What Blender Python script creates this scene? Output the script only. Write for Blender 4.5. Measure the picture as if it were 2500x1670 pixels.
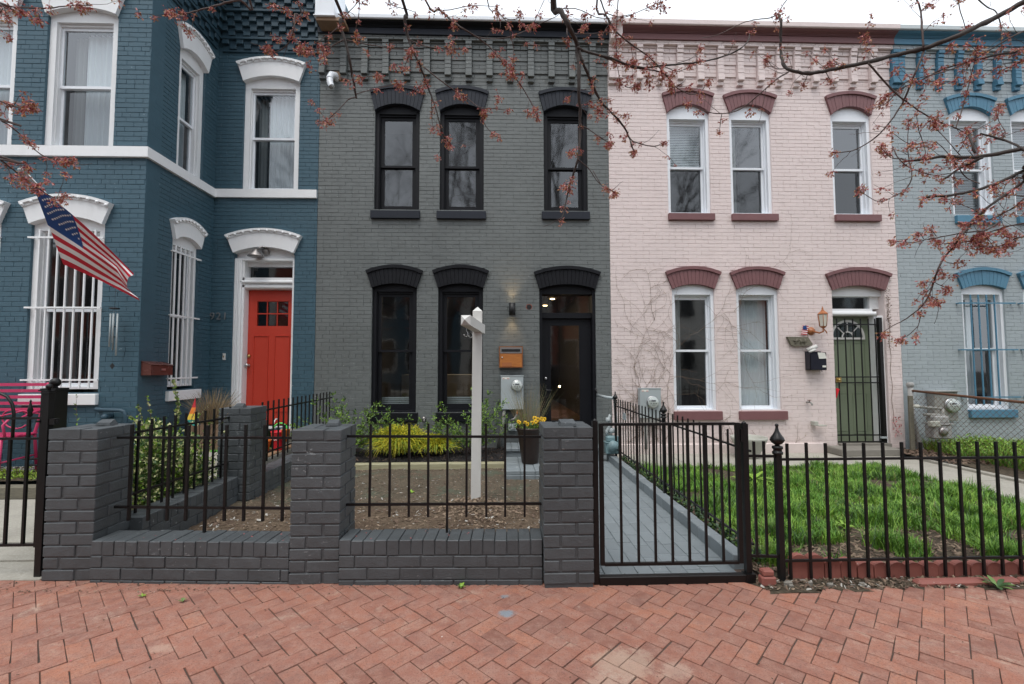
import bpy, math, random, json
import numpy as np
from mathutils import Vector, Matrix
random.seed(7); np.random.seed(7)
R = random.random
def U(a, b): return a + (b - a) * random.random()
scene = bpy.context.scene
for o in list(bpy.data.objects): bpy.data.objects.remove(o)
COL = scene.collection
# ---------------------------------------------------------------- camera
yaw, pitch, roll = [math.radians(a) for a in (1.787, 2.984, -0.134)]
fw = Vector((math.sin(yaw)*math.cos(pitch), math.cos(yaw)*math.cos(pitch), math.sin(pitch)))
rt = Vector((math.cos(yaw), -math.sin(yaw), 0)); up = rt.cross(fw)
r2 = rt*math.cos(roll) + up*math.sin(roll); u2 = -rt*math.sin(roll) + up*math.cos(roll)
cd = bpy.data.cameras.new('camera'); cam = bpy.data.objects.new('camera', cd); COL.objects.link(cam)
cd.sensor_width = 36; cd.lens = 36*1119.1/2500; cd.clip_start = .05; cd.clip_end = 800
cam.matrix_world = Matrix((( r2.x, u2.x, -fw.x, 0), (r2.y, u2.y, -fw.y, 0), (r2.z, u2.z, -fw.z, 1.45), (0, 0, 0, 1)))
scene.camera = cam
# ---------------------------------------------------------------- sky, sun, exposure
SUN_EL, SUN_AZ = math.radians(66), math.radians(200)      # high soft sun behind the camera, through cloud
wd = bpy.data.worlds.new('World'); scene.world = wd; wd.use_nodes = True
nt = wd.node_tree; nt.nodes.clear()
wo = nt.nodes.new('ShaderNodeOutputWorld'); bg = nt.nodes.new('ShaderNodeBackground')
sk = nt.nodes.new('ShaderNodeTexSky'); sk.sky_type = 'NISHITA'; sk.sun_disc = False
sk.sun_elevation = SUN_EL; sk.sun_rotation = SUN_AZ; sk.air_density = 1.0; sk.dust_density = 4.0; sk.ozone_density = 1.0
mx = nt.nodes.new('ShaderNodeMix'); mx.data_type = 'RGBA'; mx.inputs['Factor'].default_value = .86
mx.inputs[7].default_value = (10.3, 10.9, 11.6, 1)          # even cloud layer over the blue
nt.links.new(sk.outputs[0], mx.inputs[6]); nt.links.new(mx.outputs[2], bg.inputs[0]); nt.links.new(bg.outputs[0], wo.inputs[0])
bg.inputs[1].default_value = .10
sd = bpy.data.lights.new('sun', 'SUN'); sd.energy = 1.35; sd.angle = math.radians(28); sd.color = (1, .965, .915)
so = bpy.data.objects.new('sun', sd); COL.objects.link(so)
dvec = Vector((math.cos(SUN_EL)*math.sin(SUN_AZ), math.cos(SUN_EL)*math.cos(SUN_AZ), math.sin(SUN_EL)))
so.rotation_euler = dvec.to_track_quat('Z', 'Y').to_euler(); so.location = dvec*40
scene.view_settings.view_transform = 'Standard'; scene.view_settings.look = 'None'
scene.view_settings.gamma = 1; scene.view_settings.use_curve_mapping = False
scene.view_settings.exposure = 0.50
scene.render.engine = 'CYCLES'
scene.cycles.max_bounces = 7; scene.cycles.transparent_max_bounces = 12; scene.cycles.caustics_reflective = False; scene.cycles.caustics_refractive = False
# ---------------------------------------------------------------- materials
MAT = {}
def newmat(name):
    m = bpy.data.materials.new(name); m.use_nodes = True; n = m.node_tree; n.nodes.clear()
    o = n.nodes.new('ShaderNodeOutputMaterial'); MAT[name] = m
    return m, n, o
def nd(n, t, **k):
    x = n.nodes.new(t)
    for a, b in k.items():
        if a.startswith('i_'):
            key = a[2:]
            x.inputs[int(key) if key.isdigit() else key.replace('_', ' ')].default_value = b
        else: setattr(x, a, b)
    return x
def pos(n, scale=(1, 1, 1)):
    g = nd(n, 'ShaderNodeNewGeometry'); m = nd(n, 'ShaderNodeMapping'); m.inputs['Scale'].default_value = scale
    n.links.new(g.outputs['Position'], m.inputs['Vector']); return m.outputs[0]
def noise(n, vec, scale, detail=5, rough=.6, dist=0):
    x = nd(n, 'ShaderNodeTexNoise'); x.inputs['Scale'].default_value = scale; x.inputs['Detail'].default_value = detail
    x.inputs['Roughness'].default_value = rough; x.inputs['Distortion'].default_value = dist
    n.links.new(vec, x.inputs['Vector']); return x.outputs['Fac']
def ramp(n, fac, a, b, ca=(0, 0, 0, 1), cb=(1, 1, 1, 1)):
    r = nd(n, 'ShaderNodeValToRGB'); r.color_ramp.elements[0].position = a; r.color_ramp.elements[1].position = b
    r.color_ramp.elements[0].color = ca; r.color_ramp.elements[1].color = cb; n.links.new(fac, r.inputs[0]); return r.outputs[0]
def mixc(n, fac, a, b, mode='MIX'):
    x = nd(n, 'ShaderNodeMix'); x.data_type = 'RGBA'; x.blend_type = mode; x.clamp_factor = True
    if isinstance(fac, (int, float)): x.inputs['Factor'].default_value = fac
    else: n.links.new(fac, x.inputs['Factor'])
    for i, v in ((6, a), (7, b)):
        if isinstance(v, (tuple, list)): x.inputs[i].default_value = (*v[:3], 1)
        else: n.links.new(v, x.inputs[i])
    return x.outputs[2]
def mth(n, op, a, b=0.0, c=None):
    x = nd(n, 'ShaderNodeMath'); x.operation = op
    for i, v in enumerate((a, b) if c is None else (a, b, c)):
        if isinstance(v, (int, float)): x.inputs[i].default_value = v
        else: n.links.new(v, x.inputs[i])
    return x.outputs[0]
def finish(n, o, col, rough=.6, bump=None, bs=.3, bd=.01, metal=0, spec=.5, rn=None):
    p = nd(n, 'ShaderNodeBsdfPrincipled')
    if isinstance(col, (tuple, list)): p.inputs['Base Color'].default_value = (*col[:3], 1)
    else: n.links.new(col, p.inputs['Base Color'])
    if rn is not None: n.links.new(rn, p.inputs['Roughness'])
    else: p.inputs['Roughness'].default_value = rough
    p.inputs['Metallic'].default_value = metal; p.inputs['Specular IOR Level'].default_value = spec
    if bump is not None:
        b = nd(n, 'ShaderNodeBump'); b.inputs['Strength'].default_value = bs; b.inputs['Distance'].default_value = bd
        n.links.new(bump, b.inputs['Height']); n.links.new(b.outputs[0], p.inputs['Normal'])
    n.links.new(p.outputs[0], o.inputs[0]); return p
def rgb(h, k=1.0):
    h = h.lstrip('#'); c = [int(h[i:i+2], 16)/255 for i in (0, 2, 4)]
    return tuple(k*((x/12.92) if x <= .04045 else ((x+.055)/1.055)**2.4) for x in c)
def painted(name, c, rough=.55, var=.18, bs=.35, bd=.006, chips=0.0, chipc=(.5, .5, .48), sc=1.0, dirt=.25, dirtc=(.1, .09, .08), perobj=.08, spec=.4, grime=0.0):
    """paint over brick, wood or metal: broad tone drift, brush lumps, rare chips and scuffs"""
    m, n, o = newmat(name); P = pos(n)
    big = noise(n, P, .9*sc, 4, .6); mid = noise(n, P, 9*sc, 6, .65); fine = noise(n, P, 90*sc, 4, .6)
    k = mth(n, 'ADD', mth(n, 'MULTIPLY', mth(n, 'SUBTRACT', big, .5), var*2.0), mth(n, 'MULTIPLY', mth(n, 'SUBTRACT', mid, .5), var*1.5))
    oi = nd(n, 'ShaderNodeObjectInfo'); k = mth(n, 'ADD', k, mth(n, 'MULTIPLY', mth(n, 'SUBTRACT', oi.outputs['Random'], .5), perobj))
    hs = nd(n, 'ShaderNodeHueSaturation'); hs.inputs['Color'].default_value = (*c, 1)
    n.links.new(mth(n, 'ADD', k, 1.0), hs.inputs['Value'])
    col = hs.outputs[0]
    streak = ramp(n, noise(n, pos(n, (6, 6, .55)), 1.6, 5, .7), .55, .8)
    col = mixc(n, mth(n, 'MULTIPLY', streak, dirt*.5), col, dirtc)
    if grime:
        dz = nd(n, 'ShaderNodeSeparateXYZ'); n.links.new(P, dz.inputs[0])
        low = ramp(n, mth(n, 'ADD', dz.outputs[2], mth(n, 'MULTIPLY', mid, .5)), .15, .75, (1, 1, 1, 1), (0, 0, 0, 1))
        col = mixc(n, mth(n, 'MULTIPLY', low, grime), col, dirtc)
    if chips:
        ch = ramp(n, noise(n, pos(n, (1, 1, 1.8)), 26*sc, 5, .55, .4), .735-chips*.05, .75-chips*.05)
        gate = ramp(n, noise(n, P, 1.3, 3), .48, .6)
        col = mixc(n, mth(n, 'MULTIPLY', mth(n, 'MULTIPLY', ch, gate), .75), col, chipc)
    bmp = mth(n, 'ADD', mth(n, 'MULTIPLY', mid, .8), mth(n, 'MULTIPLY', fine, .35))
    rn = mth(n, 'ADD', rough-.1, mth(n, 'MULTIPLY', mid, .22))
    finish(n, o, col, rough, bmp, bs, bd, spec=spec, rn=rn); return m
painted('grey_paint', (.132, .144, .142), .5, .28, .5, .012, 1.6, (.36, .38, .37), dirtc=(.075, .07, .058), dirt=.6)
painted('pink_paint', (.70, .60, .58), .6, .08, .45, .010, .5, (.33, .22, .18), dirtc=(.42, .35, .30), dirt=.30, grime=.35)
painted('blue_paint', (.045, .097, .130), .5, .16, .45, .010, 1.0, (.30, .38, .42), dirtc=(.03, .05, .07), dirt=.3)
painted('pale_paint', (.34, .385, .405), .55, .09, .45, .010, .6, (.52, .58, .6), dirtc=(.28, .32, .33), dirt=.3)
painted('maroon_paint', (.185, .085, .088), .5, .16, .4, .006, .4, (.35, .22, .2))
painted('sky_blue_paint', (.072, .195, .29), .5, .16, .4, .006, .4, (.3, .4, .5))
painted('trim_blue_paint', (.024, .056, .080), .5, .14, .4, .006)
painted('black_paint', (.0062, .0068, .0095), .55, .3, .3, .004, .3, (.06, .06, .07), dirtc=(.014, .014, .015), dirt=.2, spec=.22)
painted('navy_paint', (.0175, .021, .030), .55, .25, .3, .004, .3, (.08, .08, .1), dirtc=(.02, .02, .025), spec=.25)
painted('white_paint', (.78, .79, .80), .5, .05, .3, .003, .5, (.4, .38, .33), dirtc=(.42, .40, .36), dirt=.28)
painted('white_vinyl', (.78, .81, .85), .35, .03, .1, .001, 0, dirtc=(.5, .5, .48), dirt=.15)
painted('off_white_paint', (.60, .595, .57), .5, .08, .5, .004, 1.2, (.3, .27, .22), dirtc=(.35, .32, .27), dirt=.35)
painted('red_door_paint', (.52, .052, .030), .38, .06, .15, .002, dirtc=(.3, .03, .02), dirt=.2)
painted('green_door_paint', (.165, .200, .135), .45, .07, .15, .002, dirtc=(.1, .13, .09), dirt=.25)
painted('wall_charcoal', (.069, .078, .084), .5, .4, .9, .008, 1.8, (.26, .28, .29), dirtc=(.05, .05, .045), dirt=.3, perobj=.16, spec=.5)
painted('path_grey', (.20, .228, .242), .45, .16, .6, .006, 1.4, (.42, .43, .42), dirtc=(.14, .14, .13), dirt=.3, perobj=.14)
painted('iron_black', (.0050, .0048, .0052), .42, .3, .35, .002, .3, (.06, .035, .025), sc=4, dirtc=(.018, .010, .008), dirt=.3, spec=.4)
painted('magenta_metal', (.48, .035, .115), .4, .12, .2, .002, .4, (.5, .3, .3))
painted('meter_grey', (.36, .40, .41), .45, .05, .15, .002, .3, (.55, .55, .55), dirtc=(.25, .24, .2), dirt=.3)
painted('gas_teal', (.17, .26, .28), .45, .10, .3, .003, .6, (.4, .45, .45), dirtc=(.2, .13, .08), dirt=.35)
painted('rusty_grey', (.27, .27, .25), .6, .2, .4, .004, 2.0, (.24, .10, .04), dirtc=(.22, .10, .05), dirt=.7)
painted('rust', (.13, .06, .035), .7, .4, .5, .004, 1, (.3, .25, .2), sc=3)
painted('galvanised', (.32, .32, .31), .5, .2, .3, .003, .6, (.2, .1, .06), sc=3, dirtc=(.15, .09, .06), dirt=.4)
painted('plastic_red', (.60, .02, .035), .35, .03, .05, .001); painted('plastic_orange', (.62, .16, .03), .4, .05, .05, .001)
painted('plastic_green', (.08, .62, .10), .35, .03, .05, .001); painted('plastic_white', (.72, .72, .70), .35, .03, .05, .001)
painted('plastic_black', (.014, .014, .015), .45, .1, .1, .002); painted('letterbox_navy', (.010, .012, .022), .3, .1, .1, .002)
painted('planter_brown', (.030, .018, .014), .4, .2, .2, .003, .3, (.1, .08, .07), sc=2)
painted('copper_lamp', (.36, .13, .05), .35, .15, .2, .002, .5, (.2, .07, .03), sc=3)
painted('wood_slat', (.17, .11, .07), .65, .25, .5, .004, .5, (.3, .24, .18), sc=2)
painted('terracotta_edging', (.27, .095, .075), .6, .12, .5, .006, 1, (.5, .4, .36), dirtc=(.12, .06, .045), dirt=.5, perobj=.2)
painted('car_paint', (.018, .022, .035), .2, .05, .02, .001); painted('far_brick', (.26, .075, .05), .75, .2, .5, .01, perobj=.1)
painted('brown_metal', (.11, .040, .032), .25, .1, .1, .001, .3, (.4, .35, .3)); painted('soffit_brown', (.24, .15, .09), .6, .2, .3, .004)
painted('opal_glass', (.62, .60, .52), .2, .05, .05, .001); painted('tyre_rubber', (.012, .012, .012), .8, .1, .1, .002)
painted('paper', (.72, .72, .66), .7, .06, .1, .001); painted('flag_red', (.50, .012, .03), .8, .04, .2, .001); painted('flag_white', (.76, .72, .72), .8, .03, .2, .001)
painted('flag_blue', (.014, .055, .20), .8, .06, .2, .001); painted('bin_cream', (.42, .42, .37), .6, .15, .5, .004, 1, (.2, .2, .15)); painted('grass_green_mat', (.10, .35, .05), .9, .1, .3, .003)
def wood(name, c1, c2, axis=0, rough=.4, sc=1.0):
    m, n, o = newmat(name); s = [9*sc]*3; s[axis] = .9*sc
    f = noise(n, pos(n, tuple(s)), 3.0, 6, .6, 1.6)
    f2 = noise(n, pos(n), 1.3, 3)
    col = mixc(n, ramp(n, f, .35, .68), c1, c2); col = mixc(n, mth(n, 'MULTIPLY', f2, .35), col, tuple(x*.7 for x in c1))
    finish(n, o, col, rough, f, .3, .003)
wood('timber_new', (.40, .38, .25), (.27, .245, .14), 0, .7); wood('copper_wood', (.50, .19, .05), (.34, .11, .03), 0, .35, 2)
wood('weathered_wood', (.20, .18, .13), (.09, .085, .07), 0, .8, 3); wood('door_frame_wood', (.3, .27, .2), (.2, .17, .12), 2)
def metal(name, c, rough=.3):
    m, n, o = newmat(name); f = noise(n, pos(n, (1, 1, 8)), 20, 4)
    p = finish(n, o, c, rough, f, .08, .001, metal=1, rn=mth(n, 'ADD', rough-.08, mth(n, 'MULTIPLY', f, .2)))
metal('steel', (.55, .55, .55), .3); metal('brass', (.50, .36, .14), .35); metal('copper_metal', (.56, .25, .13), .35); metal('dull_steel', (.35, .33, .32), .45)
def emit(name, c, s):
    m, n, o = newmat(name); e = nd(n, 'ShaderNodeEmission'); e.inputs[0].default_value = (*c, 1); e.inputs[1].default_value = s; n.links.new(e.outputs[0], o.inputs[0])
emit('lamp_glow', (1, .72, .40), 9.0); emit('downlight_glow', (1, .70, .36), 14.0)
def glass(name, tint=(.86, .9, .9), k=1.6, rough=.045):
    m, n, o = newmat(name)
    t = nd(n, 'ShaderNodeBsdfTransparent'); t.inputs[0].default_value = (*tint, 1)
    g = nd(n, 'ShaderNodeBsdfGlossy'); g.inputs['Roughness'].default_value = rough; g.inputs[0].default_value = (.95, .97, 1, 1)
    b = nd(n, 'ShaderNodeBump'); b.inputs['Strength'].default_value = .05; b.inputs['Distance'].default_value = .02
    n.links.new(noise(n, pos(n), 2.6, 2), b.inputs['Height']); n.links.new(b.outputs[0], g.inputs['Normal'])
    lw = nd(n, 'ShaderNodeLayerWeight'); lw.inputs['Blend'].default_value = .5
    f = mth(n, 'ADD', .055*k, mth(n, 'MULTIPLY', mth(n, 'POWER', lw.outputs['Facing'], 4.0), .75)); f = mth(n, 'MINIMUM', f, 1.0)
    mx = nd(n, 'ShaderNodeMixShader'); n.links.new(f, mx.inputs[0]); n.links.new(t.outputs[0], mx.inputs[1]); n.links.new(g.outputs[0], mx.inputs[2]); n.links.new(mx.outputs[0], o.inputs[0])
glass('window_glass', (.80, .85, .86), 3.1); glass('dark_glass', (.55, .58, .58), 1.9); glass('screen_glass', (.50, .54, .56), 1.7)
glass('meter_glass', (.9, .93, .93), 1.5); glass('lantern_glass', (.75, .74, .62), 2.0, .12)
def plain(name, c, rough=.8, sc=8, v=.2):
    m, n, o = newmat(name); f = noise(n, pos(n), sc, 5)
    finish(n, o, mixc(n, f, tuple(x*(1-v) for x in c), tuple(x*(1+v) for x in c)), rough, f, .2, .005)
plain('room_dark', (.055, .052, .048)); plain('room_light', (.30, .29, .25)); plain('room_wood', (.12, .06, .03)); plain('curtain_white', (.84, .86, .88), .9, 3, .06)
plain('curtain_grey', (.34, .34, .33), .9, 3, .1); plain('blind_pale', (.50, .55, .56), .7, 2, .05); plain('room_red', (.30, .05, .03)); plain('dark_ground', (.06, .05, .04), .9, 2, .3)
plain('asphalt', (.05, .05, .052), .85, 30, .3); plain('digit_grey', (.16, .17, .18), .3); plain('bark', (.050, .040, .036), .85, 60, .45); plain('twig_bark', (.075, .048, .042), .7, 80, .4)
plain('flower_red', (.42, .105, .105), .6, 40, .5); plain('flower_pink', (.62, .27, .25), .6, 40, .4); plain('flower_orange', (.48, .24, .11), .6, 40, .5); plain('flower_olive', (.33, .25, .09), .6, 40, .5)
plain('grass_blade', (.098, .235, .022), .6, 6, .55); plain('grass_light', (.225, .39, .048), .55, 6, .4); plain('grass_dry', (.26, .19, .09), .8, 20, .4); plain('lime_leaf', (.20, .34, .03), .5, 20, .3)
plain('leaf_dark', (.045, .10, .028), .45, 20, .4); plain('leaf_mid', (.13, .22, .05), .45, 20, .35); plain('leaf_cream', (.55, .56, .27), .5, 20, .25); plain('cypress_gold', (.58, .52, .035), .6, 12, .35); plain('cypress_green', (.24, .32, .03), .6, 12, .3)
plain('sedge', (.13, .15, .06), .6, 20, .4); plain('pansy_yellow', (.80, .48, .01), .6, 30, .1); plain('pansy_dark', (.03, .008, .01), .6); plain('moss_lime', (.24, .31, .03), .8, 25, .4)
plain('litter_brown', (.13, .085, .06), .85, 40, .6); plain('litter_tan', (.24, .175, .12), .85, 40, .4); plain('mulch_black', (.014, .012, .012), .85, 40, .6); plain('stone_chip', (.42, .40, .36), .8, 40, .3)
plain('vine_brown', (.18, .12, .08), .8, 60, .5); plain('ivy', (.035, .075, .03), .45, 30, .4); plain('rainbow_red', (.5, .02, .03), .6); plain('rainbow_orange', (.75, .2, .02), .6); plain('rainbow_yellow', (.72, .5, .05), .6); plain('rainbow_teal', (.02, .3, .26), .6)
plain('far_white', (.5, .48, .44), .7, 2, .1); plain('dial_white', (.62, .63, .60), .4, 3, .04); plain('ink', (.05, .05, .06), .5); plain('label_red', (.5, .08, .08), .5); plain('slate_step', (.20, .185, .16), .85, 12, .25)
def paver():
    m, n, o = newmat('sidewalk_brick'); P = pos(n)
    at = nd(n, 'ShaderNodeAttribute'); at.attribute_name = 'rnd'; oi = nd(n, 'ShaderNodeObjectInfo')
    r = mth(n, 'FRACT', mth(n, 'ADD', mth(n, 'MULTIPLY', oi.outputs['Random'], 3.7), at.outputs['Fac']))
    cr = nd(n, 'ShaderNodeValToRGB'); e = cr.color_ramp.elements
    e[0].color = (.255, .115, .084, 1); e[1].color = (.435, .186, .116, 1); e.new(.12).color = (.315, .138, .098, 1); e.new(.45).color = (.385, .163, .110, 1); e.new(.75).color = (.345, .158, .116, 1); n.links.new(r, cr.inputs[0])
    mid = noise(n, P, 14, 8, .7); fine = noise(n, P, 120, 5, .7); big = noise(n, P, 1.1, 4, .6)
    col = mixc(n, mth(n, 'MULTIPLY', ramp(n, mid, .42, .66), .75), cr.outputs[0], (.41, .245, .19)); col = mixc(n, mth(n, 'MULTIPLY', ramp(n, fine, .50, .70), .8), col, (.17, .080, .066)); col = mixc(n, mth(n, 'MULTIPLY', ramp(n, noise(n, P, 6.5, 8, .75), .50, .64), .50), col, (.205, .105, .088))
    col = mixc(n, mth(n, 'MULTIPLY', ramp(n, big, .5, .72), .45), col, (.245, .125, .10))
    # worn pale mortar smears and droppings
    wn = mth(n, 'MULTIPLY', ramp(n, noise(n, P, 2.3, 7, .75, .5), .56, .66), ramp(n, noise(n, P, 22, 6, .75), .42, .62))
    col = mixc(n, mth(n, 'MULTIPLY', wn, .55), col, (.54, .43, .34))
    sx = nd(n, 'ShaderNodeSeparateXYZ'); n.links.new(P, sx.inputs[0])
    def spot(cx, cy, r0, c, st=.9, ex=1.0):
        d = mth(n, 'SQRT', mth(n, 'ADD', mth(n, 'POWER', mth(n, 'MULTIPLY', mth(n, 'SUBTRACT', sx.outputs[0], cx), ex), 2.0), mth(n, 'POWER', mth(n, 'SUBTRACT', sx.outputs[1], cy), 2.0)))
        d = mth(n, 'ADD', d, mth(n, 'MULTIPLY', mth(n, 'SUBTRACT', noise(n, P, 13, 9, .8), .5), r0*3.2))
        f = mth(n, 'MULTIPLY', ramp(n, d, r0*.55, r0*1.15, (1, 1, 1, 1), (0, 0, 0, 1)), st)
        return mixc(n, f, col, c)
    col = spot(.04, 2.96, .026, (.22, .28, .31), .75, .8); col = spot(.055, 2.76, .038, (.23, .29, .33), .85, .7)
    col = spot(.62, 2.30, .13, (.50, .39, .30), .5, .8); col = spot(.85, 2.24, .08, (.50, .38, .30), .4); col = spot(-1.75, 2.50, .04, (.50, .36, .28), .5, .6); col = spot(.50, 2.14, .10, (.50, .39, .31), .45, .8)
    wht = ramp(n, noise(n, P, 38, 3, .5), .755, .765); col = mixc(n, mth(n, 'MULTIPLY', wht, .8), col, (.70, .66, .62))
    col = mixc(n, ramp(n, noise(n, pos(n, (1, 1, 1)), 210, 2, .5), .66, .70), col, (.10, .05, .042)); finish(n, o, col, .8, mth(n, 'ADD', mth(n, 'MULTIPLY', mid, 1.0), mth(n, 'MULTIPLY', fine, .8)), 1.0, .007, spec=.3)
paver()
plain('joint_sand', (.085, .058, .046), .95, 40, .5)
def soilmat():
    m, n, o = newmat('soil'); P = pos(n); a = noise(n, P, 2.0, 8, .7); b = noise(n, P, 35, 6, .75); c = noise(n, P, 150, 3)
    col = mixc(n, ramp(n, a, .38, .62), (.115, .080, .055), (.20, .15, .105)); col = mixc(n, ramp(n, b, .42, .7), col, (.055, .038, .028)); col = mixc(n, ramp(n, b, .56, .68), col, (.33, .27, .19))
    g = mth(n, 'MULTIPLY', ramp(n, noise(n, P, 2.6, 5, .7), .52, .66), .30); sx = nd(n, 'ShaderNodeSeparateXYZ'); n.links.new(P, sx.inputs[0])
    far = ramp(n, mth(n, 'SUBTRACT', sx.outputs[1], 4.0), .5, 1.0); col = mixc(n, mth(n, 'MULTIPLY', far, .40), col, (.115, .112, .088)); col = mixc(n, mth(n, 'MULTIPLY', g, far), col, (.07, .17, .12))
    finish(n, o, col, .95, mth(n, 'ADD', b, mth(n, 'MULTIPLY', c, .4)), 1.0, .02, spec=.15)
soilmat()
def concrete():
    m, n, o = newmat('concrete'); P = pos(n); a = noise(n, P, 1.6, 7, .65); b = noise(n, P, 60, 5, .7); c = noise(n, pos(n, (1, 3, 1)), 5, 5)
    col = mixc(n, ramp(n, a, .3, .7), (.40, .38, .33), (.27, .255, .22)); col = mixc(n, ramp(n, b, .5, .8), col, (.50, .48, .43)); col = mixc(n, mth(n, 'MULTIPLY', ramp(n, c, .58, .7), .4), col, (.16, .15, .11))
    finish(n, o, col, .85, mth(n, 'ADD', a, b), .5, .008, spec=.25)
concrete()
def litterbed():
    m, n, o = newmat('dirt_bed'); P = pos(n); b = noise(n, P, 25, 7, .75); a = noise(n, P, 3, 4)
    col = mixc(n, ramp(n, b, .4, .65), (.055, .042, .034), (.15, .115, .085)); col = mixc(n, mth(n, 'MULTIPLY', a, .4), col, (.06, .06, .03))
    finish(n, o, col, .95, b, 1, .02, spec=.15)
litterbed()
# ---------------------------------------------------------------- mesh helpers
def empty(name, label, cat, loc=(0, 0, 0), rz=0, group=None):
    o = bpy.data.objects.new(name, None); COL.objects.link(o); o.location = loc; o.rotation_euler = (0, 0, rz); o.empty_display_size = .1
    o['label'] = label; o['category'] = cat
    if group: o['group'] = group
    return o
def tag(o, label=None, cat=None, group=None, kind=None):
    if label: o['label'] = label
    if cat: o['category'] = cat
    if group: o['group'] = group
    if kind: o['kind'] = kind
    return o
class MB:
    """collects shapes in face coordinates (a along, b inward, c up) and links them as ONE mesh"""
    def __init__(s, T=None): s.v = []; s.f = []; s.T = T; s.mi = []; s.cm = 0; s.sm = []
    def add(s, vs, fs, smooth=False):
        k = len(s.v); s.v += [s.T(*p) if s.T else tuple(p) for p in vs]
        for f in fs: s.f.append(tuple(i+k for i in f)); s.mi.append(s.cm); s.sm.append(smooth)
    def box(s, a0, a1, b0, b1, c0, c1, ch=0.0):
        if a0 > a1: a0, a1 = a1, a0
        if b0 > b1: b0, b1 = b1, b0
        if c0 > c1: c0, c1 = c1, c0
        if ch <= 0:
            s.add([(a0, b0, c0), (a1, b0, c0), (a1, b1, c0), (a0, b1, c0), (a0, b0, c1), (a1, b0, c1), (a1, b1, c1), (a0, b1, c1)],
                  [(0, 3, 2, 1), (4, 5, 6, 7), (0, 1, 5, 4), (1, 2, 6, 5), (2, 3, 7, 6), (3, 0, 4, 7)])
        else:   # front edges chamfered
            e = min(ch, (a1-a0)/3, (c1-c0)/3)
            s.add([(a0+e, b0, c0+e), (a1-e, b0, c0+e), (a1-e, b0, c1-e), (a0+e, b0, c1-e), (a0, b0+e, c0), (a1, b0+e, c0), (a1, b0+e, c1), (a0, b0+e, c1),
                   (a0, b1, c0), (a1, b1, c0), (a1, b1, c1), (a0, b1, c1)],
                  [(0, 1, 2, 3), (4, 5, 1, 0), (5, 6, 2, 1), (6, 7, 3, 2), (7, 4, 0, 3), (8, 9, 5, 4), (9, 10, 6, 5), (10, 11, 7, 6), (11, 8, 4, 7), (9, 8, 11, 10)])
    def rbox(s, x0, x1, y0, y1, z0, z1, e=.005):   # all edges chamfered, slightly uneven
        j = lambda: U(-.3, .3)*e
        vs = []; 
        for z, k in ((z0, e), (z0+e, 0), (z1-e, 0), (z1, e)):
            for (x, y) in ((x0, y0), (x1, y0), (x1, y1), (x0, y1)):
                sx = 1 if x == x0 else -1; sy = 1 if y == y0 else -1
                if k: vs.append((x+sx*e+j(), y+sy*e+j(), z))
                else: vs += [(x+sx*e+j(), y, z+j()), (x, y+sy*e+j(), z+j())]
        # indices: bottom 0-3 ; ring1 4-11 ; ring2 12-19 ; top 20-23
        ring = lambda b: [b+0, b+1, b+3, b+2, b+4, b+5, b+7, b+6]
        # per corner pairs: corner i -> (xshift, yshift). order around: c0y,c0x,c1x,c1y,c2y,c2x,c3x,c3y
        o1 = [4+1, 4+0, 4+2, 4+3, 4+5, 4+4, 4+6, 4+7]; o2 = [i+8 for i in o1]
        fs = [(3, 2, 1, 0), (20, 21, 22, 23)]
        for i in range(8): k = (i+1) % 8; fs.append((o1[i], o1[k], o2[k], o2[i]))
        for c in range(4):
            p, q = o1[2*c], o1[2*c+1]; fs.append((c, q, p)); p, q = o2[2*c], o2[2*c+1]; fs.append((20+c, p, q))
            q = o1[2*c+1]; nx = o1[(2*c+2) % 8]; fs.append((c, (c+1) % 4, nx, q)); q = o2[2*c+1]; nx = o2[(2*c+2) % 8]; fs.append((20+c, q, nx, 20+(c+1) % 4))
        s.add(vs, fs)
    def prism(s, poly, b0, b1):     # poly in (a,c), extruded in b
        n = len(poly); vs = [(p[0], b0, p[1]) for p in poly] + [(p[0], b1, p[1]) for p in poly]
        s.add(vs, [tuple(range(n)), tuple(range(2*n-1, n-1, -1))] + [(i, i+n, (i+1) % n+n, (i+1) % n) for i in range(n)])
    def strip(s, lo, hi, b0, b1, caps=True):   # curved band between two polylines lo/hi in (a,c)
        n = len(lo); vs = [(p[0], b0, p[1]) for p in lo]+[(p[0], b0, p[1]) for p in hi]+[(p[0], b1, p[1]) for p in lo]+[(p[0], b1, p[1]) for p in hi]; fs = []
        for i in range(n-1): fs += [(i, i+1, n+i+1, n+i), (2*n+i, 3*n+i, 3*n+i+1, 2*n+i+1), (i, 2*n+i, 2*n+i+1, i+1), (n+i, n+i+1, 3*n+i+1, 3*n+i)]
        fs += [(0, n, 3*n, 2*n), (n-1, 3*n-1, 4*n-1, 2*n-1)]; s.add(vs, fs)
    def tube(s, pts, rad, n=8, caps=True, smooth=True):
        pts = [Vector(p) for p in pts]
        if isinstance(rad, (int, float)): rad = [rad]*len(pts)
        vs = []; fs = []; t = (pts[1]-pts[0]).normalized(); ref = Vector((0, 0, 1)) if abs(t.z) < .9 else Vector((1, 0, 0)); u = t.cross(ref).normalized()
        for i, p in enumerate(pts):
            t = (pts[min(i+1, len(pts)-1)]-pts[max(i-1, 0)]).normalized(); u = (u - t*u.dot(t)).normalized(); w = t.cross(u)
            for k in range(n):
                an = 2*math.pi*k/n; vs.append(tuple(p + (u*math.cos(an)+w*math.sin(an))*rad[i]))
        for i in range(len(pts)-1):
            for k in range(n): fs.append((i*n+k, i*n+(k+1) % n, (i+1)*n+(k+1) % n, (i+1)*n+k))
        if caps: fs += [tuple(range(n-1, -1, -1)), tuple(range((len(pts)-1)*n, len(pts)*n))]
        s.add(vs, fs, smooth)
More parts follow.
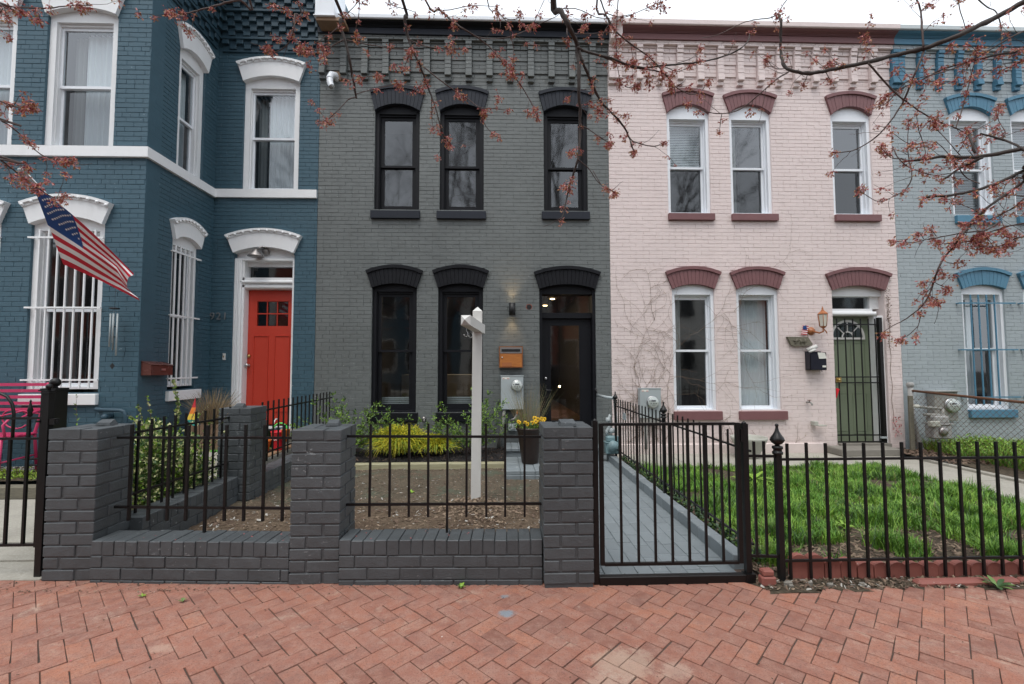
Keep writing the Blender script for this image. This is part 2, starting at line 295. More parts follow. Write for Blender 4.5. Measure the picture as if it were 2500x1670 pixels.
    def lathe(s, prof, c=(0, 0, 0), n=16, axis='z', smooth=True):   # prof [(r,h)]
        vs = []; fs = []
        for r, h in prof:
            for k in range(n):
                an = 2*math.pi*k/n; x, y = r*math.cos(an), r*math.sin(an)
                p = (x, y, h) if axis == 'z' else ((x, -h, y) if axis == 'y' else (h, x, y)); vs.append((c[0]+p[0], c[1]+p[1], c[2]+p[2]))
        for i in range(len(prof)-1):
            for k in range(n): fs.append((i*n+k, i*n+(k+1) % n, (i+1)*n+(k+1) % n, (i+1)*n+k))
        fs += [tuple(range(n-1, -1, -1)), tuple(range((len(prof)-1)*n, len(prof)*n))]; s.add(vs, fs, smooth)
    def ball(s, c, r, n=10, sz=1): s.lathe([(max(r*math.sin(math.pi*i/8), .0005), -r*sz*math.cos(math.pi*i/8)) for i in range(9)], c, n)
    def build(s, name, mat, parent=None, recalc=True, label=None, kind=None):
        me = bpy.data.meshes.new(name); me.from_pydata(s.v, [], s.f)
        for m in (mat if isinstance(mat, (list, tuple)) else [mat]): me.materials.append(MAT[m])
        if any(s.mi): me.polygons.foreach_set('material_index', s.mi)
        if any(s.sm): me.polygons.foreach_set('use_smooth', s.sm)
        if recalc and len(s.f) < 60000:
            import bmesh
            bm = bmesh.new(); bm.from_mesh(me); bmesh.ops.recalc_face_normals(bm, faces=bm.faces); bm.to_mesh(me); bm.free()
        o = bpy.data.objects.new(name, me); COL.objects.link(o)
        if parent: setparent(o, parent)
        if label: o['label'] = label
        if kind: o['kind'] = kind
        return o
def setparent(o, p):
    """parts are modelled in world coordinates; the inverse keeps them in place under a moved base"""
    o.parent = p
    if p.type == 'EMPTY': o.matrix_parent_inverse = (Matrix.Translation(p.location) @ Matrix.Rotation(p.rotation_euler.z, 4, 'Z')).inverted()
def front(Y): return lambda a, b, c: (a, Y+b, c)
def sideface(X): return lambda a, b, c: (X-b, a, c)
def copy_tree(o, parent=None):
    c = o.copy(); COL.objects.link(c); c.parent = parent
    for ch in [x for x in bpy.data.objects if x.parent == o]: copy_tree(ch, c)
    return c
# ---- bricks
BC = {}
def brick_mesh(L, H, D, mat, ch, var=0):
    key = (round(L, 3), round(H, 3), round(D, 3), mat, ch, var)
    if key not in BC:
        m = MB(); m.box(-L/2, L/2, 0, D, -H/2, H/2, ch); me = bpy.data.meshes.new('brick'); me.from_pydata(m.v, [], m.f); me.materials.append(MAT[mat]); BC[key] = me
    return BC[key]
camP = Vector((0, 0, 1.45))
def vis_rank(p):
    d = Vector(p)-camP
    if d.y < .3: return 1e9
    x, y = d.x/d.y-.03, d.z/d.y-.05
    pen = 0 if (abs(x) < 1.13 and abs(y) < .76) else 50
    return d.length+pen
def emit_bricks(L, face, rot, mat, parent, limit, ch=.004, stuffname='brick_courses'):
    """L: list of (a, b, c, len, height, depth) brick front-face centres in face coordinates"""
    L = sorted(L, key=lambda q: vis_rank(face(q[0], q[1], q[2]))); big, rest = L[:limit], L[limit:]
    for (a, b, c, l, h, d) in big:
        l = round(l/.005)*.005; o = bpy.data.objects.new('brick', brick_mesh(l, h, d, mat, ch)); COL.objects.link(o)
        o.location = face(a, b, c); o.rotation_euler = (U(-.004, .004), U(-.002, .002), rot); setparent(o, parent)
    if rest:
        m = MB(face)
        for (a, b, c, l, h, d) in rest: m.box(a-l/2, a+l/2, b, b+d, c-h/2, c+h/2, ch)
        m.build(stuffname, mat, parent, recalc=False, kind='stuff')
def arcpts(a0, a1, zs, rise, n):
    if rise < 1e-4: return [(a0+(a1-a0)*i/n, zs) for i in range(n+1)]
    w = a1-a0; Rr = (w*w/4+rise*rise)/(2*rise); cz = zs+rise-Rr; cx = (a0+a1)/2; th = math.asin(min(1, w/2/Rr))
    return [(cx+Rr*math.sin(-th+2*th*i/n), cz+Rr*math.cos(-th+2*th*i/n)) for i in range(n+1)]
class Op:   # a window or door opening with its arched hood
    def __init__(s, a0, a1, z0, zs, ri, fl=.10, hz=.28, ro=.10, style='brick', hoodmat=None, proud=.035):
        s.a0, s.a1, s.z0, s.zs, s.ri, s.fl, s.hz, s.ro, s.style, s.hm, s.proud = a0, a1, z0, zs, ri, fl, hz, ro, style, hoodmat, proud
    def block(s, z):
        if z < s.z0 or z > s.zs+s.hz+s.ro: return None
        if z < s.zs: return (s.a0, s.a1)
        if z < s.zs+s.hz: k = (z-s.zs)/s.hz*s.fl-.012; return (s.a0-k, s.a1+k)
        w = s.a1-s.a0+2*s.fl; Rr = (w*w/4+s.ro**2)/(2*s.ro); cz = s.zs+s.hz+s.ro-Rr; q = Rr*Rr-(z-cz)**2
        if q <= 0: return None
        m = (s.a0+s.a1)/2; k = math.sqrt(q)-.012; return (m-k, m+k)
    def hood(s, face, rot, parent, name='window_arch', shade='white_paint'):
        N = 13 if s.a1-s.a0 < .8 else 16
        lo = arcpts(s.a0, s.a1, s.zs, s.ri, N); hi = arcpts(s.a0-s.fl, s.a1+s.fl, s.zs+s.hz, s.ro, N)
        cap = .052; mid = []
        for p, q in zip(lo, hi):
            d = math.hypot(q[0]-p[0], q[1]-p[1]); k = 1-cap/d; mid.append((p[0]+(q[0]-p[0])*k, p[1]+(q[1]-p[1])*k))
        if s.style == 'brick':
            m = MB(face); m.strip(lo, hi, -s.proud+.018, .12); h = m.build(name, s.hm, parent)
            for i in range(N):
                m = MB(face); e = .0022; p = [lo[i], lo[i+1], mid[i+1], mid[i]]; cx = sum(q[0] for q in p)/4; cz = sum(q[1] for q in p)/4
                p = [(cx+(q[0]-cx)*.925, cz+(q[1]-cz)*.985) for q in p]; m.prism(p, -s.proud+U(-.002, .002), 0); m.build('brick', s.hm, h)
            hi2 = arcpts(s.a0-s.fl, s.a1+s.fl, s.zs+s.hz, s.ro, 21); lo2 = arcpts(s.a0-s.fl+.018, s.a1+s.fl-.018, s.zs+s.hz-cap, s.ro, 21)
            for i in range(7):
                m = MB(face); a = lo2[3*i:3*i+4]; b = hi2[3*i:3*i+4]; m.strip(a, b, -s.proud-.022+U(-.003, .003), .02)
                m.T = face; m.build('brick', s.hm, h)
        else:
            m = MB(face); m.strip(lo, mid, -s.proud, .12); h = m.build(name, s.hm, parent)
            m = MB(face); lo2 = arcpts(s.a0-s.fl+.02, s.a1+s.fl-.02, s.zs+s.hz-.060, s.ro, 20); hi2 = arcpts(s.a0-s.fl-.01, s.a1+s.fl+.01, s.zs+s.hz+.005, s.ro, 20)
            md2 = [(p[0]+(q[0]-p[0])*.5, p[1]+(q[1]-p[1])*.5) for p, q in zip(lo2, hi2)]
            m.strip(md2, hi2, -s.proud-.035, .02); m.strip(lo2, md2, -s.proud-.012, .02); m.build('cap_moulding', s.hm, h)
            nb = 10; bp = arcpts(s.a0-s.fl+.035, s.a1+s.fl-.035, s.zs+s.hz-.030, s.ro, nb-1)
            for p in bp:
                m = MB(face); m.ball((p[0], -s.proud-.026, p[1]), .0225, 10, .9); m.build('bead', s.hm, h, recalc=False)
        return h
def wall(face, rot, a0, a1, z0, z1, ops, mat, parent, limit=190, course=.0646, bl=.222, gap=.0030, thick=.28, extra_blocks=(), backname='wall', depth=.007):
    """solid backing wall with real openings + every brick of its face"""
    xs = sorted({a0, a1, *[q for o in ops for q in (o.a0, o.a1)]}); m = MB(face)
    for i in range(len(xs)-1):
        x0, x1 = xs[i], xs[i+1]
        if x1-x0 < 1e-4: continue
        seg = [(o.z0, o.zs+o.ri+.01) for o in ops if o.a0 <= x0+1e-5 and o.a1 >= x1-1e-5]; seg.sort(); z = z0
        for s0, s1 in seg:
            if s0 > z: m.box(x0, x1, depth, thick, z, s0)
            z = max(z, s1)
        if z < z1: m.box(x0, x1, depth, thick, z, z1)
    w = m.build(backname, mat, parent)
    L = []; k = int(math.ceil((z1-z0)/course)); off0 = U(0, bl)
    for r in range(k):
        zc = z0+course*(r+.5)
        if zc+course*.4 > z1: break
        bs = [q for q in (o.block(zc) for o in ops) if q]+[(e[0], e[1]) for e in extra_blocks if e[2] < zc < e[3]]; bs.sort()
        x = a0; free = []
        for q in bs:
            if q[0] > x+.01: free.append((x, min(q[0], a1)))
            x = max(x, q[1])
        if x < a1-.01: free.append((x, a1))
        header = (r % 7 == 5); l = bl/2 if header else bl; off = (r % 2)*l/2 + U(-.012, .012)
        for f0, f1 in free:
            x = a0-l+off
            while x < f1:
                e = x+l; s0, s1 = max(x, f0), min(e, f1)
                if s1-s0 > .018: g1 = .0004 if R() < .45 else gap; g2 = .0006 if R() < .28 else gap; L.append(((s0+s1)/2, U(-.0012, .0014), zc+U(-.0008, .0008), s1-s0-g1, course-g2-U(0, .001), depth+.003))
                x = e
    emit_bricks(L, face, rot, mat, parent, limit, .0032)
    return w
# ---- windows
def curtain(face, a0, a1, c0, c1, b, mat, parent, folds=9, amp=.018, name='curtain'):
    m = MB(face); n = folds*6; vs = []; 
    for i in range(n+1):
        a = a0+(a1-a0)*i/n; bb = b+amp*math.sin(2*math.pi*folds*i/n+.6*math.sin(i*.7)); vs += [(a, bb, c0), (a, bb+.004*math.sin(i), c1)]
    m.add(vs, [(2*i, 2*i+2, 2*i+3, 2*i+1) for i in range(n)], True); return m.build(name, mat, parent, recalc=False)
def blind(face, a0, a1, c0, c1, b, mat, parent, pitch=.03):
    m = MB(face); z = c0
    while z < c1: m.add([(a0, b, z), (a1, b, z), (a1, b+.012, z+pitch*.8), (a0, b+.012, z+pitch*.8)], [(0, 1, 2, 3)]); z += pitch
    return m.build('blind', mat, parent, recalc=False, kind='stuff')
def window(face, op, parent, cmat, smat, gmat='window_glass', zb=None, zh=None, zm=None, cw=.05, st=.045, rec=.11, crec=.045, room='room_dark', roomdepth=1.3, cur=None, botrail=.07, gmat2=None, label=None, name='window', toprail=.05, lr=None):
    a0, a1, zs, ri = op.a0, op.a1, op.zs, op.ri; zb = op.z0 if zb is None else zb; zh = zs-.05 if zh is None else zh; zm = (zb+zh)/2 if zm is None else zm
    m = MB(face); e = .0
    m.box(a0+e, a0+cw, crec, rec+.07, zb, zh); m.box(a1-cw, a1-e, crec, rec+.07, zb, zh)
    m.box(a0+cw, a0+cw+.014, rec-.03, rec+.05, zb, zh); m.box(a1-cw-.014, a1-cw, rec-.03, rec+.05, zb, zh)   # blind stops
    up_ = arcpts(a0, a1, zs, ri, 14); m.prism([(a0, zh), (a1, zh)]+up_[::-1], crec, rec+.07)
    m.box(a0+cw, a1-cw, rec-.025, rec+.06, zh-.03, zh)
    m.prism([(a0+cw-.01, zb), (a1-cw+.01, zb), (a1-cw+.01, zb+.03), (a0+cw-.01, zb+.03)], crec+.01, rec+.07)
    w = m.build(name, cmat, parent, label=label)
    s0, s1 = a0+cw+.014, a1-cw-.014; z0 = zb+.03; z1 = zh-.03
    for (q0, q1, bb, nm, g) in ((zm-.018, z1, rec, 'upper_sash', gmat), (z0, zm+.018, rec+.032, 'lower_sash', gmat2 or gmat)):
        m = MB(face); t = .032; tr = toprail if nm[0] == 'u' else .036; brl = .036 if nm[0] == 'u' else botrail
        m.box(s0, s0+st-.014, bb, bb+t, q0, q1); m.box(s1-st+.014, s1, bb, bb+t, q0, q1); m.box(s0+st-.014, s1-st+.014, bb+.001, bb+t-.001, q0, q0+brl); m.box(s0+st-.014, s1-st+.014, bb+.001, bb+t-.001, q1-tr, q1)
        sa = m.build(nm, smat, w)
        m = MB(face); y = bb+.016; m.add([(s0+st-.014, y, q0+brl), (s1-st+.014, y, q0+brl), (s1-st+.014, y, q1-tr), (s0+st-.014, y, q1-tr)], [(0, 1, 2, 3)]); m.build('pane', g, w, recalc=False)
    if cur: cur(face, w, s0, s1, z0, z1, rec+.09)
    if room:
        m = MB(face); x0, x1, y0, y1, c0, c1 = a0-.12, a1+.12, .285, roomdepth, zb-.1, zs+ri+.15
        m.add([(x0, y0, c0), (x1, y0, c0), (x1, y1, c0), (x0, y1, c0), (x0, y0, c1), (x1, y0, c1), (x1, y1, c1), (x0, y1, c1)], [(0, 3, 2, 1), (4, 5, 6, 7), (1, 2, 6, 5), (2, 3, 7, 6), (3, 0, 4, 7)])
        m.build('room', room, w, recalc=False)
    return w
def sill(face, a0, a1, c0, c1, mat, parent, proud=.055, label=None):
    m = MB(face); e = .006; m.rbox(a0, a1, -proud, .12, c0, c1, .005); return m.build('window_sill', mat, parent, label=label)
def bars(face, parent, mat, xs, c0, c1, rails, ra0, ra1, b=-.02, r=.0085):
    for x in xs: m = MB(face); m.box(x-r, x+r, b, b+2*r, c0, c1); m.build('bar', mat, parent)
    for z in rails:
        m = MB(face); m.box(ra0, ra1, b-.008, b-.0005, z-.011, z+.011)
        for a in (ra0+.02, ra1-.02): m.box(a-.012, a+.012, b, .012, z-.008, z+.008)
        m.build('bar_rail', mat, parent)
# ---------------------------------------------------------------- ground, sidewalk, road
def structure(o): o['kind'] = 'structure'; return o
m = MB(); m.box(-120, 120, -150, 150, -.6, -.14); structure(m.build('ground', 'dark_ground'))
m = MB(); m.box(-60, 60, -9.2, -1.25, -.14, -.115); structure(m.build('road', 'asphalt'))
m = MB(); m.box(-60, 60, -1.25, -1.1, -.14, .015, .0); structure(m.build('kerb', 'concrete'))
m = MB(); m.box(-60, 60, -11.8, -9.2, -.14, .01); structure(m.build('far_pavement', 'concrete'))
m = MB(); m.box(-60, 60, -1.1, 3.45, -.14, -.024); sw = structure(m.build('sidewalk', 'dirt_bed'))
wB, lB = .0955, .191; c45 = math.sqrt(.5); pav = []
for i in range(-95, 96):
    for k in range(-50, 51):
        for (x, y, V) in ((i+4*k+1, i+.5, 0), (i+2+4*k+.5, i, 1)):
            X = (x+y)*wB*c45+.31; Y = (-x+y)*wB*c45+2.27       # H axis turned to -45 degrees
            if -4.6 < X < 5.2 and .2 < Y < 3.34 and not (Y > 3.27 and X > -.9) and not (X > 1.75 and Y > 2.985+.012*math.sin(X*9)) and not (Y > 3.095 and X > .70): pav.append((X, Y, V))
pav.sort(key=lambda p: vis_rank((p[0], p[1], 0)))
def paver_shape(m, X, Y, V, z, tx, ty, L, Wd):
    an = -math.pi/4 + (math.pi/2 if V else 0); ca, sa = math.cos(an), math.sin(an); e = .0025
    vs = []
    for (k, zz) in ((0, -.03), (0, -e), (e, 0)):
        for (u, v) in ((-L/2+k, -Wd/2+k), (L/2-k, -Wd/2+k), (L/2-k, Wd/2-k), (-L/2+k, Wd/2-k)):
            vs.append((X+u*ca-v*sa, Y+u*sa+v*ca, z+zz+u*tx+v*ty))
    m.add(vs, [(0, 1, 5, 4), (1, 2, 6, 5), (2, 3, 7, 6), (3, 0, 4, 7), (4, 5, 9, 8), (5, 6, 10, 9), (6, 7, 11, 10), (7, 4, 8, 11), (8, 9, 10, 11)])
PV = []
for q in range(8):
    m = MB(); L, Wd = lB-.0018-U(0, .003), wB-.0018-U(0, .0028); e = .0010+U(0, .0012); vs = []
    n1 = [(-L/2+U(0, .003), -Wd/2+U(0, .002)), (0, -Wd/2+U(-.001, .0015)), (L/2-U(0, .003), -Wd/2+U(0, .002)), (L/2-U(0, .003), Wd/2-U(0, .002)), (0, Wd/2+U(-.0015, .001)), (-L/2+U(0, .003), Wd/2-U(0, .002))]
    for (k, zz) in ((0, -.03), (0, -e), (e, 0)):
        for (u, v) in n1: vs.append((u-k*np.sign(u), v-k*np.sign(v), zz+U(-.0004, .0004)))
    fs = []
    for r in (0, 6):
        for j in range(6): fs.append((r+j, r+(j+1) % 6, r+6+(j+1) % 6, r+6+j))
    fs.append((12, 13, 14, 15, 16, 17)); m.add(vs, fs)
    me = bpy.data.meshes.new('brick'); me.from_pydata(m.v, [], m.f); me.materials.append(MAT['sidewalk_brick']); PV.append(me)
def groundwave(X, Y): return .004*math.sin(X*1.9+Y)+.003*math.sin(Y*3.1-X*.7)
for (X, Y, V) in pav[:300]:
    o = bpy.data.objects.new('brick', random.choice(PV)); COL.objects.link(o); o.location = (X+U(-.0015, .0015), Y+U(-.0015, .0015), groundwave(X, Y)+U(-.0016, .0016))
    o.rotation_euler = (U(-.010, .010), U(-.010, .010), -math.pi/4+(math.pi/2 if V else 0)+(math.pi if R() < .5 else 0)+U(-.012, .012)); setparent(o, sw)
m = MB(); rn = []
for (X, Y, V) in pav[300:]:
    k = len(m.f); paver_shape(m, X, Y, V, groundwave(X, Y)+U(-.002, .002), U(-.012, .012), U(-.012, .012), lB-.0018-U(0, .003), wB-.0018-U(0, .0028)); rn += [R()]*(len(m.f)-k)
o = m.build('paving_bricks', 'sidewalk_brick', sw, recalc=False, kind='stuff')
at = o.data.attributes.new('rnd', 'FLOAT', 'FACE'); at.data.foreach_set('value', rn)
# ---------------------------------------------------------------- yards
def heightgrid(name, x0, x1, y0, y1, nx, ny, fn, mat, skirt=-.2):
    xs = np.linspace(x0, x1, nx); ys = np.linspace(y0, y1, ny); v = [(x, y, fn(x, y)) for y in ys for x in xs]
    f = [(j*nx+i, j*nx+i+1, (j+1)*nx+i+1, (j+1)*nx+i) for j in range(ny-1) for i in range(nx-1)]
    m = MB(); m.add(v, f, True)
    rim = [(x0, y0), (x1, y0), (x1, y1), (x0, y1)]
    o = m.build(name, mat, recalc=False); return structure(o)
from mathutils import noise as mn
o = heightgrid('sand_bed', -4.62, 5.22, .2, 3.36, 120, 50, lambda x, y: groundwave(x, y)-.0072, 'joint_sand'); del o['kind']; setparent(o, sw)
def fn_soil(x, y):
    p = Vector((x*1.7, y*1.7, 0)); q = Vector((x*9, y*9, 3)); b = .055+.022*mn.noise(p)+.014*mn.noise(q)+.009*mn.noise(q*2.7)
    b += .05*math.exp(-((x+.22)**2+(y-4.62)**2)/.06)*(1+.6*mn.noise(q*1.5)); b += .03*max(0, (3.9-y))*.6
    return b + .05*max(0, 1-abs(x+2.5)/.4)*max(0, (5-y)/2)
def shade(o):
    for p in o.data.polygons: p.use_smooth = True
soil = heightgrid('garden_soil', -2.70, .62, 3.33, 6.42, 150, 140, fn_soil, 'soil')
bed = heightgrid('mulch_bed', -2.70, .10, 6.44, 7.5, 90, 40, lambda x, y: .125+.02*mn.noise(Vector((x*4, y*4, 1)))+.012*mn.noise(Vector((x*15, y*15, 1))), 'mulch_black')
def fn_lawn(x, y): return .015+.02*mn.noise(Vector((x*1.3, y*1.3, 5)))+.008*mn.noise(Vector((x*8, y*8, 2)))
heightgrid('lawn_soil', 1.80, 5.45, 3.16, 6.5, 90, 80, fn_lawn, 'dirt_bed')
heightgrid('verge', 1.70, 5.5, 2.93, 3.18, 120, 14, lambda x, y: .004+.009*mn.noise(Vector((x*5, y*5, 2))), 'dirt_bed')
heightgrid('side_yard_soil', 6.42, 12, 3.3, 7.5, 70, 50, lambda x, y: .05+.03*mn.noise(Vector((x*2, y*2, 7))), 'dirt_bed')
def slab(name, poly, z0, z1, mat, parent=None):
    m = MB(); n = len(poly); m.add([(x, y, z0) for x, y in poly]+[(x, y, z1) for x, y in poly], [tuple(range(n-1, -1, -1)), tuple(range(n, 2*n))]+[(i, (i+1) % n, n+(i+1) % n, n+i) for i in range(n)])
    return m.build(name, mat, parent)
cp = empty('concrete_path', None, None); del cp['label'], cp['category']; cp['kind'] = 'structure'
ys = [3.1, 3.9, 4.75, 5.6, 6.42]
for i in range(4): slab('slab', [(5.40+U(-.01, .01), ys[i]+.004), (6.36, ys[i]+.004), (6.36, ys[i+1]-.004), (5.40+U(-.01, .01), ys[i+1]-.004)], -.1, .012+U(-.003, .003), 'concrete', cp)
xs = [1.84, 2.75, 3.75, 4.7, 5.55, 6.36]
for i in range(5): slab('slab', [(xs[i]+.004, 6.43+U(-.02, .02)), (xs[i+1]-.004, 6.43+U(-.02, .02)), (xs[i+1]-.004, 7.49), (xs[i]+.004, 7.49)], -.1, .010+U(-.003, .003), 'concrete', cp)
m = MB(); m.rbox(6.36, 6.43, 3.1, 6.9, -.05, .05, .012); structure(m.build('path_kerb', 'concrete'))
# left neighbour: concrete walk, raised bed
m = MB(); 
lw = empty('left_path', None, None); del lw['label'], lw['category']; lw['kind'] = 'structure'
slab('slab', [(-9, 3.95), (-2.92, 3.95), (-2.92, 5.2), (-9, 5.2)], -.1, .02, 'concrete', lw); slab('slab', [(-9, 3.62), (-2.92, 3.60), (-2.92, 3.94), (-9, 3.94)], -.1, .016, 'concrete', lw)
slab('slab', [(-9, 3.34), (-3.12, 3.30), (-3.12, 3.60), (-9, 3.61)], -.1, .004, 'concrete', lw); slab('slab', [(-4.6, 5.21), (-2.92, 5.21), (-2.92, 6.2), (-4.6, 6.2)], -.1, .022, 'concrete', lw)
heightgrid('raised_bed', -9, -4.70, 5.32, 6.05, 120, 24, lambda x, y: .19+.012*mn.noise(Vector((x*6, y*6, 1))), 'dirt_bed')
m = MB(); m.rbox(-9, -4.72, 5.22, 5.32, 0, .155, .012); tag(m.build('timber_edging', 'weathered_wood'), 'weathered timber board holding the raised bed under the magenta bench', 'timber edging')
# walkway of painted bricks
ww = empty('brick_walkway', None, None); del ww['label'], ww['category']; ww['kind'] = 'structure'
m = MB(); m.box(.58, 1.80, 3.12, 7.5, -.1, -.006); m.build('walkway_bed', 'path_grey', ww)
pw = .1175; rows = 9; i = 0; vs0 = []
for r in range(rows):
    y = 3.17-U(0, .2)
    while y < 7.45:
        a, b = max(y, 3.17), min(y+.228, 7.47); vs0.append((.625+pw*r+.002, .625+pw*(r+1)-.002, a+.002, b-.002)); y += .231
for (x0, x1, y0, y1) in vs0:
    if y1-y0 < .03: continue
    m = MB(); m.rbox(x0, x1, y0, y1, -.02, U(-.0025, .0025), .0035); m.build('brick', 'path_grey', ww, recalc=False)
y = 3.30
while y < 6.95:
    m = MB(); m.rbox(1.685+U(-.004, .004), 1.785, y+.002, y+.198, -.02, .095+U(-.004, .003), .006); m.build('brick', 'path_grey', ww, recalc=False); y += .202
# painted brick steps by the pot
st = empty('brick_steps', 'low grey painted brick steps under the tall brown flower pot', 'steps', (.4, 6.2, 0))
m = MB(); m.box(.12, .64, 5.76, 6.62, -.02, .135); m.box(.12, 1.6, 6.98, 7.5, -.02, .20); m.box(.68, 1.5, 7.15, 7.5, .2, .40); m.build('step_core', 'path_grey', st)
def brick_slab(x0, x1, y0, y1, z1, bx, by, par, mat='path_grey', th=.05):
    nx, ny = max(1, round((x1-x0)/bx)), max(1, round((y1-y0)/by))
    for i in range(nx):
        for j in range(ny):
            m = MB(); m.rbox(x0+(x1-x0)*i/nx+.003, x0+(x1-x0)*(i+1)/nx-.003, y0+(y1-y0)*j/ny+.003, y0+(y1-y0)*(j+1)/ny-.003, z1-th, z1+U(-.002, .002), .005); m.build('brick', mat, par, recalc=False)
brick_slab(.10, .645, 5.745, 6.63, .150, .2, .105, st); brick_slab(.10, 1.6, 6.95, 7.48, .215, .11, .21, st)
for i in range(3): m = MB(); m.rbox(.10+.182*i, .10+.182*(i+1)-.004, 5.735, 5.76, .0, .098, .004); m.build('brick', 'path_grey', st, recalc=False)
# ---------------------------------------------------------------- houses
def body(name_parent, x0, x1, y0, y1, z1, mat, z0=-.1):
    m = MB(); t = .02; m.box(x0, x0+t, y0, y1, z0, z1); m.box(x1-t, x1, y0, y1, z0, z1); m.box(x0+t, x1-t, y1-t, y1, z0, z1); m.box(x0+t, x1-t, y0, y1-t, z1-.05, z1-.001)
    m.build('side_walls', mat, name_parent)
def text_obj(name, s, size, loc, rot, mat, parent, depth=.004, align='CENTER'):
    c = bpy.data.curves.new(name, 'FONT'); c.body = s; c.size = size; c.extrude = depth; c.align_x = align
    o = bpy.data.objects.new(name+'_tmp', c); COL.objects.link(o); dg = bpy.context.evaluated_depsgraph_get(); me = bpy.data.meshes.new_from_object(o.evaluated_get(dg))
    bpy.data.objects.remove(o); me.materials.clear(); me.materials.append(MAT[mat]); r = bpy.data.objects.new(name, me); COL.objects.link(r)
    r.location = loc; r.rotation_euler = rot
    if parent: setparent(r, parent)
    return r
F = front(7.5)
def cornice_mold(parent, x0, x1, bandmat, cmat, lipmat, wallmat, capz=0.0):
    m = MB(); m.prism([(0, 0)], 0, 0) if False else None
    # frieze, crown profile swept along x
    def sweep(prof, name, mat):
        m = MB(); n = len(prof); vs = [(x0, 7.5-p, z) for p, z in prof]+[(x1, 7.5-p, z) for p, z in prof]
        m.add(vs, [tuple(range(n)), tuple(range(2*n-1, n-1, -1))]+[(i, i+n, (i+1) % n+n, (i+1) % n) for i in range(n)]); return m.build(name, mat, parent)
    sweep([(-.05, 6.937), (.145, 6.937), (.145, 6.950), (.135, 6.956), (.135, 7.044), (-.05, 7.044)], 'frieze', bandmat)
    sweep([(-.05, 7.045), (.150, 7.045), (.150, 7.056), (.163, 7.060), (.163, 7.068), (.185, 7.076), (.215, 7.086), (.235, 7.100), (.238, 7.108), (-.05, 7.108)], 'crown_moulding', cmat)
    sweep([(-.05, 7.109), (.262, 7.109), (.270, 7.120), (.270, 7.172+capz), (.255, 7.178+capz), (-.05, 7.178+capz)], 'gutter_lip', lipmat)
def corbels(parent, posts, x0, x1, mat, postmat=None, endw=None):
    postmat = postmat or mat; bw = .111
    L = []   # (x centre, len, z0, z1, proud, mat)
    x = x0
    for r in range(2):
        x = x0-U(0, .2)
        while x < x1:
            a, b = max(x, x0), min(x+.225, x1)
            if b-a > .02: L.append(((a+b)/2, b-a, 6.872+.033*r+(.0 if r == 0 else 0), 6.872+.033*(r+1)-.002, .115, mat))
            x += .228
    ps = sorted(posts)
    for (p, w) in ps:
        zz = [(6.812, 6.870, .115), (6.748, 6.810, .100)]+[(6.352+.0657*i, 6.352+.0657*(i+1)-.003, .085) for i in range(6)]+[(6.287, 6.350, .098), (6.218, 6.285, .050)]
        for (a, b, pr) in zz:
            if w > .15 and pr < .114:
                L += [(p-w/4, w/2, a, b, pr, postmat), (p+w/4, w/2, a, b, pr, postmat)]
            else: L.append((p, w, a, b, pr, postmat))
    edges = [x0]+[q for p, w in ps for q in (p-w/2, p+w/2)]+[x1]
    for i in range(0, len(edges)-1, 2):
        a, b = edges[i], edges[i+1]
        if b-a < .03: continue
        for (z0, z1, pr, n) in ((6.840, 6.871, .070, 1), (6.768, 6.838, .054, 2), (6.580, 6.766, .036, 3), (6.377, 6.578, .020, 3)):
            k = max(1, round((z1-z0)/.064))
            for j in range(k):
                za, zb = z0+(z1-z0)*j/k, z0+(z1-z0)*(j+1)/k-.002
                if (j+n) % 2: L.append(((a+b)/2, b-a-.002, za, zb, pr, mat))
                else: L += [(a+(b-a)*.25, (b-a)/2-.002, za, zb, pr, mat), (a+(b-a)*.75, (b-a)/2-.002, za, zb, pr, mat)]
    for mm in {q[5] for q in L}:
        emit_bricks([(q[0], -q[4]+U(-.002, .002), (q[2]+q[3])/2, q[1]-.003, q[3]-q[2], q[4]+.01) for q in L if q[5] == mm], F, 0, mm, parent, 45, .004, 'corbel_bricks')
def base_plinth(parent, x0, x1, z1, mat):
    m = MB(F); m.box(x0, x1, -.02, .05, -.12, z1, .015); m.build('plinth', mat, parent)
# ===== grey house
gh = empty('grey_row_house', 'two storey charcoal grey painted brick row house with black windows and glass door', 'house', (-.54, 7.5, 0))
gops = [Op(-2.04, -1.30, 4.005, 5.70, .115, .085, .34, .09, 'brick', 'navy_paint'), Op(-.962, -.232, 4.005, 5.71, .115, .085, .335, .09, 'brick', 'navy_paint'), Op(.775, 1.512, 4.01, 5.72, .115, .085, .33, .085, 'brick', 'navy_paint'),
        Op(-2.05, -1.325, .700, 2.725, .072, .10, .285, .095, 'brick', 'black_paint'), Op(-.976, -.241, .700, 2.728, .072, .095, .285, .095, 'brick', 'black_paint'), Op(.687, 1.618, .20, 2.715, .078, .088, .282, .10, 'brick', 'black_paint')]
wall(F, 0, -2.955, 1.872, -.1, 6.87, gops, 'grey_paint', gh, 120, extra_blocks=[(-2.955, 1.872, 6.40, 7.2)])
m = MB(F); m.box(-2.955, 1.872, -.012, .28, 6.38, 6.87); m.build('upper_wall', 'grey_paint', gh)
corbels(gh, [(-2.905, .10)]+[(-2.555+.3472*i+(.0 if i < 4 else -.01), .107) for i in range(13)], -2.955, 1.872, 'grey_paint')
cornice_mold(gh, -2.96, 1.872, 'navy_paint', 'black_paint', 'white_vinyl', 'grey_paint')
body(gh, -2.955, 1.872, 7.6, 17, 7.08, 'grey_paint')
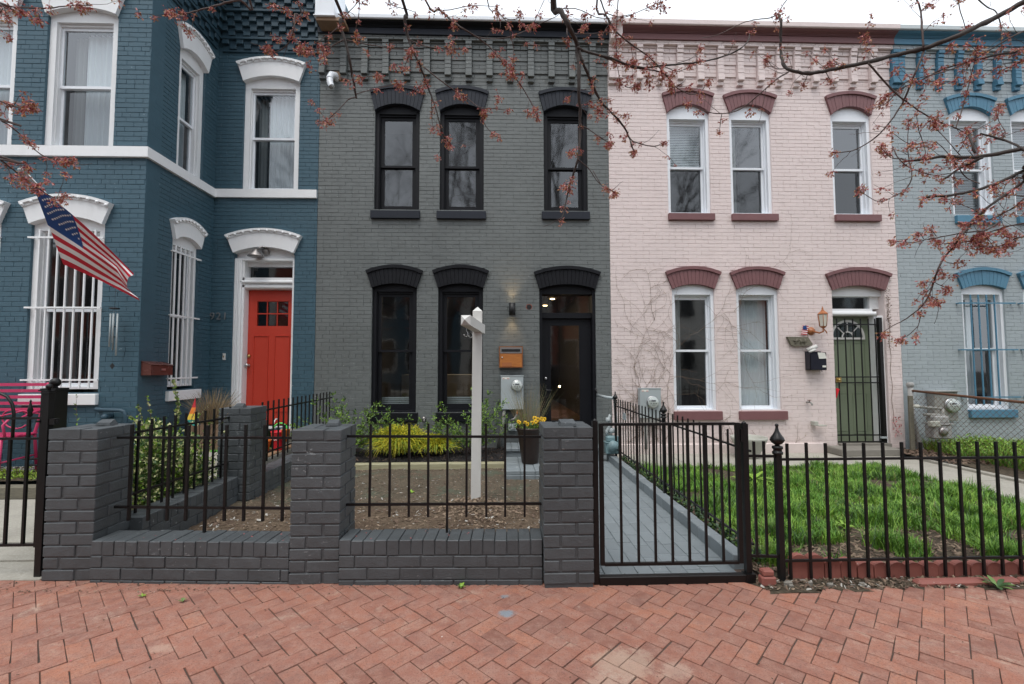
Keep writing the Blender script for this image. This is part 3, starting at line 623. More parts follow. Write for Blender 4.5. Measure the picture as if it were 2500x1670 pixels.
# shared ground floor room behind the two windows and the door
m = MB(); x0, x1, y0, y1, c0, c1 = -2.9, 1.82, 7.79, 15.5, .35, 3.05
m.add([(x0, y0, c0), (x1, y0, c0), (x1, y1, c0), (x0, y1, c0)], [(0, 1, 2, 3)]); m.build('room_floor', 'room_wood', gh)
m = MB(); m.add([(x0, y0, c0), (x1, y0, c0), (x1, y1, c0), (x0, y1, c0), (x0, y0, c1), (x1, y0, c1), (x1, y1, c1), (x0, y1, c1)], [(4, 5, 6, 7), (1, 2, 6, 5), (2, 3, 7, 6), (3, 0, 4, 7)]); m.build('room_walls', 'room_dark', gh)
m = MB(); m.box(-.6, .25, 13.0, 13.2, .35, 2.2); m.build('room_divider', 'room_red', gh); m = MB(); m.box(-2.2, -.2, 10.6, 11.3, .35, 1.25); m.build('kitchen_counter', 'room_light', gh)
lights = [(1.12, 8.3), (1.25, 12)]+[(-.80+.115*i, 8.8+.72*i) for i in range(7)]+[(1.0, 9.2), (1.3, 10.8), (.9, 8.5)]
for (x, y) in lights:
    m = MB(); m.lathe([(.055, 0), (.055, .012)], (x, y, 3.03), 12); d = m.build('downlight', 'downlight_glow', gh)
dl = bpy.data.lights.new('downlights', 'AREA'); dl.energy = 32; dl.color = (1, .75, .5); dl.size = 2.5; dlo = bpy.data.objects.new('downlights', dl); COL.objects.link(dlo); dlo.location = (-.3, 11, 3.0)
m = MB(); m.tube([(-.18, 9.6, 3.04), (-.18, 9.6, 1.62)], .004, 6); pl_ = m.build('pendant_lamp', 'plastic_black', gh); m = MB(); m.lathe([(.09, 0), (.085, .05), (.04, .1), (.01, .11)], (-.18, 9.6, 1.55), 14); m.build('lamp_shade', 'plastic_black', pl_)
m = MB(); m.lathe([(.08, 0), (.08, .004)], (-.18, 9.6, 1.545), 14); m.build('bulb', 'downlight_glow', pl_)
gw = dict(cw=.062, st=.075, rec=.10, toprail=.05, botrail=.10)
for i in range(3):
    o = gops[i]; window(F, o, gh, 'black_paint', 'black_paint', 'dark_glass', zb=o.z0, zh=5.675, zm=4.80, **gw)
for i in (3, 4):
    o = gops[i]; window(F, o, gh, 'black_paint', 'black_paint', 'dark_glass', zb=o.z0, zh=2.675, zm=1.70, room=None, cur=(lambda f, w, a, b, c, d, y: blind(f, a, b, c, c+.20, y+.06, 'blind_pale', w)), **gw)
for (a0, a1, zt, pr) in ((-2.084, -1.281, 4.003, .05), (-1.004, -.192, 4.003, .05), (.735, 1.535, 4.008, .05)): sill(F, a0, a1, zt-.13, zt, 'navy_paint', gh)
for (a0, a1, zt) in ((-2.092, -1.290, .699), (-1.007, -.205, .699)): sill(F, a0, a1, zt-.145, zt, 'black_paint', gh)
for o in gops: o.hood(F, 0, gh)
# door: frame, transom, glazed leaf
o = gops[5]; m = MB(F)
m.box(.687, .735, .03, .24, .38, 2.72); m.box(1.570, 1.618, .03, .24, .38, 2.72); m.prism([(.687, 2.64), (1.618, 2.64)]+arcpts(.687, 1.618, 2.715, .078, 14)[::-1], .05, .24); m.box(.735, 1.57, .10, .24, 2.245, 2.335); m.box(.687, 1.618, .02, .25, .33, .40)
m.build('door_frame', 'black_paint', gh)
m = MB(F); m.add([(.735, .17, 2.335), (1.57, .17, 2.335), (1.57, .17, 2.64), (.735, .17, 2.64)], [(0, 1, 2, 3)]); m.build('transom_pane', 'dark_glass', gh, recalc=False)
m = MB(F); m.box(.74, .865, .15, .20, .41, 2.24); m.box(1.385, 1.565, .15, .20, .41, 2.24); m.box(.865, 1.385, .15, .20, 2.145, 2.24); m.box(.865, 1.385, .15, .20, .41, .54)
m.box(.865, .885, .14, .16, .54, 2.145); m.box(1.365, 1.385, .14, .16, .54, 2.145); m.box(.885, 1.365, .14, .16, 2.125, 2.145); dr = m.build('door', 'black_paint', gh)
m = MB(F); m.add([(.885, .175, .54), (1.365, .175, .54), (1.365, .175, 2.125), (.885, .175, 2.125)], [(0, 1, 2, 3)]); m.build('pane', 'dark_glass', dr, recalc=False)
m = MB(F); m.lathe([(.024, 0), (.024, .012), (.012, .018)], (.80, .15, 1.24), 14, 'y'); m.build('deadbolt', 'steel', dr)
m = MB(F); m.tube([(.80, .15, 1.06), (.80, .09, 1.06), (.80, .075, 1.05), (.90, .07, 1.045)], [.012, .012, .011, .008], 8); m.box(.785, .815, .138, .150, .92, 1.12); m.build('door_handle', 'plastic_black', dr)
m = MB(F)   # small ragged hole by the lamp
hp = [(.515+.043*math.cos(t)*U(.85, 1.1), 2.42+.043*math.sin(t)*U(.85, 1.1)) for t in np.linspace(0, 6.28, 13)[:-1]]; m.prism(hp, -.0035, .004); m.build('wall_hole', 'plastic_black', gh)
hp2 = [(.515+.055*math.cos(t)*U(.85, 1.1), 2.42+.05*math.sin(t)*U(.85, 1.1)) for t in np.linspace(0, 6.28, 15)[:-1]]; m = MB(F); m.prism(hp2, -.0022, .004); m.build('hole_edge', 'far_brick', gh)
for (x, z, r) in ((-1.19, .605, .035), (1.60, 1.06, .02)):
    m = MB(F); m.ball((x, -.02, z), r, 8); m.tube([(x, 0, z), (x+.01, -.05, z-.02), (x+.005, -.055, z-.05)], .012, 7); m.build('hose_tap' if z < 1 else 'wall_plug', 'dull_steel' if z < 1 else 'plastic_black', gh)
# white elbow vent
m = MB(F); m.box(-2.80, -2.56, -.022, .01, 6.06+.15, 6.345+.01); m.build('bare_patch', 'soffit_brown', gh)
m = MB(F); m.tube([(-2.68, .02, 6.24), (-2.69, -.06, 6.265), (-2.73, -.115, 6.24), (-2.745, -.14, 6.17), (-2.73, -.165, 6.06), (-2.70, -.175, 6.00)], [.05, .052, .052, .052, .050, .050], 14, caps=False); m.tube([(-2.747, -.143, 6.165), (-2.743, -.147, 6.145)], .056, 14)
m.tube([(-2.704, -.174, 6.012), (-2.70, -.175, 6.0)], [.046, .046], 14, caps=True); m.build('vent_elbow', 'white_vinyl', gh); m = MB(F); m.tube([(-2.7035, -.1742, 6.002), (-2.699, -.1757, 5.996)], .042, 14); m.build('vent_mouth', 'curtain_grey', gh)
# ===== white eave box at the party wall
eb = empty('white_eave_box', 'white metal eave box above the left end of the grey house cornice', 'eave', (-2.75, 7.2, 7.0))
m = MB(); m.box(-2.90, -2.60, 7.10, 7.62, 7.03, 7.75); m.box(-2.92, -2.58, 7.08, 7.62, 7.015, 7.03); m.build('fascia', 'white_vinyl', eb); m = MB(); m.box(-2.89, -2.45, 7.12, 7.46, 6.96, 7.014); m.build('soffit', 'soffit_brown', eb)
# ===== pink house
ph = empty('pink_row_house', 'two storey pale pink painted brick row house with maroon arches and green door', 'house', (4.3, 7.5, 0))
pops = [Op(2.875, 3.60, 4.0, 5.735, .155, .085, .33, .09, 'brick', 'maroon_paint'), Op(3.953, 4.663, 4.0, 5.745, .150, .110, .305, .095, 'brick', 'maroon_paint'), Op(5.725, 6.42, 4.003, 5.74, .15, .10, .325, .085, 'brick', 'maroon_paint'),
        Op(2.905, 3.614, .70, 2.72, .08, .115, .287, .095, 'brick', 'maroon_paint'), Op(3.993, 4.70, .697, 2.72, .08, .113, .283, .10, 'brick', 'maroon_paint'), Op(5.63, 6.535, .12, 2.705, .085, .113, .28, .11, 'brick', 'maroon_paint')]
wall(F, 0, 1.874, 6.787, .07, 6.87, pops, 'pink_paint', ph, 120, extra_blocks=[(1.874, 6.787, 6.40, 7.2)])
m = MB(F); m.box(1.874, 6.787, -.012, .28, 6.38, 6.87); m.build('upper_wall', 'pink_paint', ph)
corbels(ph, [(1.985, .215)]+[(x+.052, .109) for x in (2.352, 2.70, 3.048, 3.40, 3.745, 4.088, 4.440, 4.765, 5.075, 5.395, 5.72, 6.06, 6.412)], 1.874, 6.787, 'pink_paint')
cornice_mold(ph, 2.07, 6.79, 'maroon_paint', 'maroon_paint', 'pink_paint', 'pink_paint', .02)
m = MB(); m.box(1.878, 2.068, 7.24, 7.55, 6.86, 7.12); m.build('cornice_block', 'pink_paint', ph); m = MB(); m.lathe([(.001, -.10), (.075, -.095), (.095, -.08), (.095, .2), (.001, .2)], (1.97, 7.33, 7.14), 20, 'y'); m.build('end_scroll', 'pink_paint', ph)
body(ph, 1.874, 6.787, 7.6, 17, 7.08, 'pink_paint')
m = MB(F); m.box(1.874, 5.42, -.028, .05, -.1, .17, .012); m.build('plinth', 'pink_paint', ph)
pwk = dict(cw=.05, st=.045, rec=.125, crec=.03, toprail=.045, botrail=.045)
def cur2(f, w, a, b, c, d, y): curtain(f, a, b, c, d, y+.05, 'curtain_white', w, 11)
def curside(f, w, a, b, c, d, y): curtain(f, a, a+(b-a)*.28, c, d, y+.05, 'curtain_grey', w, 3)
def curblind(f, w, a, b, c, d, y): blind(f, a, b, (c+d)/2+.1, d, y+.05, 'blind_pale', w)
for i, cu in enumerate((curblind, curside, None, curside, cur2)):
    o = pops[i]; window(F, o, ph, 'white_vinyl', 'white_vinyl', 'window_glass', zb=o.z0, zh=(5.655 if i < 3 else 2.635), zm=(4.84 if i < 3 else 1.698), cur=cu, gmat2='window_glass' if i == 4 else 'screen_glass', **pwk)
for (a0, a1, zt) in ((2.862, 3.644, 3.998), (3.942, 4.732, 3.998), (5.723, 6.511, 4.0), (2.89, 3.687, .698), (3.976, 4.777, .695)): sill(F, a0, a1, zt-(.115 if zt > 3 else .14), zt, 'maroon_paint', ph)
for o in pops: o.hood(F, 0, ph)
m = MB(F)
m.prism([(5.63, 2.62), (6.535, 2.62)]+arcpts(5.63, 6.535, 2.705, .085, 14)[::-1], .07, .26); m.box(5.63, 6.40, .10, .26, 2.36, 2.41); m.box(5.60+.035, 6.44, .045, .26, 2.29, 2.36, .02); m.box(6.38, 6.535, .13, .26, 2.41, 2.62); m.box(5.63, 5.655, .13, .26, .14, 2.29); m.box(6.40, 6.44, .08, .26, .14, 2.29); m.box(6.44, 6.535, .05, .26, .14, 2.29)
m.build('door_frame', 'white_paint', ph)
m = MB(F); m.add([(5.63, .18, 2.41), (6.38, .18, 2.41), (6.38, .18, 2.62), (5.63, .18, 2.62)], [(0, 1, 2, 3)]); m.build('transom_pane', 'window_glass', ph, recalc=False)
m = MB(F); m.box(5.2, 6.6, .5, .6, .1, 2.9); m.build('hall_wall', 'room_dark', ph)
Fd = front(7.5); dx0, dx1 = 5.655, 6.40
m = MB(F); m.box(dx0, dx1, .20, .245, .15, 2.29)
for (a, b, c, d) in ((5.72, 6.0, .28, .98), (6.07, 6.33, .28, .98), (5.72, 6.0, 1.12, 1.84), (6.07, 6.33, 1.12, 1.84)):
    for q in ((a, b, c, c+.018), (a, b, d-.018, d), (a, a+.018, c+.018, d-.018), (b-.018, b, c+.018, d-.018)): m.box(q[0], q[1], .192, .201, q[2], q[3])
    m.box(a+.035, b-.035, .194, .2005, c+.035, d-.035, .008)
gd = m.build('green_door', 'green_door_paint', ph)
cx, cz, rr = 6.015, 1.925, .275
m = MB(F); m.prism([(cx+rr*math.cos(t), cz+rr*.98*math.sin(t)) for t in np.linspace(0, math.pi, 25)], .186, .2); m.build('fan_light', 'dark_glass', gd)
m = MB(F); th = np.linspace(0, math.pi, 29)
m.strip([(cx+(rr-.012)*math.cos(t), cz+(rr-.012)*math.sin(t)) for t in th], [(cx+(rr+.025)*math.cos(t), cz+(rr+.025)*math.sin(t)) for t in th], .178, .2)
m.strip([(cx+.085*math.cos(t), cz+.085*math.sin(t)) for t in th], [(cx+.105*math.cos(t), cz+.105*math.sin(t)) for t in th], .180, .19); m.box(cx-rr-.025, cx+rr+.025, .177, .2, cz-.035, cz)
for t in (math.pi/2, math.pi/4, 3*math.pi/4):
    ca, sa = math.cos(t), math.sin(t); m.prism([(cx+.1*ca-.008*sa, cz+.1*sa+.008*ca), (cx+.1*ca+.008*sa, cz+.1*sa-.008*ca), (cx+rr*ca+.008*sa, cz+rr*sa-.008*ca), (cx+rr*ca-.008*sa, cz+rr*sa+.008*ca)], .181, .19)
m.build('fan_light_frame', 'off_white_paint', gd)
# hinged iron security gate in front of the green door
sg = MB(F)
gate = empty('security_gate', 'black iron bar security gate closed in front of the green door', 'security gate', (6.0, 7.45, .12))
for x in (5.725, 5.863, 6.0, 6.135, 6.27, 6.385): m = MB(F); m.box(x-.0068, x+.0068, .035, .049, .165, 2.235); m.build('bar', 'iron_black', gate)
for z in (2.135, 1.25, 1.155, .285, .175): m = MB(F); m.box(5.645, 6.46, .022, .0345, z-.010, z+.010); m.build('rail', 'iron_black', gate)
m = MB(F); m.box(6.42, 6.475, .0, .06, .12, 2.25); m.build('hinge_post', 'iron_black', gate)
m = MB(F); m.box(5.66, 5.75, .02, .07, 1.165, 1.245); m.ball((5.705, .01, 1.205), .022); m.build('lock_box', 'brass', gate); m = MB(F); m.box(6.36, 6.46, -.03, .01, .235, .262); m.build('key_safe', 'meter_grey', gate)
m = MB(F); m.prism([(5.645, .90), (5.70, 1.05), (5.66, 1.07), (5.645, 1.05)], .005, .02); m.build('red_tag', 'plastic_red', gate)
m = MB(F); 
ds = empty('door_step', 'worn stone doorstep below the green door of the pink house', 'step', (5.9, 7.3, 0)); m = MB(); m.rbox(5.42, 6.38, 7.13, 7.52, 0, .125, .018); m.box(5.64, 6.5, 7.44, 7.62, .10, .155); m.build('tread', 'slate_step', ds)
# ===== pale blue house
bh = empty('pale_blue_row_house', 'two storey pale blue painted brick row house with bright blue arches and window bars', 'house', (9.2, 7.5, 0))
bops = [Op(7.825, 8.572, 4.003, 5.78, .14, .085, .285, .09, 'brick', 'sky_blue_paint'), Op(8.93, 9.66, 4.003, 5.78, .14, .09, .285, .09, 'brick', 'sky_blue_paint'), Op(7.885, 8.632, .70, 2.735, .075, .105, .27, .10, 'brick', 'sky_blue_paint'), Op(8.97, 9.70, .70, 2.735, .075, .105, .27, .10, 'brick', 'sky_blue_paint')]
wall(F, 0, 6.789, 11.7, -.1, 6.87, bops, 'pale_paint', bh, 120, extra_blocks=[(6.789, 11.7, 6.40, 7.2)])
m = MB(F); m.box(6.789, 11.7, -.012, .28, 6.38, 6.87); m.build('upper_wall', 'pale_paint', bh)
corbels(bh, [(6.905, .225)]+[(7.308+.3455*i, .109) for i in range(12)], 6.789, 11.7, 'pale_paint', 'sky_blue_paint')
cornice_mold(bh, 6.792, 11.7, 'sky_blue_paint', 'sky_blue_paint', 'blind_pale', 'pale_paint', .01); body(bh, 6.789, 11.7, 7.6, 17, 7.08, 'pale_paint')
for i in range(4):
    o = bops[i]; window(F, o, bh, 'white_vinyl', 'white_vinyl', 'window_glass', zb=o.z0, zh=(5.70 if i < 2 else 2.65), zm=(4.86 if i < 2 else 1.72), cur=(lambda f, w, a, b, c, d, y: blind(f, a, b, c, d, y+.05, 'blind_pale', w)) if i < 2 else (lambda f, w, a, b, c, d, y: curtain(f, a, a+(b-a)*.6, c, d, y+.05, 'curtain_white', w, 6)), gmat2='screen_glass', **pwk)
for (a0, a1, zt) in ((7.832, 8.62, 4.0), (8.93, 9.72, 4.0), (7.89, 8.70, .697), (8.96, 9.78, .697)): sill(F, a0, a1, zt-.13, zt, 'sky_blue_paint', bh)
for o in bops: o.hood(F, 0, bh)
for (s, gx) in ((0, 'a'), (1.085, 'b')):
    bars(F, bh, 'sky_blue_paint', [7.985+s, 8.122+s, 8.262+s, 8.40+s], .78, 2.635, (2.49, 1.703, .91), 7.765+s, 8.755+s, -.055)
# ===== dark blue house with bay
dh = empty('dark_blue_row_house', 'two storey dark blue painted brick house with projecting bay, white arched windows and red door', 'house', (-5.3, 7.0, 0))
WP = dict(style='stone', hoodmat='white_paint')
rops = [Op(-4.19, -3.283, 4.335, 6.155, .095, .10, .30, .10, proud=.05, **WP), Op(-4.275, -3.313, .50, 3.29, .095, .115, .275, .115, proud=.05, **WP)]
wall(F, 0, -4.66, -2.958, -.1, 8.4, rops, 'blue_paint', dh, 70)
FB = front(6.05)
bops2 = [Op(-5.968, -5.062, 4.330, 6.125, .085, .095, .30, .11, proud=.05, **WP), Op(-7.27, -6.362, 4.330, 6.125, .085, .095, .30, .11, proud=.05, **WP), Op(-6.035, -5.118, 1.107, 3.295, .10, .10, .27, .11, proud=.05, **WP), Op(-7.335, -6.425, 1.107, 3.295, .10, .10, .27, .11, proud=.05, **WP)]
wall(FB, 0, -7.8, -4.62, -.1, 8.4, bops2, 'blue_paint', dh, 150, thick=.25)
FS = sideface(-4.62)
sops = [Op(6.60, 7.175, 4.330, 6.09, .10, .085, .33, .10, proud=.05, **WP), Op(6.585, 7.145, 1.11, 3.26, .10, .075, .26, .11, proud=.05, **WP)]
wall(FS, math.pi/2, 6.062, 7.51, -.1, 8.4, sops, 'blue_paint', dh, 70, thick=.22)
m = MB(); m.box(-7.8, -7.78, 6.1, 17, -.1, 8.5); m.box(-7.78, -2.96, 16.98, 17, -.1, 8.5); m.box(-2.975, -2.957, 7.8, 16.98, 6.9, 8.5); m.box(-7.78, -2.97, 7.79, 16.98, 8.42, 8.5); m.box(-7.8, -4.6, 6.03, 7.79, 8.42, 8.5); m.build('roof_and_back', 'blue_paint', dh)
# white string course under the upper windows
m = MB(FB); m.box(-7.8, -4.575, -.045, .0, 4.195, 4.332); m.build('string_course', 'white_paint', dh); m = MB(); m.box(-4.62, -4.575, 6.051, 7.455, 4.195, 4.331); m.build('string_course', 'white_paint', dh); m = MB(F); m.box(-4.618, -2.965, -.045, 0, 4.203, 4.338); m.build('string_course', 'white_paint', dh)
bw = dict(cw=.085, st=.042, rec=.10, crec=.035, toprail=.04, botrail=.045)
def sheer(f, w, a, b, c, d, y): curtain(f, a+(b-a)*.30, b, c, d, y+.06, 'curtain_white', w, 7, .022); curtain(f, a, a+(b-a)*.2, c, d, y+.12, 'curtain_grey', w, 2, .02)
def darkin(f, w, a, b, c, d, y): curtain(f, a, a+(b-a)*.25, c, d, y+.2, 'curtain_grey', w, 2, .02)
window(F, rops[0], dh, 'white_paint', 'white_vinyl', 'window_glass', zb=4.345, zh=6.075, zm=5.25, cur=sheer, gmat2='screen_glass', **bw)
for i in (0, 1): window(FB, bops2[i], dh, 'white_paint', 'white_vinyl', 'window_glass', zb=4.34, zh=6.055, zm=5.20, cur=sheer, gmat2='screen_glass', roomdepth=1.0, **bw)
for i in (2, 3): window(FB, bops2[i], dh, 'white_paint', 'white_vinyl', 'dark_glass', zb=1.165, zh=3.225, zm=2.19, cur=darkin, gmat2='screen_glass', roomdepth=1.0, **bw)
window(FS, sops[0], dh, 'white_paint', 'white_vinyl', 'window_glass', zb=4.34, zh=6.0, zm=5.14, cur=sheer, gmat2='screen_glass', roomdepth=.9, **bw)
window(FS, sops[1], dh, 'white_paint', 'white_vinyl', 'dark_glass', zb=1.165, zh=3.20, zm=2.19, cur=darkin, gmat2='screen_glass', roomdepth=.9, cw=.06, st=.04, rec=.10, crec=.035, toprail=.04, botrail=.045)
for (f, a0, a1) in ((FB, -6.055, -5.10), (FB, -7.35, -6.40), (FS, 6.55, 7.25)): sill(f, a0, a1, .968, 1.107, 'white_paint', dh, .05)
for o in rops: o.hood(F, 0, dh)
for o in bops2: o.hood(FB, 0, dh)
for o in sops: o.hood(FS, 0, dh)
for s in (0, -1.30): bars(FB, dh, 'white_paint', [-5.91+.1165*i+s for i in range(7)], 1.175, 3.225, (3.12, 2.21, 1.285), -6.05+s, -5.10+s, -.03)
bars(FS, dh, 'white_paint', [6.622+.097*i for i in range(5)], 1.175, 3.19, (3.09, 2.18, 1.285), 6.545, 7.17, -.03)
# shingle-pattern brick cornice: stepped rows of alternating blocks
for (f, rot, a0, a1, lim) in ((F, 0, -4.55, -2.965, 85), (FS, math.pi/2, 6.1, 7.42, 60)):
    L = []; z = 6.655; row = 0
    plan = [(0, .035, 'band', .030), (0, .078, 'blk', .05), (0, .078, 'blk', .065), (0, .045, 'band', .08)]+[(0, .072, 'blk', .09+.016*i) for i in range(5)]+[(0, .045, 'band', .18)]+[(0, .072, 'blk', .19+.014*i) for i in range(9)]
    bm_ = MB(f)
    for (_, h, kind, pr) in plan:
        if kind == 'band': L.append(((a0+a1)/2-0, -pr, z+h/2, a1-a0, h-.003, pr+.01)); bm_.box(a0, a1, -pr+.004, .01, z+.002, z+h-.001)
        else:
            row += 1; x = a0+(.118 if row % 2 else 0); bm_.box(a0, a1, -pr+.030, .01, z, z+h)
            while x < a1-.03: b = min(x+.116, a1); L.append(((x+b)/2, -pr+U(-.003, .003), z+h/2+.003, b-x-.004, h-.006, .035)); x += .236
        z += h
    bm_.build('cornice_core', 'trim_blue_paint', dh); emit_bricks(L, f, rot, 'trim_blue_paint', dh, lim, .005, 'cornice_bricks')
# red door set: deep reveal, panelled casing, transom
m = MB(F)
m.box(-4.275, -4.16, .02, .24, .46, 3.20); m.box(-4.16, -4.13, .05, .24, .46, 3.20); m.box(-3.345, -3.313, .02, .24, .46, 3.20); m.prism([(-4.275, 3.20), (-3.313, 3.20)]+arcpts(-4.275, -3.313, 3.29, .095, 14)[::-1], .09, .24)
m.box(-4.275, -3.313, .03, .24, 3.18, 3.215); m.box(-4.13, -3.345, .14, .24, 3.10, 3.18); m.box(-4.16, -3.345, .05, .24, 2.855, 2.90); m.box(-4.20, -3.335, .02, .24, 2.80, 2.854, .02); m.box(-4.18, -3.34, .05, .24, 2.72, 2.799, .02); m.box(-4.275, -3.313, .0, .26, .44, .50)
for q in (-4.245, -4.215, -4.19): m.box(q-.006, q+.006, .008, .021, .46, 3.18)
m.build('door_frame', 'white_paint', dh)
m = MB(F); m.add([(-4.10, .19, 2.91), (-3.35, .19, 2.91), (-3.35, .19, 3.11), (-4.10, .19, 3.11)], [(0, 1, 2, 3)]); m.build('transom_pane', 'screen_glass', dh, recalc=False)
m = MB(F); m.box(-4.6, -3.0, .30, 1.5, .3, 3.3); 
m = MB(F); m.box(-4.5, -3.05, .9, .95, .3, 3.3); m.build('hall_wall', 'room_dark', dh)
rx0, rx1 = -4.145, -3.345; m = MB(F); W2 = .0
cells = [(-3.985+.165*i, -3.985+.165*i+.150) for i in range(3)]; zr = [(2.125, 2.315), (2.335, 2.525)]
# leaf built round its six lights
m.box(rx0, -3.99, .195, .24, .50, 2.715); m.box(-3.48, rx1, .195, .24, .50, 2.715); m.box(-3.99, -3.48, .195, .24, 2.53, 2.715); m.box(-3.99, -3.48, .195, .24, .50, 2.12)
m.box(-3.99, -3.48, .200, .232, 2.316, 2.334); m.box(-3.834, -3.822, .1995, .232, 2.12, 2.53); m.box(-3.668, -3.656, .1995, .232, 2.12, 2.53)
for (a, b) in ((-4.02, -3.80), (-3.68, -3.46)):
    m.box(a-.012, a, .183, .196, .72, 1.95); m.box(b, b+.012, .183, .196, .72, 1.95); m.box(a-.012, b+.012, .183, .196, 1.95, 1.962); m.box(a-.012, b+.012, .183, .196, .708, .72)
rd = m.build('red_door', 'red_door_paint', dh)
for (a, b) in cells:
    for (c, d) in zr: m = MB(F); m.add([(a-.004, .222, c), (b+.004, .222, c), (b+.004, .222, d), (a-.004, .222, d)], [(0, 1, 2, 3)]); m.build('pane', 'dark_glass', rd, recalc=False)
m = MB(F); m.lathe([(.026, 0), (.026, .008), (.012, .016), (.012, .04), (.028, .055), (.030, .07), (.018, .082)], (-4.10, .19, 1.468), 14, 'y'); m.build('door_knob', 'steel', rd); m = MB(F); m.lathe([(.026, 0), (.026, .012), (.016, .02)], (-4.10, .19, 1.62), 14, 'y'); m.build('deadbolt', 'brass', rd)
for i, ch in enumerate('921'): text_obj('digit', ch, .165, (-4.585+.10*i, 7.478, 2.205), (math.pi/2, 0, 0), 'digit_grey', dh, .008)
m = MB(F); m.box(-4.405, -4.365, -.02, .0, 1.555, 1.66, .004); m.build('door_bell', 'off_white_paint', dh); m = MB(F); m.box(-4.393, -4.377, -.026, -.019, 1.60, 1.625); m.build('bell_button', 'brass', dh)
# barn sconce above the red door
sc = empty('barn_wall_lamp', 'old grey gooseneck lamp with cone shade under the arch over the red door', 'wall lamp', (-3.87, 7.45, 3.3)); m = MB(F)
m.tube([(-3.80, .09, 3.33), (-3.80, -.02, 3.40), (-3.82, -.07, 3.38), (-3.87, -.09, 3.33)], .014, 8); m.ball((-3.80, .05, 3.335), .055); m.build('arm', 'dull_steel', sc); m = MB(F); m.lathe([(.125, 0), (.12, .012), (.04, .085), (.025, .12)], (-3.885, -.09, 3.215), 18); m.build('lamp_shade', 'dull_steel', sc)
# blue pipe on the bay wall
pp = empty('wall_pipe', 'dark blue painted elbow pipe coming out of the bay wall', 'pipe', (-4.9, 6.0, .9)); m = MB(); m.tube([(-5.07, 6.06, .91), (-5.07, 5.99, .915), (-5.04, 5.97, .915), (-4.75, 5.97, .90), (-4.71, 5.97, .885), (-4.69, 5.97, .84), (-4.69, 5.97, .3)], .026, 10); m.tube([(-4.93, 6.06, .83), (-4.93, 5.96, .82)], .035, 10); m.ball((-4.93, 5.95, .82), .04); m.build('pipe', 'trim_blue_paint', pp)
# ---------------------------------------------------------------- brick pillars and dwarf walls
PC = .079
def pillar(x0, y0, label, z0=0.0, n=13, rot=0, capx=None, capw=.095, capr=0.0):
    t = empty('brick_pillar', label, 'brick pillar', (x0+.165, y0+.165, z0), 0, 'charcoal brick pillars of the garden wall')
    m = MB(); m.box(x0+.007, x0+.323, y0+.007, y0+.323, z0-.06, z0+n*PC-.012); m.build('core', 'wall_charcoal', t)
    S, H, W_, g = .215, .105, .33, .007
    for r in range(n):
        z = z0+r*PC; fl = r % 2
        bs = [(0, S, 0, H), (W_-H, W_, 0, S), (W_-S, W_, W_-H, W_), (0, H, W_-S, W_)]
        for (a, b, c, d) in bs:
            if fl: a, b = W_-b, W_-a
            q = lambda: U(-.0022, .0022); mm = MB(); h = PC-.0065-(U(.0, .004))
            # outer faces only get jitter, inner ends keep the joint
            mm.rbox(x0+a+(0 if a < .001 else g/2)+q(), x0+b-(0 if b > W_-.001 else g/2)+q(), y0+c+(0 if c < .001 else g/2)+q(), y0+d-(0 if d > W_-.001 else g/2)+q(), z+.002+q()*.5, z+h+q()*.5, U(.002, .0042))
            mm.build('brick', 'wall_charcoal', t, recalc=False)
    if capx is not None:
        zt = z0+n*PC-.007; cx, cy = capx; mm = MB(); w, d, h = capw, .08, .040
        mm.add([(cx-w/2, cy-d/2, zt), (cx+w/2, cy-d/2, zt), (cx+w/2, cy+d/2, zt), (cx-w/2, cy+d/2, zt), (cx-w/2+.014, cy-d/2+.006, zt+h*.55), (cx+w/2-.002, cy-d/2+.004, zt+h*.45), (cx+w/2-.014, cy+d/2-.02, zt+h), (cx-w/2+.006, cy+d/2-.02, zt+h)],
               [(3, 2, 1, 0), (4, 5, 6, 7), (0, 1, 5, 4), (1, 2, 6, 5), (2, 3, 7, 6), (3, 0, 4, 7)]); c = mm.build('wedge_cap', 'wall_charcoal', t)
    return t
pillar(-3.095, 3.285, 'leftmost charcoal brick pillar beside the black iron gate post', capx=(-2.90, 3.52), capw=.11)
pillar(-1.392, 3.172, 'middle charcoal brick pillar between the two low walls with railings', capx=(-1.20, 3.42), capw=.095)
pillar(.302, 3.066, 'charcoal brick pillar to the left of the open walkway gate', z0=.022, capx=(.475, 3.16), capw=.12)
pillar(-2.885, 4.86, 'rear charcoal brick pillar standing back by the variegated bush', capx=(-2.73, 4.98), capw=.10)
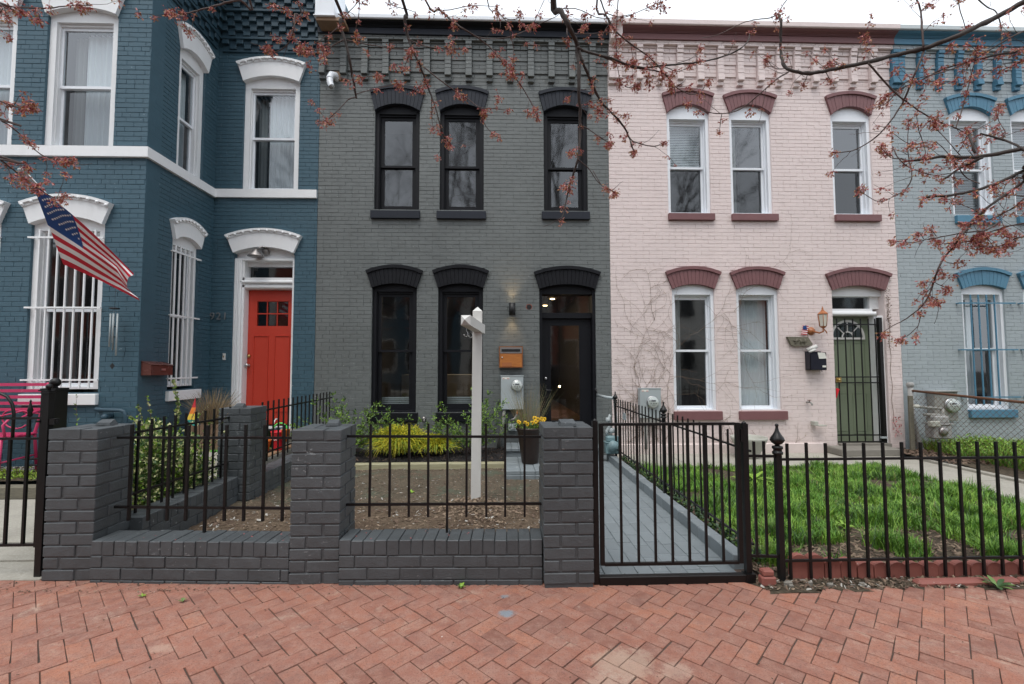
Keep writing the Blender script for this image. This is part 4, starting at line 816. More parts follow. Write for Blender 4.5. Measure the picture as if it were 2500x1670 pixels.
def dwarf(p0, p1, wid, label, nc=2, ztop=.288, rot=0, c0=.006):
    """low wall from p0 to p1 (street-side face line), thickness wid to the left of the direction"""
    v = Vector((p1[0]-p0[0], p1[1]-p0[1])); L = v.length; an = math.atan2(v.y, v.x)
    t = empty('low_brick_wall', label, 'garden wall', ((p0[0]+p1[0])/2, (p0[1]+p1[1])/2, 0), 0, 'low charcoal brick garden walls')
    ca, sa = math.cos(an), math.sin(an); T = lambda a, b, c: (p0[0]+a*ca-b*sa, p0[1]+a*sa+b*ca, c)
    m = MB(T); m.box(.01, L-.01, .007, wid-.007, -.06, ztop-.02); m.build('core', 'wall_charcoal', t)
    n = round(L/.0785)
    for i in range(n):
        m = MB(T); q = lambda: U(-.003, .003); m.rbox(L*i/n+.0022, L*(i+1)/n-.0022, q(), wid+q(), ztop-.096, ztop+q(), U(.0025, .0045)); m.build('brick', 'wall_charcoal', t, recalc=False)
    z = ztop-.100
    for r in range(4):
        z1 = z-.004; z0_ = z-PC+.004; 
        if z1 < .0: break
        z0_ = max(z0_, -.02); x = -.215*((r+1) % 2)/2-U(0, .03)
        while x < L:
            a, b = max(x, 0), min(x+.215, L)
            if b-a > .02:
                m = MB(T); m.rbox(a+.0025, b-.0025, U(-.0025, .0025), .10, z0_, z1, U(.002, .004)); m.build('brick', 'wall_charcoal', t, recalc=False)
                if p0[0] > -2.6 or an > .5: pass
            x += .219
        z -= PC
    return t
dwarf((-2.76, 3.262), (-1.396, 3.182), .215, 'low charcoal brick wall under the left railing panel', ztop=.272)
dwarf((-1.058, 3.150), (.298, 3.112), .215, 'low charcoal brick wall between the middle pillar and the gate pillar', ztop=.292)
dwarf((-2.675, 3.60), (-2.665, 4.905), .215, 'low charcoal brick side wall running back from the leftmost pillar', ztop=.318)
dwarf((-2.56, 5.2), (-2.545, 7.46), .215, 'low charcoal brick side wall behind the rear pillar', ztop=.282)
# ---------------------------------------------------------------- iron railings
def railing(label, p0, p1, rails, picks, top, bot, r=.008, longs=(), rr=.0085, cat='railing', group=None, ext=.0):
    t = empty('iron_railing', label, cat, (p0[0], p0[1], 0), 0, group)
    v = Vector((p1[0]-p0[0], p1[1]-p0[1])); L = v.length; v /= L; nx, ny = -v.y, v.x; T = lambda a, b, c: (p0[0]+a*v.x+b*nx, p0[1]+a*v.y+b*ny, c)
    for z in rails:
        z0, z1 = (z if isinstance(z, tuple) else (z, z)); m = MB(T); m.add([(-ext, -rr, z0-rr), (L+ext, -rr, z1-rr), (L+ext, rr, z1-rr), (-ext, rr, z0-rr), (-ext, -rr, z0+rr), (L+ext, -rr, z1+rr), (L+ext, rr, z1+rr), (-ext, rr, z0+rr)], [(0, 3, 2, 1), (4, 5, 6, 7), (0, 1, 5, 4), (1, 2, 6, 5), (2, 3, 7, 6), (3, 0, 4, 7)]); m.build('rail', 'iron_black', t)
    for i, a in enumerate(picks):
        m = MB(T); b0 = bot-(.11 if i in longs else 0); e = U(-.003, .003); m.add([(a-r+e, -r, b0), (a+r+e, -r, b0), (a+r+e, r, b0), (a-r+e, r, b0), (a-r, -r, top+e), (a+r, -r, top+e), (a+r, r, top+e), (a-r, r, top+e)], [(0, 3, 2, 1), (4, 5, 6, 7), (0, 1, 5, 4), (1, 2, 6, 5), (2, 3, 7, 6), (3, 0, 4, 7)]); m.build('picket', 'iron_black', t)
    return t
railing('left black iron railing panel on the low wall between the leftmost and middle pillars', (-2.745, 3.43), (-1.38, 3.36), [(.940, .938), (.448, .442)], [.105+.1385*i for i in range(9)], 1.030, .352, longs=(4,), r=.0085)
railing('right black iron railing panel on the low wall in front of the white sign post', (-1.06, 3.30), (.315, 3.24), [(.957, .952), (.483, .492)], [.165+.1355*i for i in range(9)], 1.044, .400, longs=(4,), r=.0075)
railing('black iron side railing in front of the variegated bush', (-2.78, 3.62), (-2.78, 5.0), [(.948, .920), (.485, .458)], [.05+.135*i for i in range(10)], 1.034, .33, r=.0075)
railing('black iron side railing running behind the rear pillar towards the grey house', (-2.66, 5.2), (-2.66, 7.48), [(.952, .952), (.46, .46)], [.10+.13*i for i in range(17)], 1.05, .36, r=.0075)
# walkway gate
wg = empty('walkway_gate', 'black iron gate of upright bars across the grey brick walkway', 'gate', (1.17, 3.12, 0))
for x in (.700, 1.640): m = MB(); m.box(x-.014, x+.014, 3.108, 3.134, .118, 1.058); m.build('gate_stile', 'iron_black', wg)
for z in (1.051, .122): m = MB(); m.box(.714, 1.626, 3.110, 3.132, z-.009, z+.009); m.build('rail', 'iron_black', wg)
for i in range(7): x = .830+.1155*i; m = MB(); m.box(x-.0075, x+.0075, 3.1125, 3.1275, .131, 1.042); m.build('bar', 'iron_black', wg)
m = MB(); m.box(1.655, 1.668, 3.10, 3.125, .93, 1.02); m.build('latch', 'iron_black', wg)
for (x, zt, lab) in ((.657, 1.075, 'black gate post fixed to the right side of the gate pillar'), (1.688, 1.052, 'black gate post at the hinge side of the walkway gate')):
    t = empty('gate_post', lab, 'gate post', (x, 3.12, 0)); m = MB(); m.box(x-.018, x+.018, 3.10, 3.138, -.02, zt); m.build('post', 'iron_black', t)
    m = MB(); m.lathe([(.016, 0), (.014, .006), (.004, .016)], (x, 3.119, zt), 8); m.build('post_top', 'iron_black', t)
    if x > 1: m = MB(); m.box(x-.03, x+.035, 3.085, 3.15, -.01, .055); m.build('foot', 'iron_black', t)
m = MB(); m.rbox(.672, 1.662, 3.088, 3.135, -.01, .052, .004); tag(m.build('gate_threshold', 'iron_black'), 'black steel threshold bar on the ground under the walkway gate', 'threshold')
# right-hand fence line (pink house)
def finial_post(x, y, zt, lab, s=1.0, hgt=.17):
    t = empty('finial_post', lab, 'fence post', (x, y, 0), 0, None); r = .0165*s
    m = MB(); m.box(x-r, x+r, y-r, y+r, -.03, zt-hgt*s); m.build('post', 'iron_black', t)
    b = zt-hgt*s; m = MB(); m.lathe([(.018*s, 0), (.030*s, .004*s), (.030*s, .018*s), (.024*s, .02*s), (.024*s, .034*s), (.030*s, .036*s), (.030*s, .05*s), (.014*s, .056*s), (.010*s, .062*s)], (x, y, b), 14); m.build('collar', 'iron_black', t)
    m = MB(); m.lathe([(.010*s, 0), (.030*s, .012*s), (.042*s, .030*s), (.036*s, .046*s), (.022*s, .066*s), (.012*s, .086*s), (.008*s, .105*s), (.0075*s, .112*s), (.011*s, .118*s), (.009*s, .126*s), (.002*s, .130*s)], (x, y, b+.058*s), 14); m.build('spear_finial', 'iron_black', t)
finial_post(1.905, 3.10, 1.055, 'black iron fence post with spear finial at the corner of the lawn', 1.12, .19)
finial_post(1.78, 4.905, 1.045, 'black iron fence post with spear finial midway along the walkway', .95, .17)
finial_post(1.78, 6.93, 1.045, 'black iron fence post with spear finial beside the gas meter', .95, .17)
railing('black iron fence along the street edge of the lawn', (1.92, 3.09), (5.6, 3.09), [.812, .140], [.045+.1335*i for i in range(27)], .920, .022, r=.0074, rr=.0078)
railing('black iron fence between the walkway curb and the lawn', (1.785, 3.22), (1.78, 6.93), [.845, .200], [.07+.124*i for i in range(29) if not .0 > 1], .955, .155, r=.0062, rr=.007)
railing('short black iron infill rail between the gate post and the corner finial post', (1.70, 3.12), (1.89, 3.10), [.832, .165], [.05, .115], .93, .165, r=.0075)
m = MB(); m.box(1.755, 1.768, 6.30, 6.45, .70, .765); m.box(1.757, 1.768, 6.33, 6.42, .765, .79); tag(m.build('lock_box', 'meter_grey'), 'small grey key lock box hanging on the side fence rail', 'lock box')
# scalloped terracotta edging, one piece after another
te = empty('scalloped_edging', 'terracotta scalloped lawn edging behind the street fence', 'lawn edging', (3.6, 3.2, 0))
x = 1.985; i = 0
while x < 5.5:
    w = .112; dz = .028 if i < 2 else (.012 if i < 4 else 0); tilt = -.05 if i < 4 else .012; z1 = .082+dz*1.8-.02*min(1, i/12); m = MB(); th = np.linspace(0, math.pi, 9)
    top = [(x+w/2-(w/2-.003)*math.cos(t), z1+.035*math.sin(t)+tilt*0) for t in th]; y = 3.112+U(-.004, .004)+.02*(1 if i % 5 == 0 else 0)*0
    poly = [(x+.003, -.03)]+top+[(x+w-.003, -.03)]; m.add([(p[0], y, p[1]) for p in poly]+[(p[0], y+.045, p[1]) for p in poly], [tuple(range(len(poly))), tuple(range(2*len(poly)-1, len(poly)-1, -1))]+[(k, k+len(poly), (k+1) % len(poly)+len(poly), (k+1) % len(poly)) for k in range(len(poly))]); m.build('edging_piece', 'terracotta_edging', te); x += w+.0015; i += 1
m = MB(); m.rbox(2.75, 3.45, 2.985, 3.055, -.02, .038, .018); m.rbox(3.47, 4.4, 2.995, 3.06, -.02, .030, .018); tag(m.build('old_kerb_stones', 'terracotta_edging'), 'worn reddish kerb stones half buried in the verge below the fence', 'kerb stones')
m = MB(); 
for q in range(9):
    cx, cy = U(1.80, 2.5), U(3.0, 3.09); s = U(.010, .032); m.rbox(cx-s, cx+s, cy-s*.6, cy+s*.6, -.02, U(.005, .035), s*.3)
tag(m.build('rubble', 'slate_step'), 'broken mortar rubble at the foot of the corner finial post', 'rubble', kind='stuff')
m = MB(); m.rbox(1.735, 1.83, 3.03, 3.09, 0, .06, .008); m.rbox(1.745, 1.82, 3.035, 3.095, .062, .10, .008); tag(m.build('loose_brick', 'terracotta_edging'), 'small red brick stub beside the hinge side gate post', 'brick stub')
# ---------------------------------------------------------------- left gate, posts, bench
lg = empty('left_garden_gate', 'black iron garden gate with arched top bar at the left edge', 'gate', (-3.5, 3.36, 0))
m = MB(); m.box(-3.222, -3.198, 3.35, 3.372, .205, .985+.12); m.build('gate_stile', 'iron_black', lg)
for z in (1.090, .948, .215): m = MB(); m.box(-4.05, -3.20, 3.352, 3.370, z-.008, z+.008); m.build('rail', 'iron_black', lg)
for x in (-3.36+.055, -3.425, -3.55, -3.68, -3.80): m = MB(); m.box(x-.0085, x+.0085, 3.355, 3.371, .223, 1.09 if x > -3.4 else .948); m.build('bar', 'iron_black', lg)
m = MB(); m.tube([(-3.41, 3.361, .95), (-3.41, 3.361, 1.12), (-3.425, 3.361, 1.19), (-3.46, 3.361, 1.24), (-3.52, 3.361, 1.27), (-3.60, 3.361, 1.275), (-3.70, 3.361, 1.25), (-3.76, 3.361, 1.19), (-3.78, 3.361, .95)], .010, 8); m.build('arched_bar', 'iron_black', lg)
m = MB(); m.lathe([(.008, 0), (.016, .01), (.012, .03), (.018, .045), (.010, .07), (.005, .10), (.007, .11), (.002, .12)], (-3.300, 3.362, 1.10), 12); m.build('spear_finial', 'iron_black', lg)
def ballpost(x, y, r, zt, br_, lab, cap):
    t = empty('ball_top_post', lab, 'gate post', (x, y, 0)); m = MB(); m.box(x-r, x+r, y-r, y+r, 0, zt); m.build('post', 'iron_black', t)
    m = MB(); m.box(x-r-cap, x+r+cap, y-r-cap, y+r+cap, zt, zt+.010); m.box(x-r-cap*.4, x+r+cap*.4, y-r-cap*.4, y+r+cap*.4, zt+.011, zt+.022); m.lathe([(br_*.6, 0), (br_*.45, .012), (br_*.5, .02)], (x, y, zt+.022), 14); m.build('post_cap', 'iron_black', t); m = MB(); m.ball((x, y, zt+.03+br_), br_, 16); m.build('ball', 'iron_black', t)
ballpost(-3.178, 3.362, .022, 1.262, .020, 'slim black ball topped post carrying the left garden gate', .007); ballpost(-3.64, 3.9, .056, 1.255, .038, 'thick black ball topped post behind the leftmost pillar', .012)
m = MB(); m.box(-3.205, -3.115, 3.345, 3.385, 1.045, 1.085); m.box(-3.25, -3.10, 3.35, 3.36, 1.06, 1.075); tag(m.build('gate_latch', 'iron_black'), 'black latch holding the left garden gate to its post', 'latch')
bn = empty('garden_bench', 'magenta slatted metal garden bench against the blue bay', 'bench', (-6.2, 5.75, .19))
for i in range(5): y = 5.78+.012*(5-i); z = 1.235-.075*i; m = MB(); m.box(-6.95, -5.49, y-.008, y+.008, z-.018, z+.018); m.build('slat', 'magenta_metal', bn)
for i in range(5): y = 5.70-.085*i; m = MB(); m.box(-6.93, -5.52, y-.028, y+.028, .655, .668); m.build('slat', 'magenta_metal', bn)
for x in (-5.52, -6.92):
    m = MB(); m.tube([(x+.03, 5.80, 1.26), (x, 5.76, .90), (x-.03, 5.72, .66), (x-.04, 5.78, .20)], .016, 8); m.tube([(x-.03, 5.35, .64), (x-.03, 5.33, .20)], .016, 8); m.tube([(x-.03, 5.35, .64), (x-.03, 5.72, .65)], .014, 8); m.tube([(x-.03, 5.72, .40), (x-.03, 5.34, .38)], .010, 8)
    m.tube([(x, 5.36, .65), (x, 5.33, .80), (x, 5.40, .87), (x, 5.52, .86), (x, 5.62, .90), (x, 5.75, .93)], .013, 8); m.build('side_frame', 'magenta_metal', bn)
m = MB()
for cx in (-5.85, -6.2, -6.6): m.tube([(cx+.16*math.cos(t), 5.79, .84+.07*math.sin(t)*(1+.2*t)) for t in np.linspace(.3, 5.6, 16)], .009, 7)
m.tube([(-5.54, 5.775, .88), (-5.75, 5.775, .92), (-6.0, 5.775, .86), (-6.3, 5.775, .93), (-6.6, 5.775, .87), (-6.9, 5.775, .9)], .009, 7); m.build('scrollwork', 'magenta_metal', bn)
# ---------------------------------------------------------------- garden timber, sign post
m = MB(); m.rbox(-2.68, .092, 6.33, 6.44, -.02, .128, .008); tag(m.build('timber_sleeper', 'timber_new'), 'pale new timber sleeper edging the dark mulch bed', 'timber edging')
sp = empty('sign_post', 'white wooden real estate sign post standing empty in the bare soil', 'sign post', (-.222, 4.70, .08))
m = MB(); h = .048
m.add([(-.222-h, 4.70-h, .03), (-.222+h, 4.70-h, .03), (-.222+h, 4.70+h, .03), (-.222-h, 4.70+h, .03), (-.206-h, 4.70-h, 2.01), (-.206+h, 4.70-h, 2.01), (-.206+h, 4.70+h, 2.01), (-.206-h, 4.70+h, 2.01), (-.206, 4.70, 2.058)], [(0, 3, 2, 1), (0, 1, 5, 4), (1, 2, 6, 5), (2, 3, 7, 6), (3, 0, 4, 7), (4, 5, 8), (5, 6, 8), (6, 7, 8), (7, 4, 8)]); m.build('post', 'off_white_paint', sp)
def beam(m, p, q, w, hh):
    p, q = Vector(p), Vector(q); d = (q-p).normalized(); s = d.cross(Vector((0, 0, 1))).normalized(); u = s.cross(d)
    vs = [tuple(c+s*a*w+u*b*hh) for c in (p, q) for (a, b) in ((-1, -1), (1, -1), (1, 1), (-1, 1))]; tip = tuple(p-d*w*.95); vs.append(tip)
    m.add(vs, [(4, 5, 6, 7), (0, 1, 5, 4), (1, 2, 6, 5), (2, 3, 7, 6), (3, 0, 4, 7), (0, 1, 8), (1, 2, 8), (2, 3, 8), (3, 0, 8)])
m = MB(); beam(m, (-.292, 4.18, 1.868), (-.176, 4.78, 1.83), .044, .046); m.build('sign_arm', 'off_white_paint', sp)
for (hx, hy) in ((-.295, 4.33), (-.262, 4.52)):
    m = MB(); z = 1.80; m.tube([(hx, hy, z+.02), (hx, hy, z-.02), (hx+.012, hy, z-.035), (hx+.015, hy, z-.055), (hx, hy, z-.072), (hx-.018, hy, z-.066), (hx-.024, hy, z-.05)], .0028, 6); m.build('hook', 'steel', sp)
m = MB(); m.box(-.345, -.33, 4.05, 4.09, 1.912, 1.915); m.build('black_clip', 'plastic_black', sp)
# ---------------------------------------------------------------- things on the grey house wall
wl = empty('wall_lamp', 'black cylinder up and down wall lamp lit above the copper letterbox', 'wall lamp', (.235, 7.42, 2.37))
m = MB(); prof = [(.050, -.095), (.052, -.093), (.052, .095), (.050, .096)]; n = 24
m.add([(.235+r*math.cos(2*math.pi*k/n), 7.41+r*math.sin(2*math.pi*k/n), 2.37+z) for r, z in ((.052, -.098), (.052, .098), (.045, .098), (.045, .06), (.045, -.06), (.045, -.098)) for k in range(n)], [(i*n+k, i*n+(k+1) % n, (i+1)*n+(k+1) % n, (i+1)*n+k) for i in (0, 1, 2, 3, 4) for k in range(n)]+[(5*n+k, 5*n+(k+1) % n, (k+1) % n, k) for k in range(n)], True)
m.build('lamp_body', 'plastic_black', wl); m = MB(); m.box(.205, .265, 7.455, 7.499, 2.31, 2.43); m.build('bracket', 'plastic_black', wl)
for s in (-1, 1): m = MB(); m.lathe([(.043, 0), (.043, .004)], (.235, 7.41, 2.37+s*.078), 20); m.build('lens', 'lamp_glow', wl)
for s in (-1, 1):
    l = bpy.data.lights.new('lamp_beam', 'SPOT'); l.energy = 5; l.color = (1, .68, .38); l.spot_size = math.radians(78); l.spot_blend = 1.0; l.shadow_soft_size = .03
    lo = bpy.data.objects.new('lamp_beam', l); COL.objects.link(lo); lo.location = (.235, 7.40, 2.37+s*.10); lo.rotation_euler = (math.radians(8) if s < 0 else math.pi-math.radians(8), 0, 0)
mb = empty('copper_letterbox', 'copper and orange wood letterbox on the grey wall below the lit lamp', 'letterbox', (.21, 7.4, 1.58))
m = MB(); m.box(.020, .405, 7.385, 7.5, 1.42, 1.765); m.build('casing', 'copper_metal', mb); m = MB(); m.box(.038, .387, 7.377, 7.3845, 1.435, 1.645); m.build('door', 'copper_wood', mb)
m = MB(); m.box(.038, .387, 7.374, 7.384, 1.652, 1.750); m.build('top_plate', 'dull_steel', mb); m = MB(); m.box(.062, .362, 7.368, 7.3735, 1.680, 1.720); m.build('slot', 'plastic_black', mb)
m = MB(); m.lathe([(.012, 0), (.012, .008), (.006, .012)], (.072, 7.377, 1.585), 12, 'y'); m.build('lock', 'steel', mb); m = MB(); m.box(.070, .225, 7.3735, 7.3765, 1.440, 1.505); m.build('name_plate', 'copper_lamp', mb)
def emeter(x0, x1, z0, z1, cx, cz, rr, label, mat='meter_grey', Y=7.37, conduit=None, sticker=True):
    t = empty('electric_meter', label, 'electric meter', ((x0+x1)/2, 7.42, z0)); m = MB(); m.rbox(x0, x1, Y, 7.498, z0, z1, .008); m.build('box', mat, t)
    m = MB(); m.rbox(x0-.006, x1+.006, Y-.006, Y+.03, z1-.012, z1+.004, .003); m.build('lid_lip', mat, t)
    m = MB(); m.lathe([(rr*1.12, 0), (rr*1.12, .012), (rr*1.03, .016)], (cx, Y, cz), 26, 'y'); m.build('socket_ring', 'steel', t)
    m = MB(); m.lathe([(rr*.97, .014), (rr*.97, .05), (rr*.90, .055), (.001, .056)], (cx, Y, cz), 26, 'y'); d = m.build('dial', 'dial_white', t)
    m = MB(); y = Y-.0575; m.box(cx-rr*.42, cx+rr*.42, y-.001, y, cz+rr*.18, cz+rr*.42); m.box(cx-rr*.78, cx-rr*.58, y-.001, y, cz+rr*.2, cz+rr*.38)
    for q in (-.55, -.1, .35): m.box(cx+rr*q, cx+rr*(q+.25), y-.001, y, cz-rr*.22, cz-rr*.12)
    m.box(cx-rr*.3, cx+rr*.3, y-.001, y, cz-rr*.5, cz-rr*.46); m.build('display', 'ink', t)
    m = MB(); m.lathe([(rr*1.0, .014), (rr*1.0, .060), (rr*.92, .074), (.001, .076)], (cx, Y, cz), 26, 'y'); m.build('glass_cover', 'meter_glass', t)
    if sticker: m = MB(); m.box(x0+.025, x0+.14, Y-.001, Y-.0003, z1-.055, z1-.022); s = m.build('sticker', 'paper', t); m = MB(); m.box(x0+.03, x0+.06, Y-.002, Y-.0012, z1-.050, z1-.042); m.box(x0+.10, x0+.135, Y-.002, Y-.0012, z1-.050, z1-.042); m.build('sticker_print', 'label_red', t)
    return t
e1 = emeter(.049, .412, .752, 1.292, .308, 1.132, .083, 'grey electric meter box with round glass meter under the copper letterbox')
m = MB(); m.tube([(.10, 7.42, .755), (.10, 7.42, .62), (.085, 7.42, .56), (.0, 7.43, .10)], .029, 12); m.build('conduit', 'rusty_grey', e1); m = MB(); m.tube([(.31, 7.43, .755), (.305, 7.43, .66), (.27, 7.42, .60), (.19, 7.42, .57)], .022, 10); m.build('cable', 'dull_steel', e1); m = MB(); m.tube([(.312, 7.405, .74), (.31, 7.40, .67)], .010, 8); m.build('orange_sleeve', 'plastic_orange', e1)
m = MB(); m.rbox(.17, .31, 7.42, 7.498, .405, .52, .01); m.rbox(.20, .29, 7.405, 7.42, .425, .49, .006); m.box(.225, .265, 7.40, 7.404, .44, .475); tag(m.build('outlet_cover', 'meter_grey'), 'small weatherproof outlet cover low on the grey wall by the pot', 'outlet')
e2 = emeter(2.298, 2.640, .60, 1.085, 2.497, .86, .088, 'grey electric meter box on the pink wall behind the side fence'); m = MB(); m.box(2.32, 2.61, 7.38, 7.49, .52, .60); m.tube([(2.40, 7.43, .52), (2.40, 7.43, .1)], .025, 10); m.build('conduit', 'rusty_grey', e2)
e3 = emeter(7.18, 7.58, .53, 1.01, 7.46, .785, .105, 'rust stained electric meter box on the pale blue wall behind chain link', 'rusty_grey', 7.36, sticker=False); m = MB(); m.box(7.15, 7.61, 7.32, 7.498, 1.012, 1.024); m.build('drip_hood', 'galvanised', e3)
# gas meters
def gasmeter(x, y, z, label, mat, s=1.0):
    t = empty('gas_meter', label, 'gas meter', (x, y, 0)); m = MB(); m.rbox(x-.11*s, x+.11*s, y-.07*s, y+.07*s, z, z+.17*s, .02); m.rbox(x-.095*s, x+.095*s, y-.06*s, y+.06*s, z+.175*s, z+.27*s, .02); m.build('meter_body', mat, t)
    m = MB(); m.rbox(x-.118*s, x+.118*s, y-.078*s, y+.078*s, z+.165*s, z+.182*s, .003); 
    for q in range(6): m.lathe([(.007, 0), (.007, .02)], (x-.1*s+.04*s*q, y-.07*s, z+.163*s), 6)
    m.build('flange', mat, t); m = MB(); m.lathe([(.05*s, 0), (.05*s, .03), (.02*s, .035)], (x-.02, y-.07*s, z+.09*s), 16, 'y'); m.build('index_dial', 'dull_steel', t); return t
g1 = gasmeter(1.735, 6.98, .12, 'teal gas meter with grey pipes at the end of the walkway', 'gas_teal', 1.0)
m = MB(); m.tube([(1.735, 6.86, .24), (1.74, 7.1, .24)], .085, 18); m.build('drum', 'gas_teal', g1)
m = MB(); m.tube([(1.66, 6.99, .39), (1.66, 6.99, .46), (1.70, 7.0, .52), (1.70, 7.0, .66), (1.72, 7.0, .70)], .024, 10); m.tube([(1.80, 6.99, .39), (1.80, 6.99, .66), (1.785, 6.99, .93), (1.76, 7.0, .955), (1.67, 7.05, .965), (1.63, 7.45, .97)], .022, 10); m.lathe([(.045, 0), (.05, .02), (.05, .05), (.03, .07)], (1.74, 7.0, .43), 14); m.lathe([(.034, 0), (.04, .01), (.034, .06)], (1.68, 6.99, .60), 12); m.tube([(1.76, 7.0, .955), (1.745, 7.0, .972)], .03, 10); m.build('pipework', 'meter_grey', g1)
g2 = gasmeter(7.06, 7.2, .275, 'grey gas meter with rusty pipes behind the chain link fence', 'galvanised', 1.35)
m = MB(); m.tube([(6.70, 7.2, .79), (6.80, 7.2, .775), (7.14, 7.2, .745)], .022, 10); m.tube([(6.84, 7.2, .655), (7.0, 7.2, .65), (7.16, 7.2, .64)], .022, 10); m.tube([(6.95, 7.2, .65), (6.95, 7.2, .56), (6.93, 7.2, .5)], .022, 10); m.tube([(7.14, 7.2, .745), (7.15, 7.2, .63), (7.15, 7.2, .55)], .024, 10); m.lathe([(.04, 0), (.04, .05)], (7.15, 7.2, .57), 12); m.build('pipework', 'rusty_grey', g2); m = MB(); m.lathe([(.035, 0), (.045, .01), (.035, .05)], (6.72, 7.2, .765), 12); m.rbox(6.84, 7.0, 7.08, 7.16, .47, .56, .015); m.build('valve', 'bin_cream', g2)
# ---------------------------------------------------------------- pink wall fittings
ln = empty('carriage_lantern', 'copper coloured carriage lantern on the pink wall', 'wall lantern', (5.33, 7.35, 2.1)); cx, cy = 5.325, 7.32
m = MB(); m.lathe([(.03, .0), (.062, .006), (.085, .02), (.06, .045), (.03, .07), (.022, .09), (.012, .10), (.016, .115), (.006, .13), (.003, .15)], (cx, cy, 2.268), 6, smooth=False); m.lathe([(.02, -.03), (.045, -.012), (.055, 0)], (cx, cy, 2.085), 6, smooth=False)
for k in range(6):
    t = 2*math.pi*k/6; m.tube([(cx+.052*math.cos(t), cy+.052*math.sin(t), 2.085), (cx+.074*math.cos(t), cy+.074*math.sin(t), 2.275)], .005, 5)
m.tube([(cx, cy, 2.06), (cx+.0, cy, 2.0), (cx-.03, cy+.05, 1.98), (cx-.08, 7.44, 2.01)], .013, 8); m.tube([(cx, cy, 2.06), (cx+.02, cy, 2.03), (cx+.05, cy, 2.0), (cx+.06, cy, 1.97)], .009, 8); m.build('frame', 'copper_lamp', ln)
m = MB(); m.lathe([(.070, 0), (.060, .02), (.03, .04), (.02, .055)], (cx-.08, 7.498, 2.02), 16, 'y'); m.build('backplate', 'copper_lamp', ln)
m = MB(); m.lathe([(.048, 0), (.068, .185)], (cx, cy, 2.09), 6, smooth=False); m.build('lantern_panes', 'opal_glass', ln)
def small_flag():
    t = empty('small_flag', 'tiny american flag stuck to the pink wall left of the lantern', 'flag', (5.12, 7.45, 2.0)); m = MB(front(7.46)); m.tube([(5.165, 0, 1.86), (5.135, 0, 2.12)], .004, 6); m.build('stick', 'wood_slat', t)
    for i in range(9):
        m = MB(front(7.455)); z = 1.955+.0165*i; x0 = 5.045+.004*i; m.add([(x0, 0, z+.008), (x0+.10, 0, z), (x0+.10, 0, z+.016), (x0, 0, z+.024)], [(0, 1, 2, 3)]); m.add([(x0, .003, z+.008), (x0+.10, .003, z), (x0+.10, .003, z+.016), (x0, .003, z+.024)], [(0, 1, 2, 3)]); m.build('stripe', 'flag_red' if i % 2 == 0 else 'flag_white', t)
    m = MB(front(7.450)); m.add([(5.075, 0, 2.045), (5.145, 0, 2.04), (5.135, 0, 2.115), (5.08, 0, 2.10)], [(0, 1, 2, 3)]); m.build('canton', 'flag_blue', t)
small_flag()
wp = empty('wooden_plaque', 'weathered carved wooden plaque on the pink wall above the letterbox', 'plaque', (5.03, 7.45, 1.82)); m = MB(F); m.prism([(4.81, 1.925), (5.16, 1.918), (5.19, 1.87), (5.235, 1.80), (5.22, 1.775), (4.93, 1.765), (4.87, 1.79), (4.84, 1.86)], -.05, -.0); m.build('board', 'weathered_wood', wp)
for (a, b, c, d) in ((4.90, 1.86, 4.99, 1.855), (4.97, 1.89, 4.93, 1.80), (5.02, 1.88, 5.03, 1.80), (5.02, 1.84, 5.12, 1.85), (5.10, 1.89, 5.09, 1.80)):
    m = MB(F); m.tube([(a, -.055, b), ((a+c)/2, -.062, (b+d)/2), (c, -.055, d)], .009, 6); m.build('carved_stroke', 'weathered_wood', wp)
lb = empty('navy_letterbox', 'black open letterbox stuffed with post on the pink wall', 'letterbox', (5.25, 7.4, 1.36)); m = MB(); x0, x1, y0, y1, z0, z1 = 5.125, 5.395, 7.37, 7.498, 1.37, 1.66
m.box(x0, x1, y0, y0+.006, z0, z1-.03); m.box(x0, x0+.006, y0, y1, z0, z1); m.box(x1-.006, x1, y0, y1, z0, z1); m.box(x0, x1, y0, y1, z0, z0+.006); m.box(x0, x1, y1-.006, y1, z0, z1+.02); m.tube([(5.33, 7.40, 1.37), (5.33, 7.39, 1.345)], .005, 6); m.build('box', 'letterbox_navy', lb)
m = MB(); m.box(5.325, 5.385, 7.364, 7.369, 1.415, 1.445); m.build('white_mark', 'paper', lb)
mlp = empty('post_bundle', 'rolled newspaper and letters sticking out of the black letterbox', 'letters', (5.25, 7.42, 1.62)); m = MB(); m.tube([(5.13, 7.44, 1.70), (5.27, 7.41, 1.765)], .032, 12); m.tube([(5.14, 7.41, 1.665), (5.24, 7.40, 1.71)], .02, 10); m.build('newspaper', 'moss_lime' if 0 else 'off_white_paint', mlp)
m = MB(); m.add([(5.25, 7.363, 1.66), (5.37, 7.358, 1.65), (5.395, 7.36, 1.56), (5.27, 7.362, 1.555), (5.25, 7.368, 1.66), (5.37, 7.3665, 1.65), (5.395, 7.3665, 1.56), (5.27, 7.3665, 1.555)], [(0, 1, 2, 3), (4, 5, 6, 7), (0, 1, 5, 4), (1, 2, 6, 5), (2, 3, 7, 6), (3, 0, 4, 7)]); m.build('envelope', 'paper', mlp)
for (x, z, nm, lab) in ((5.13, .84, 'garden_tap', 'old brass garden tap sticking out of the pink wall'), ):
    t = empty(nm, lab, 'tap', (x, 7.45, z)); m = MB(); m.tube([(x, 7.5, z), (x+.005, 7.42, z), (x+.01, 7.39, z-.02), (x+.01, 7.385, z-.05)], .013, 8); m.build('spout', 'rusty_grey', t); m = MB(); m.lathe([(.03, 0), (.03, .008)], (x-.005, 7.43, z+.03), 10); m.tube([(x, 7.44, z), (x-.005, 7.43, z+.035)], .006, 6); m.build('handwheel', 'rust', t)
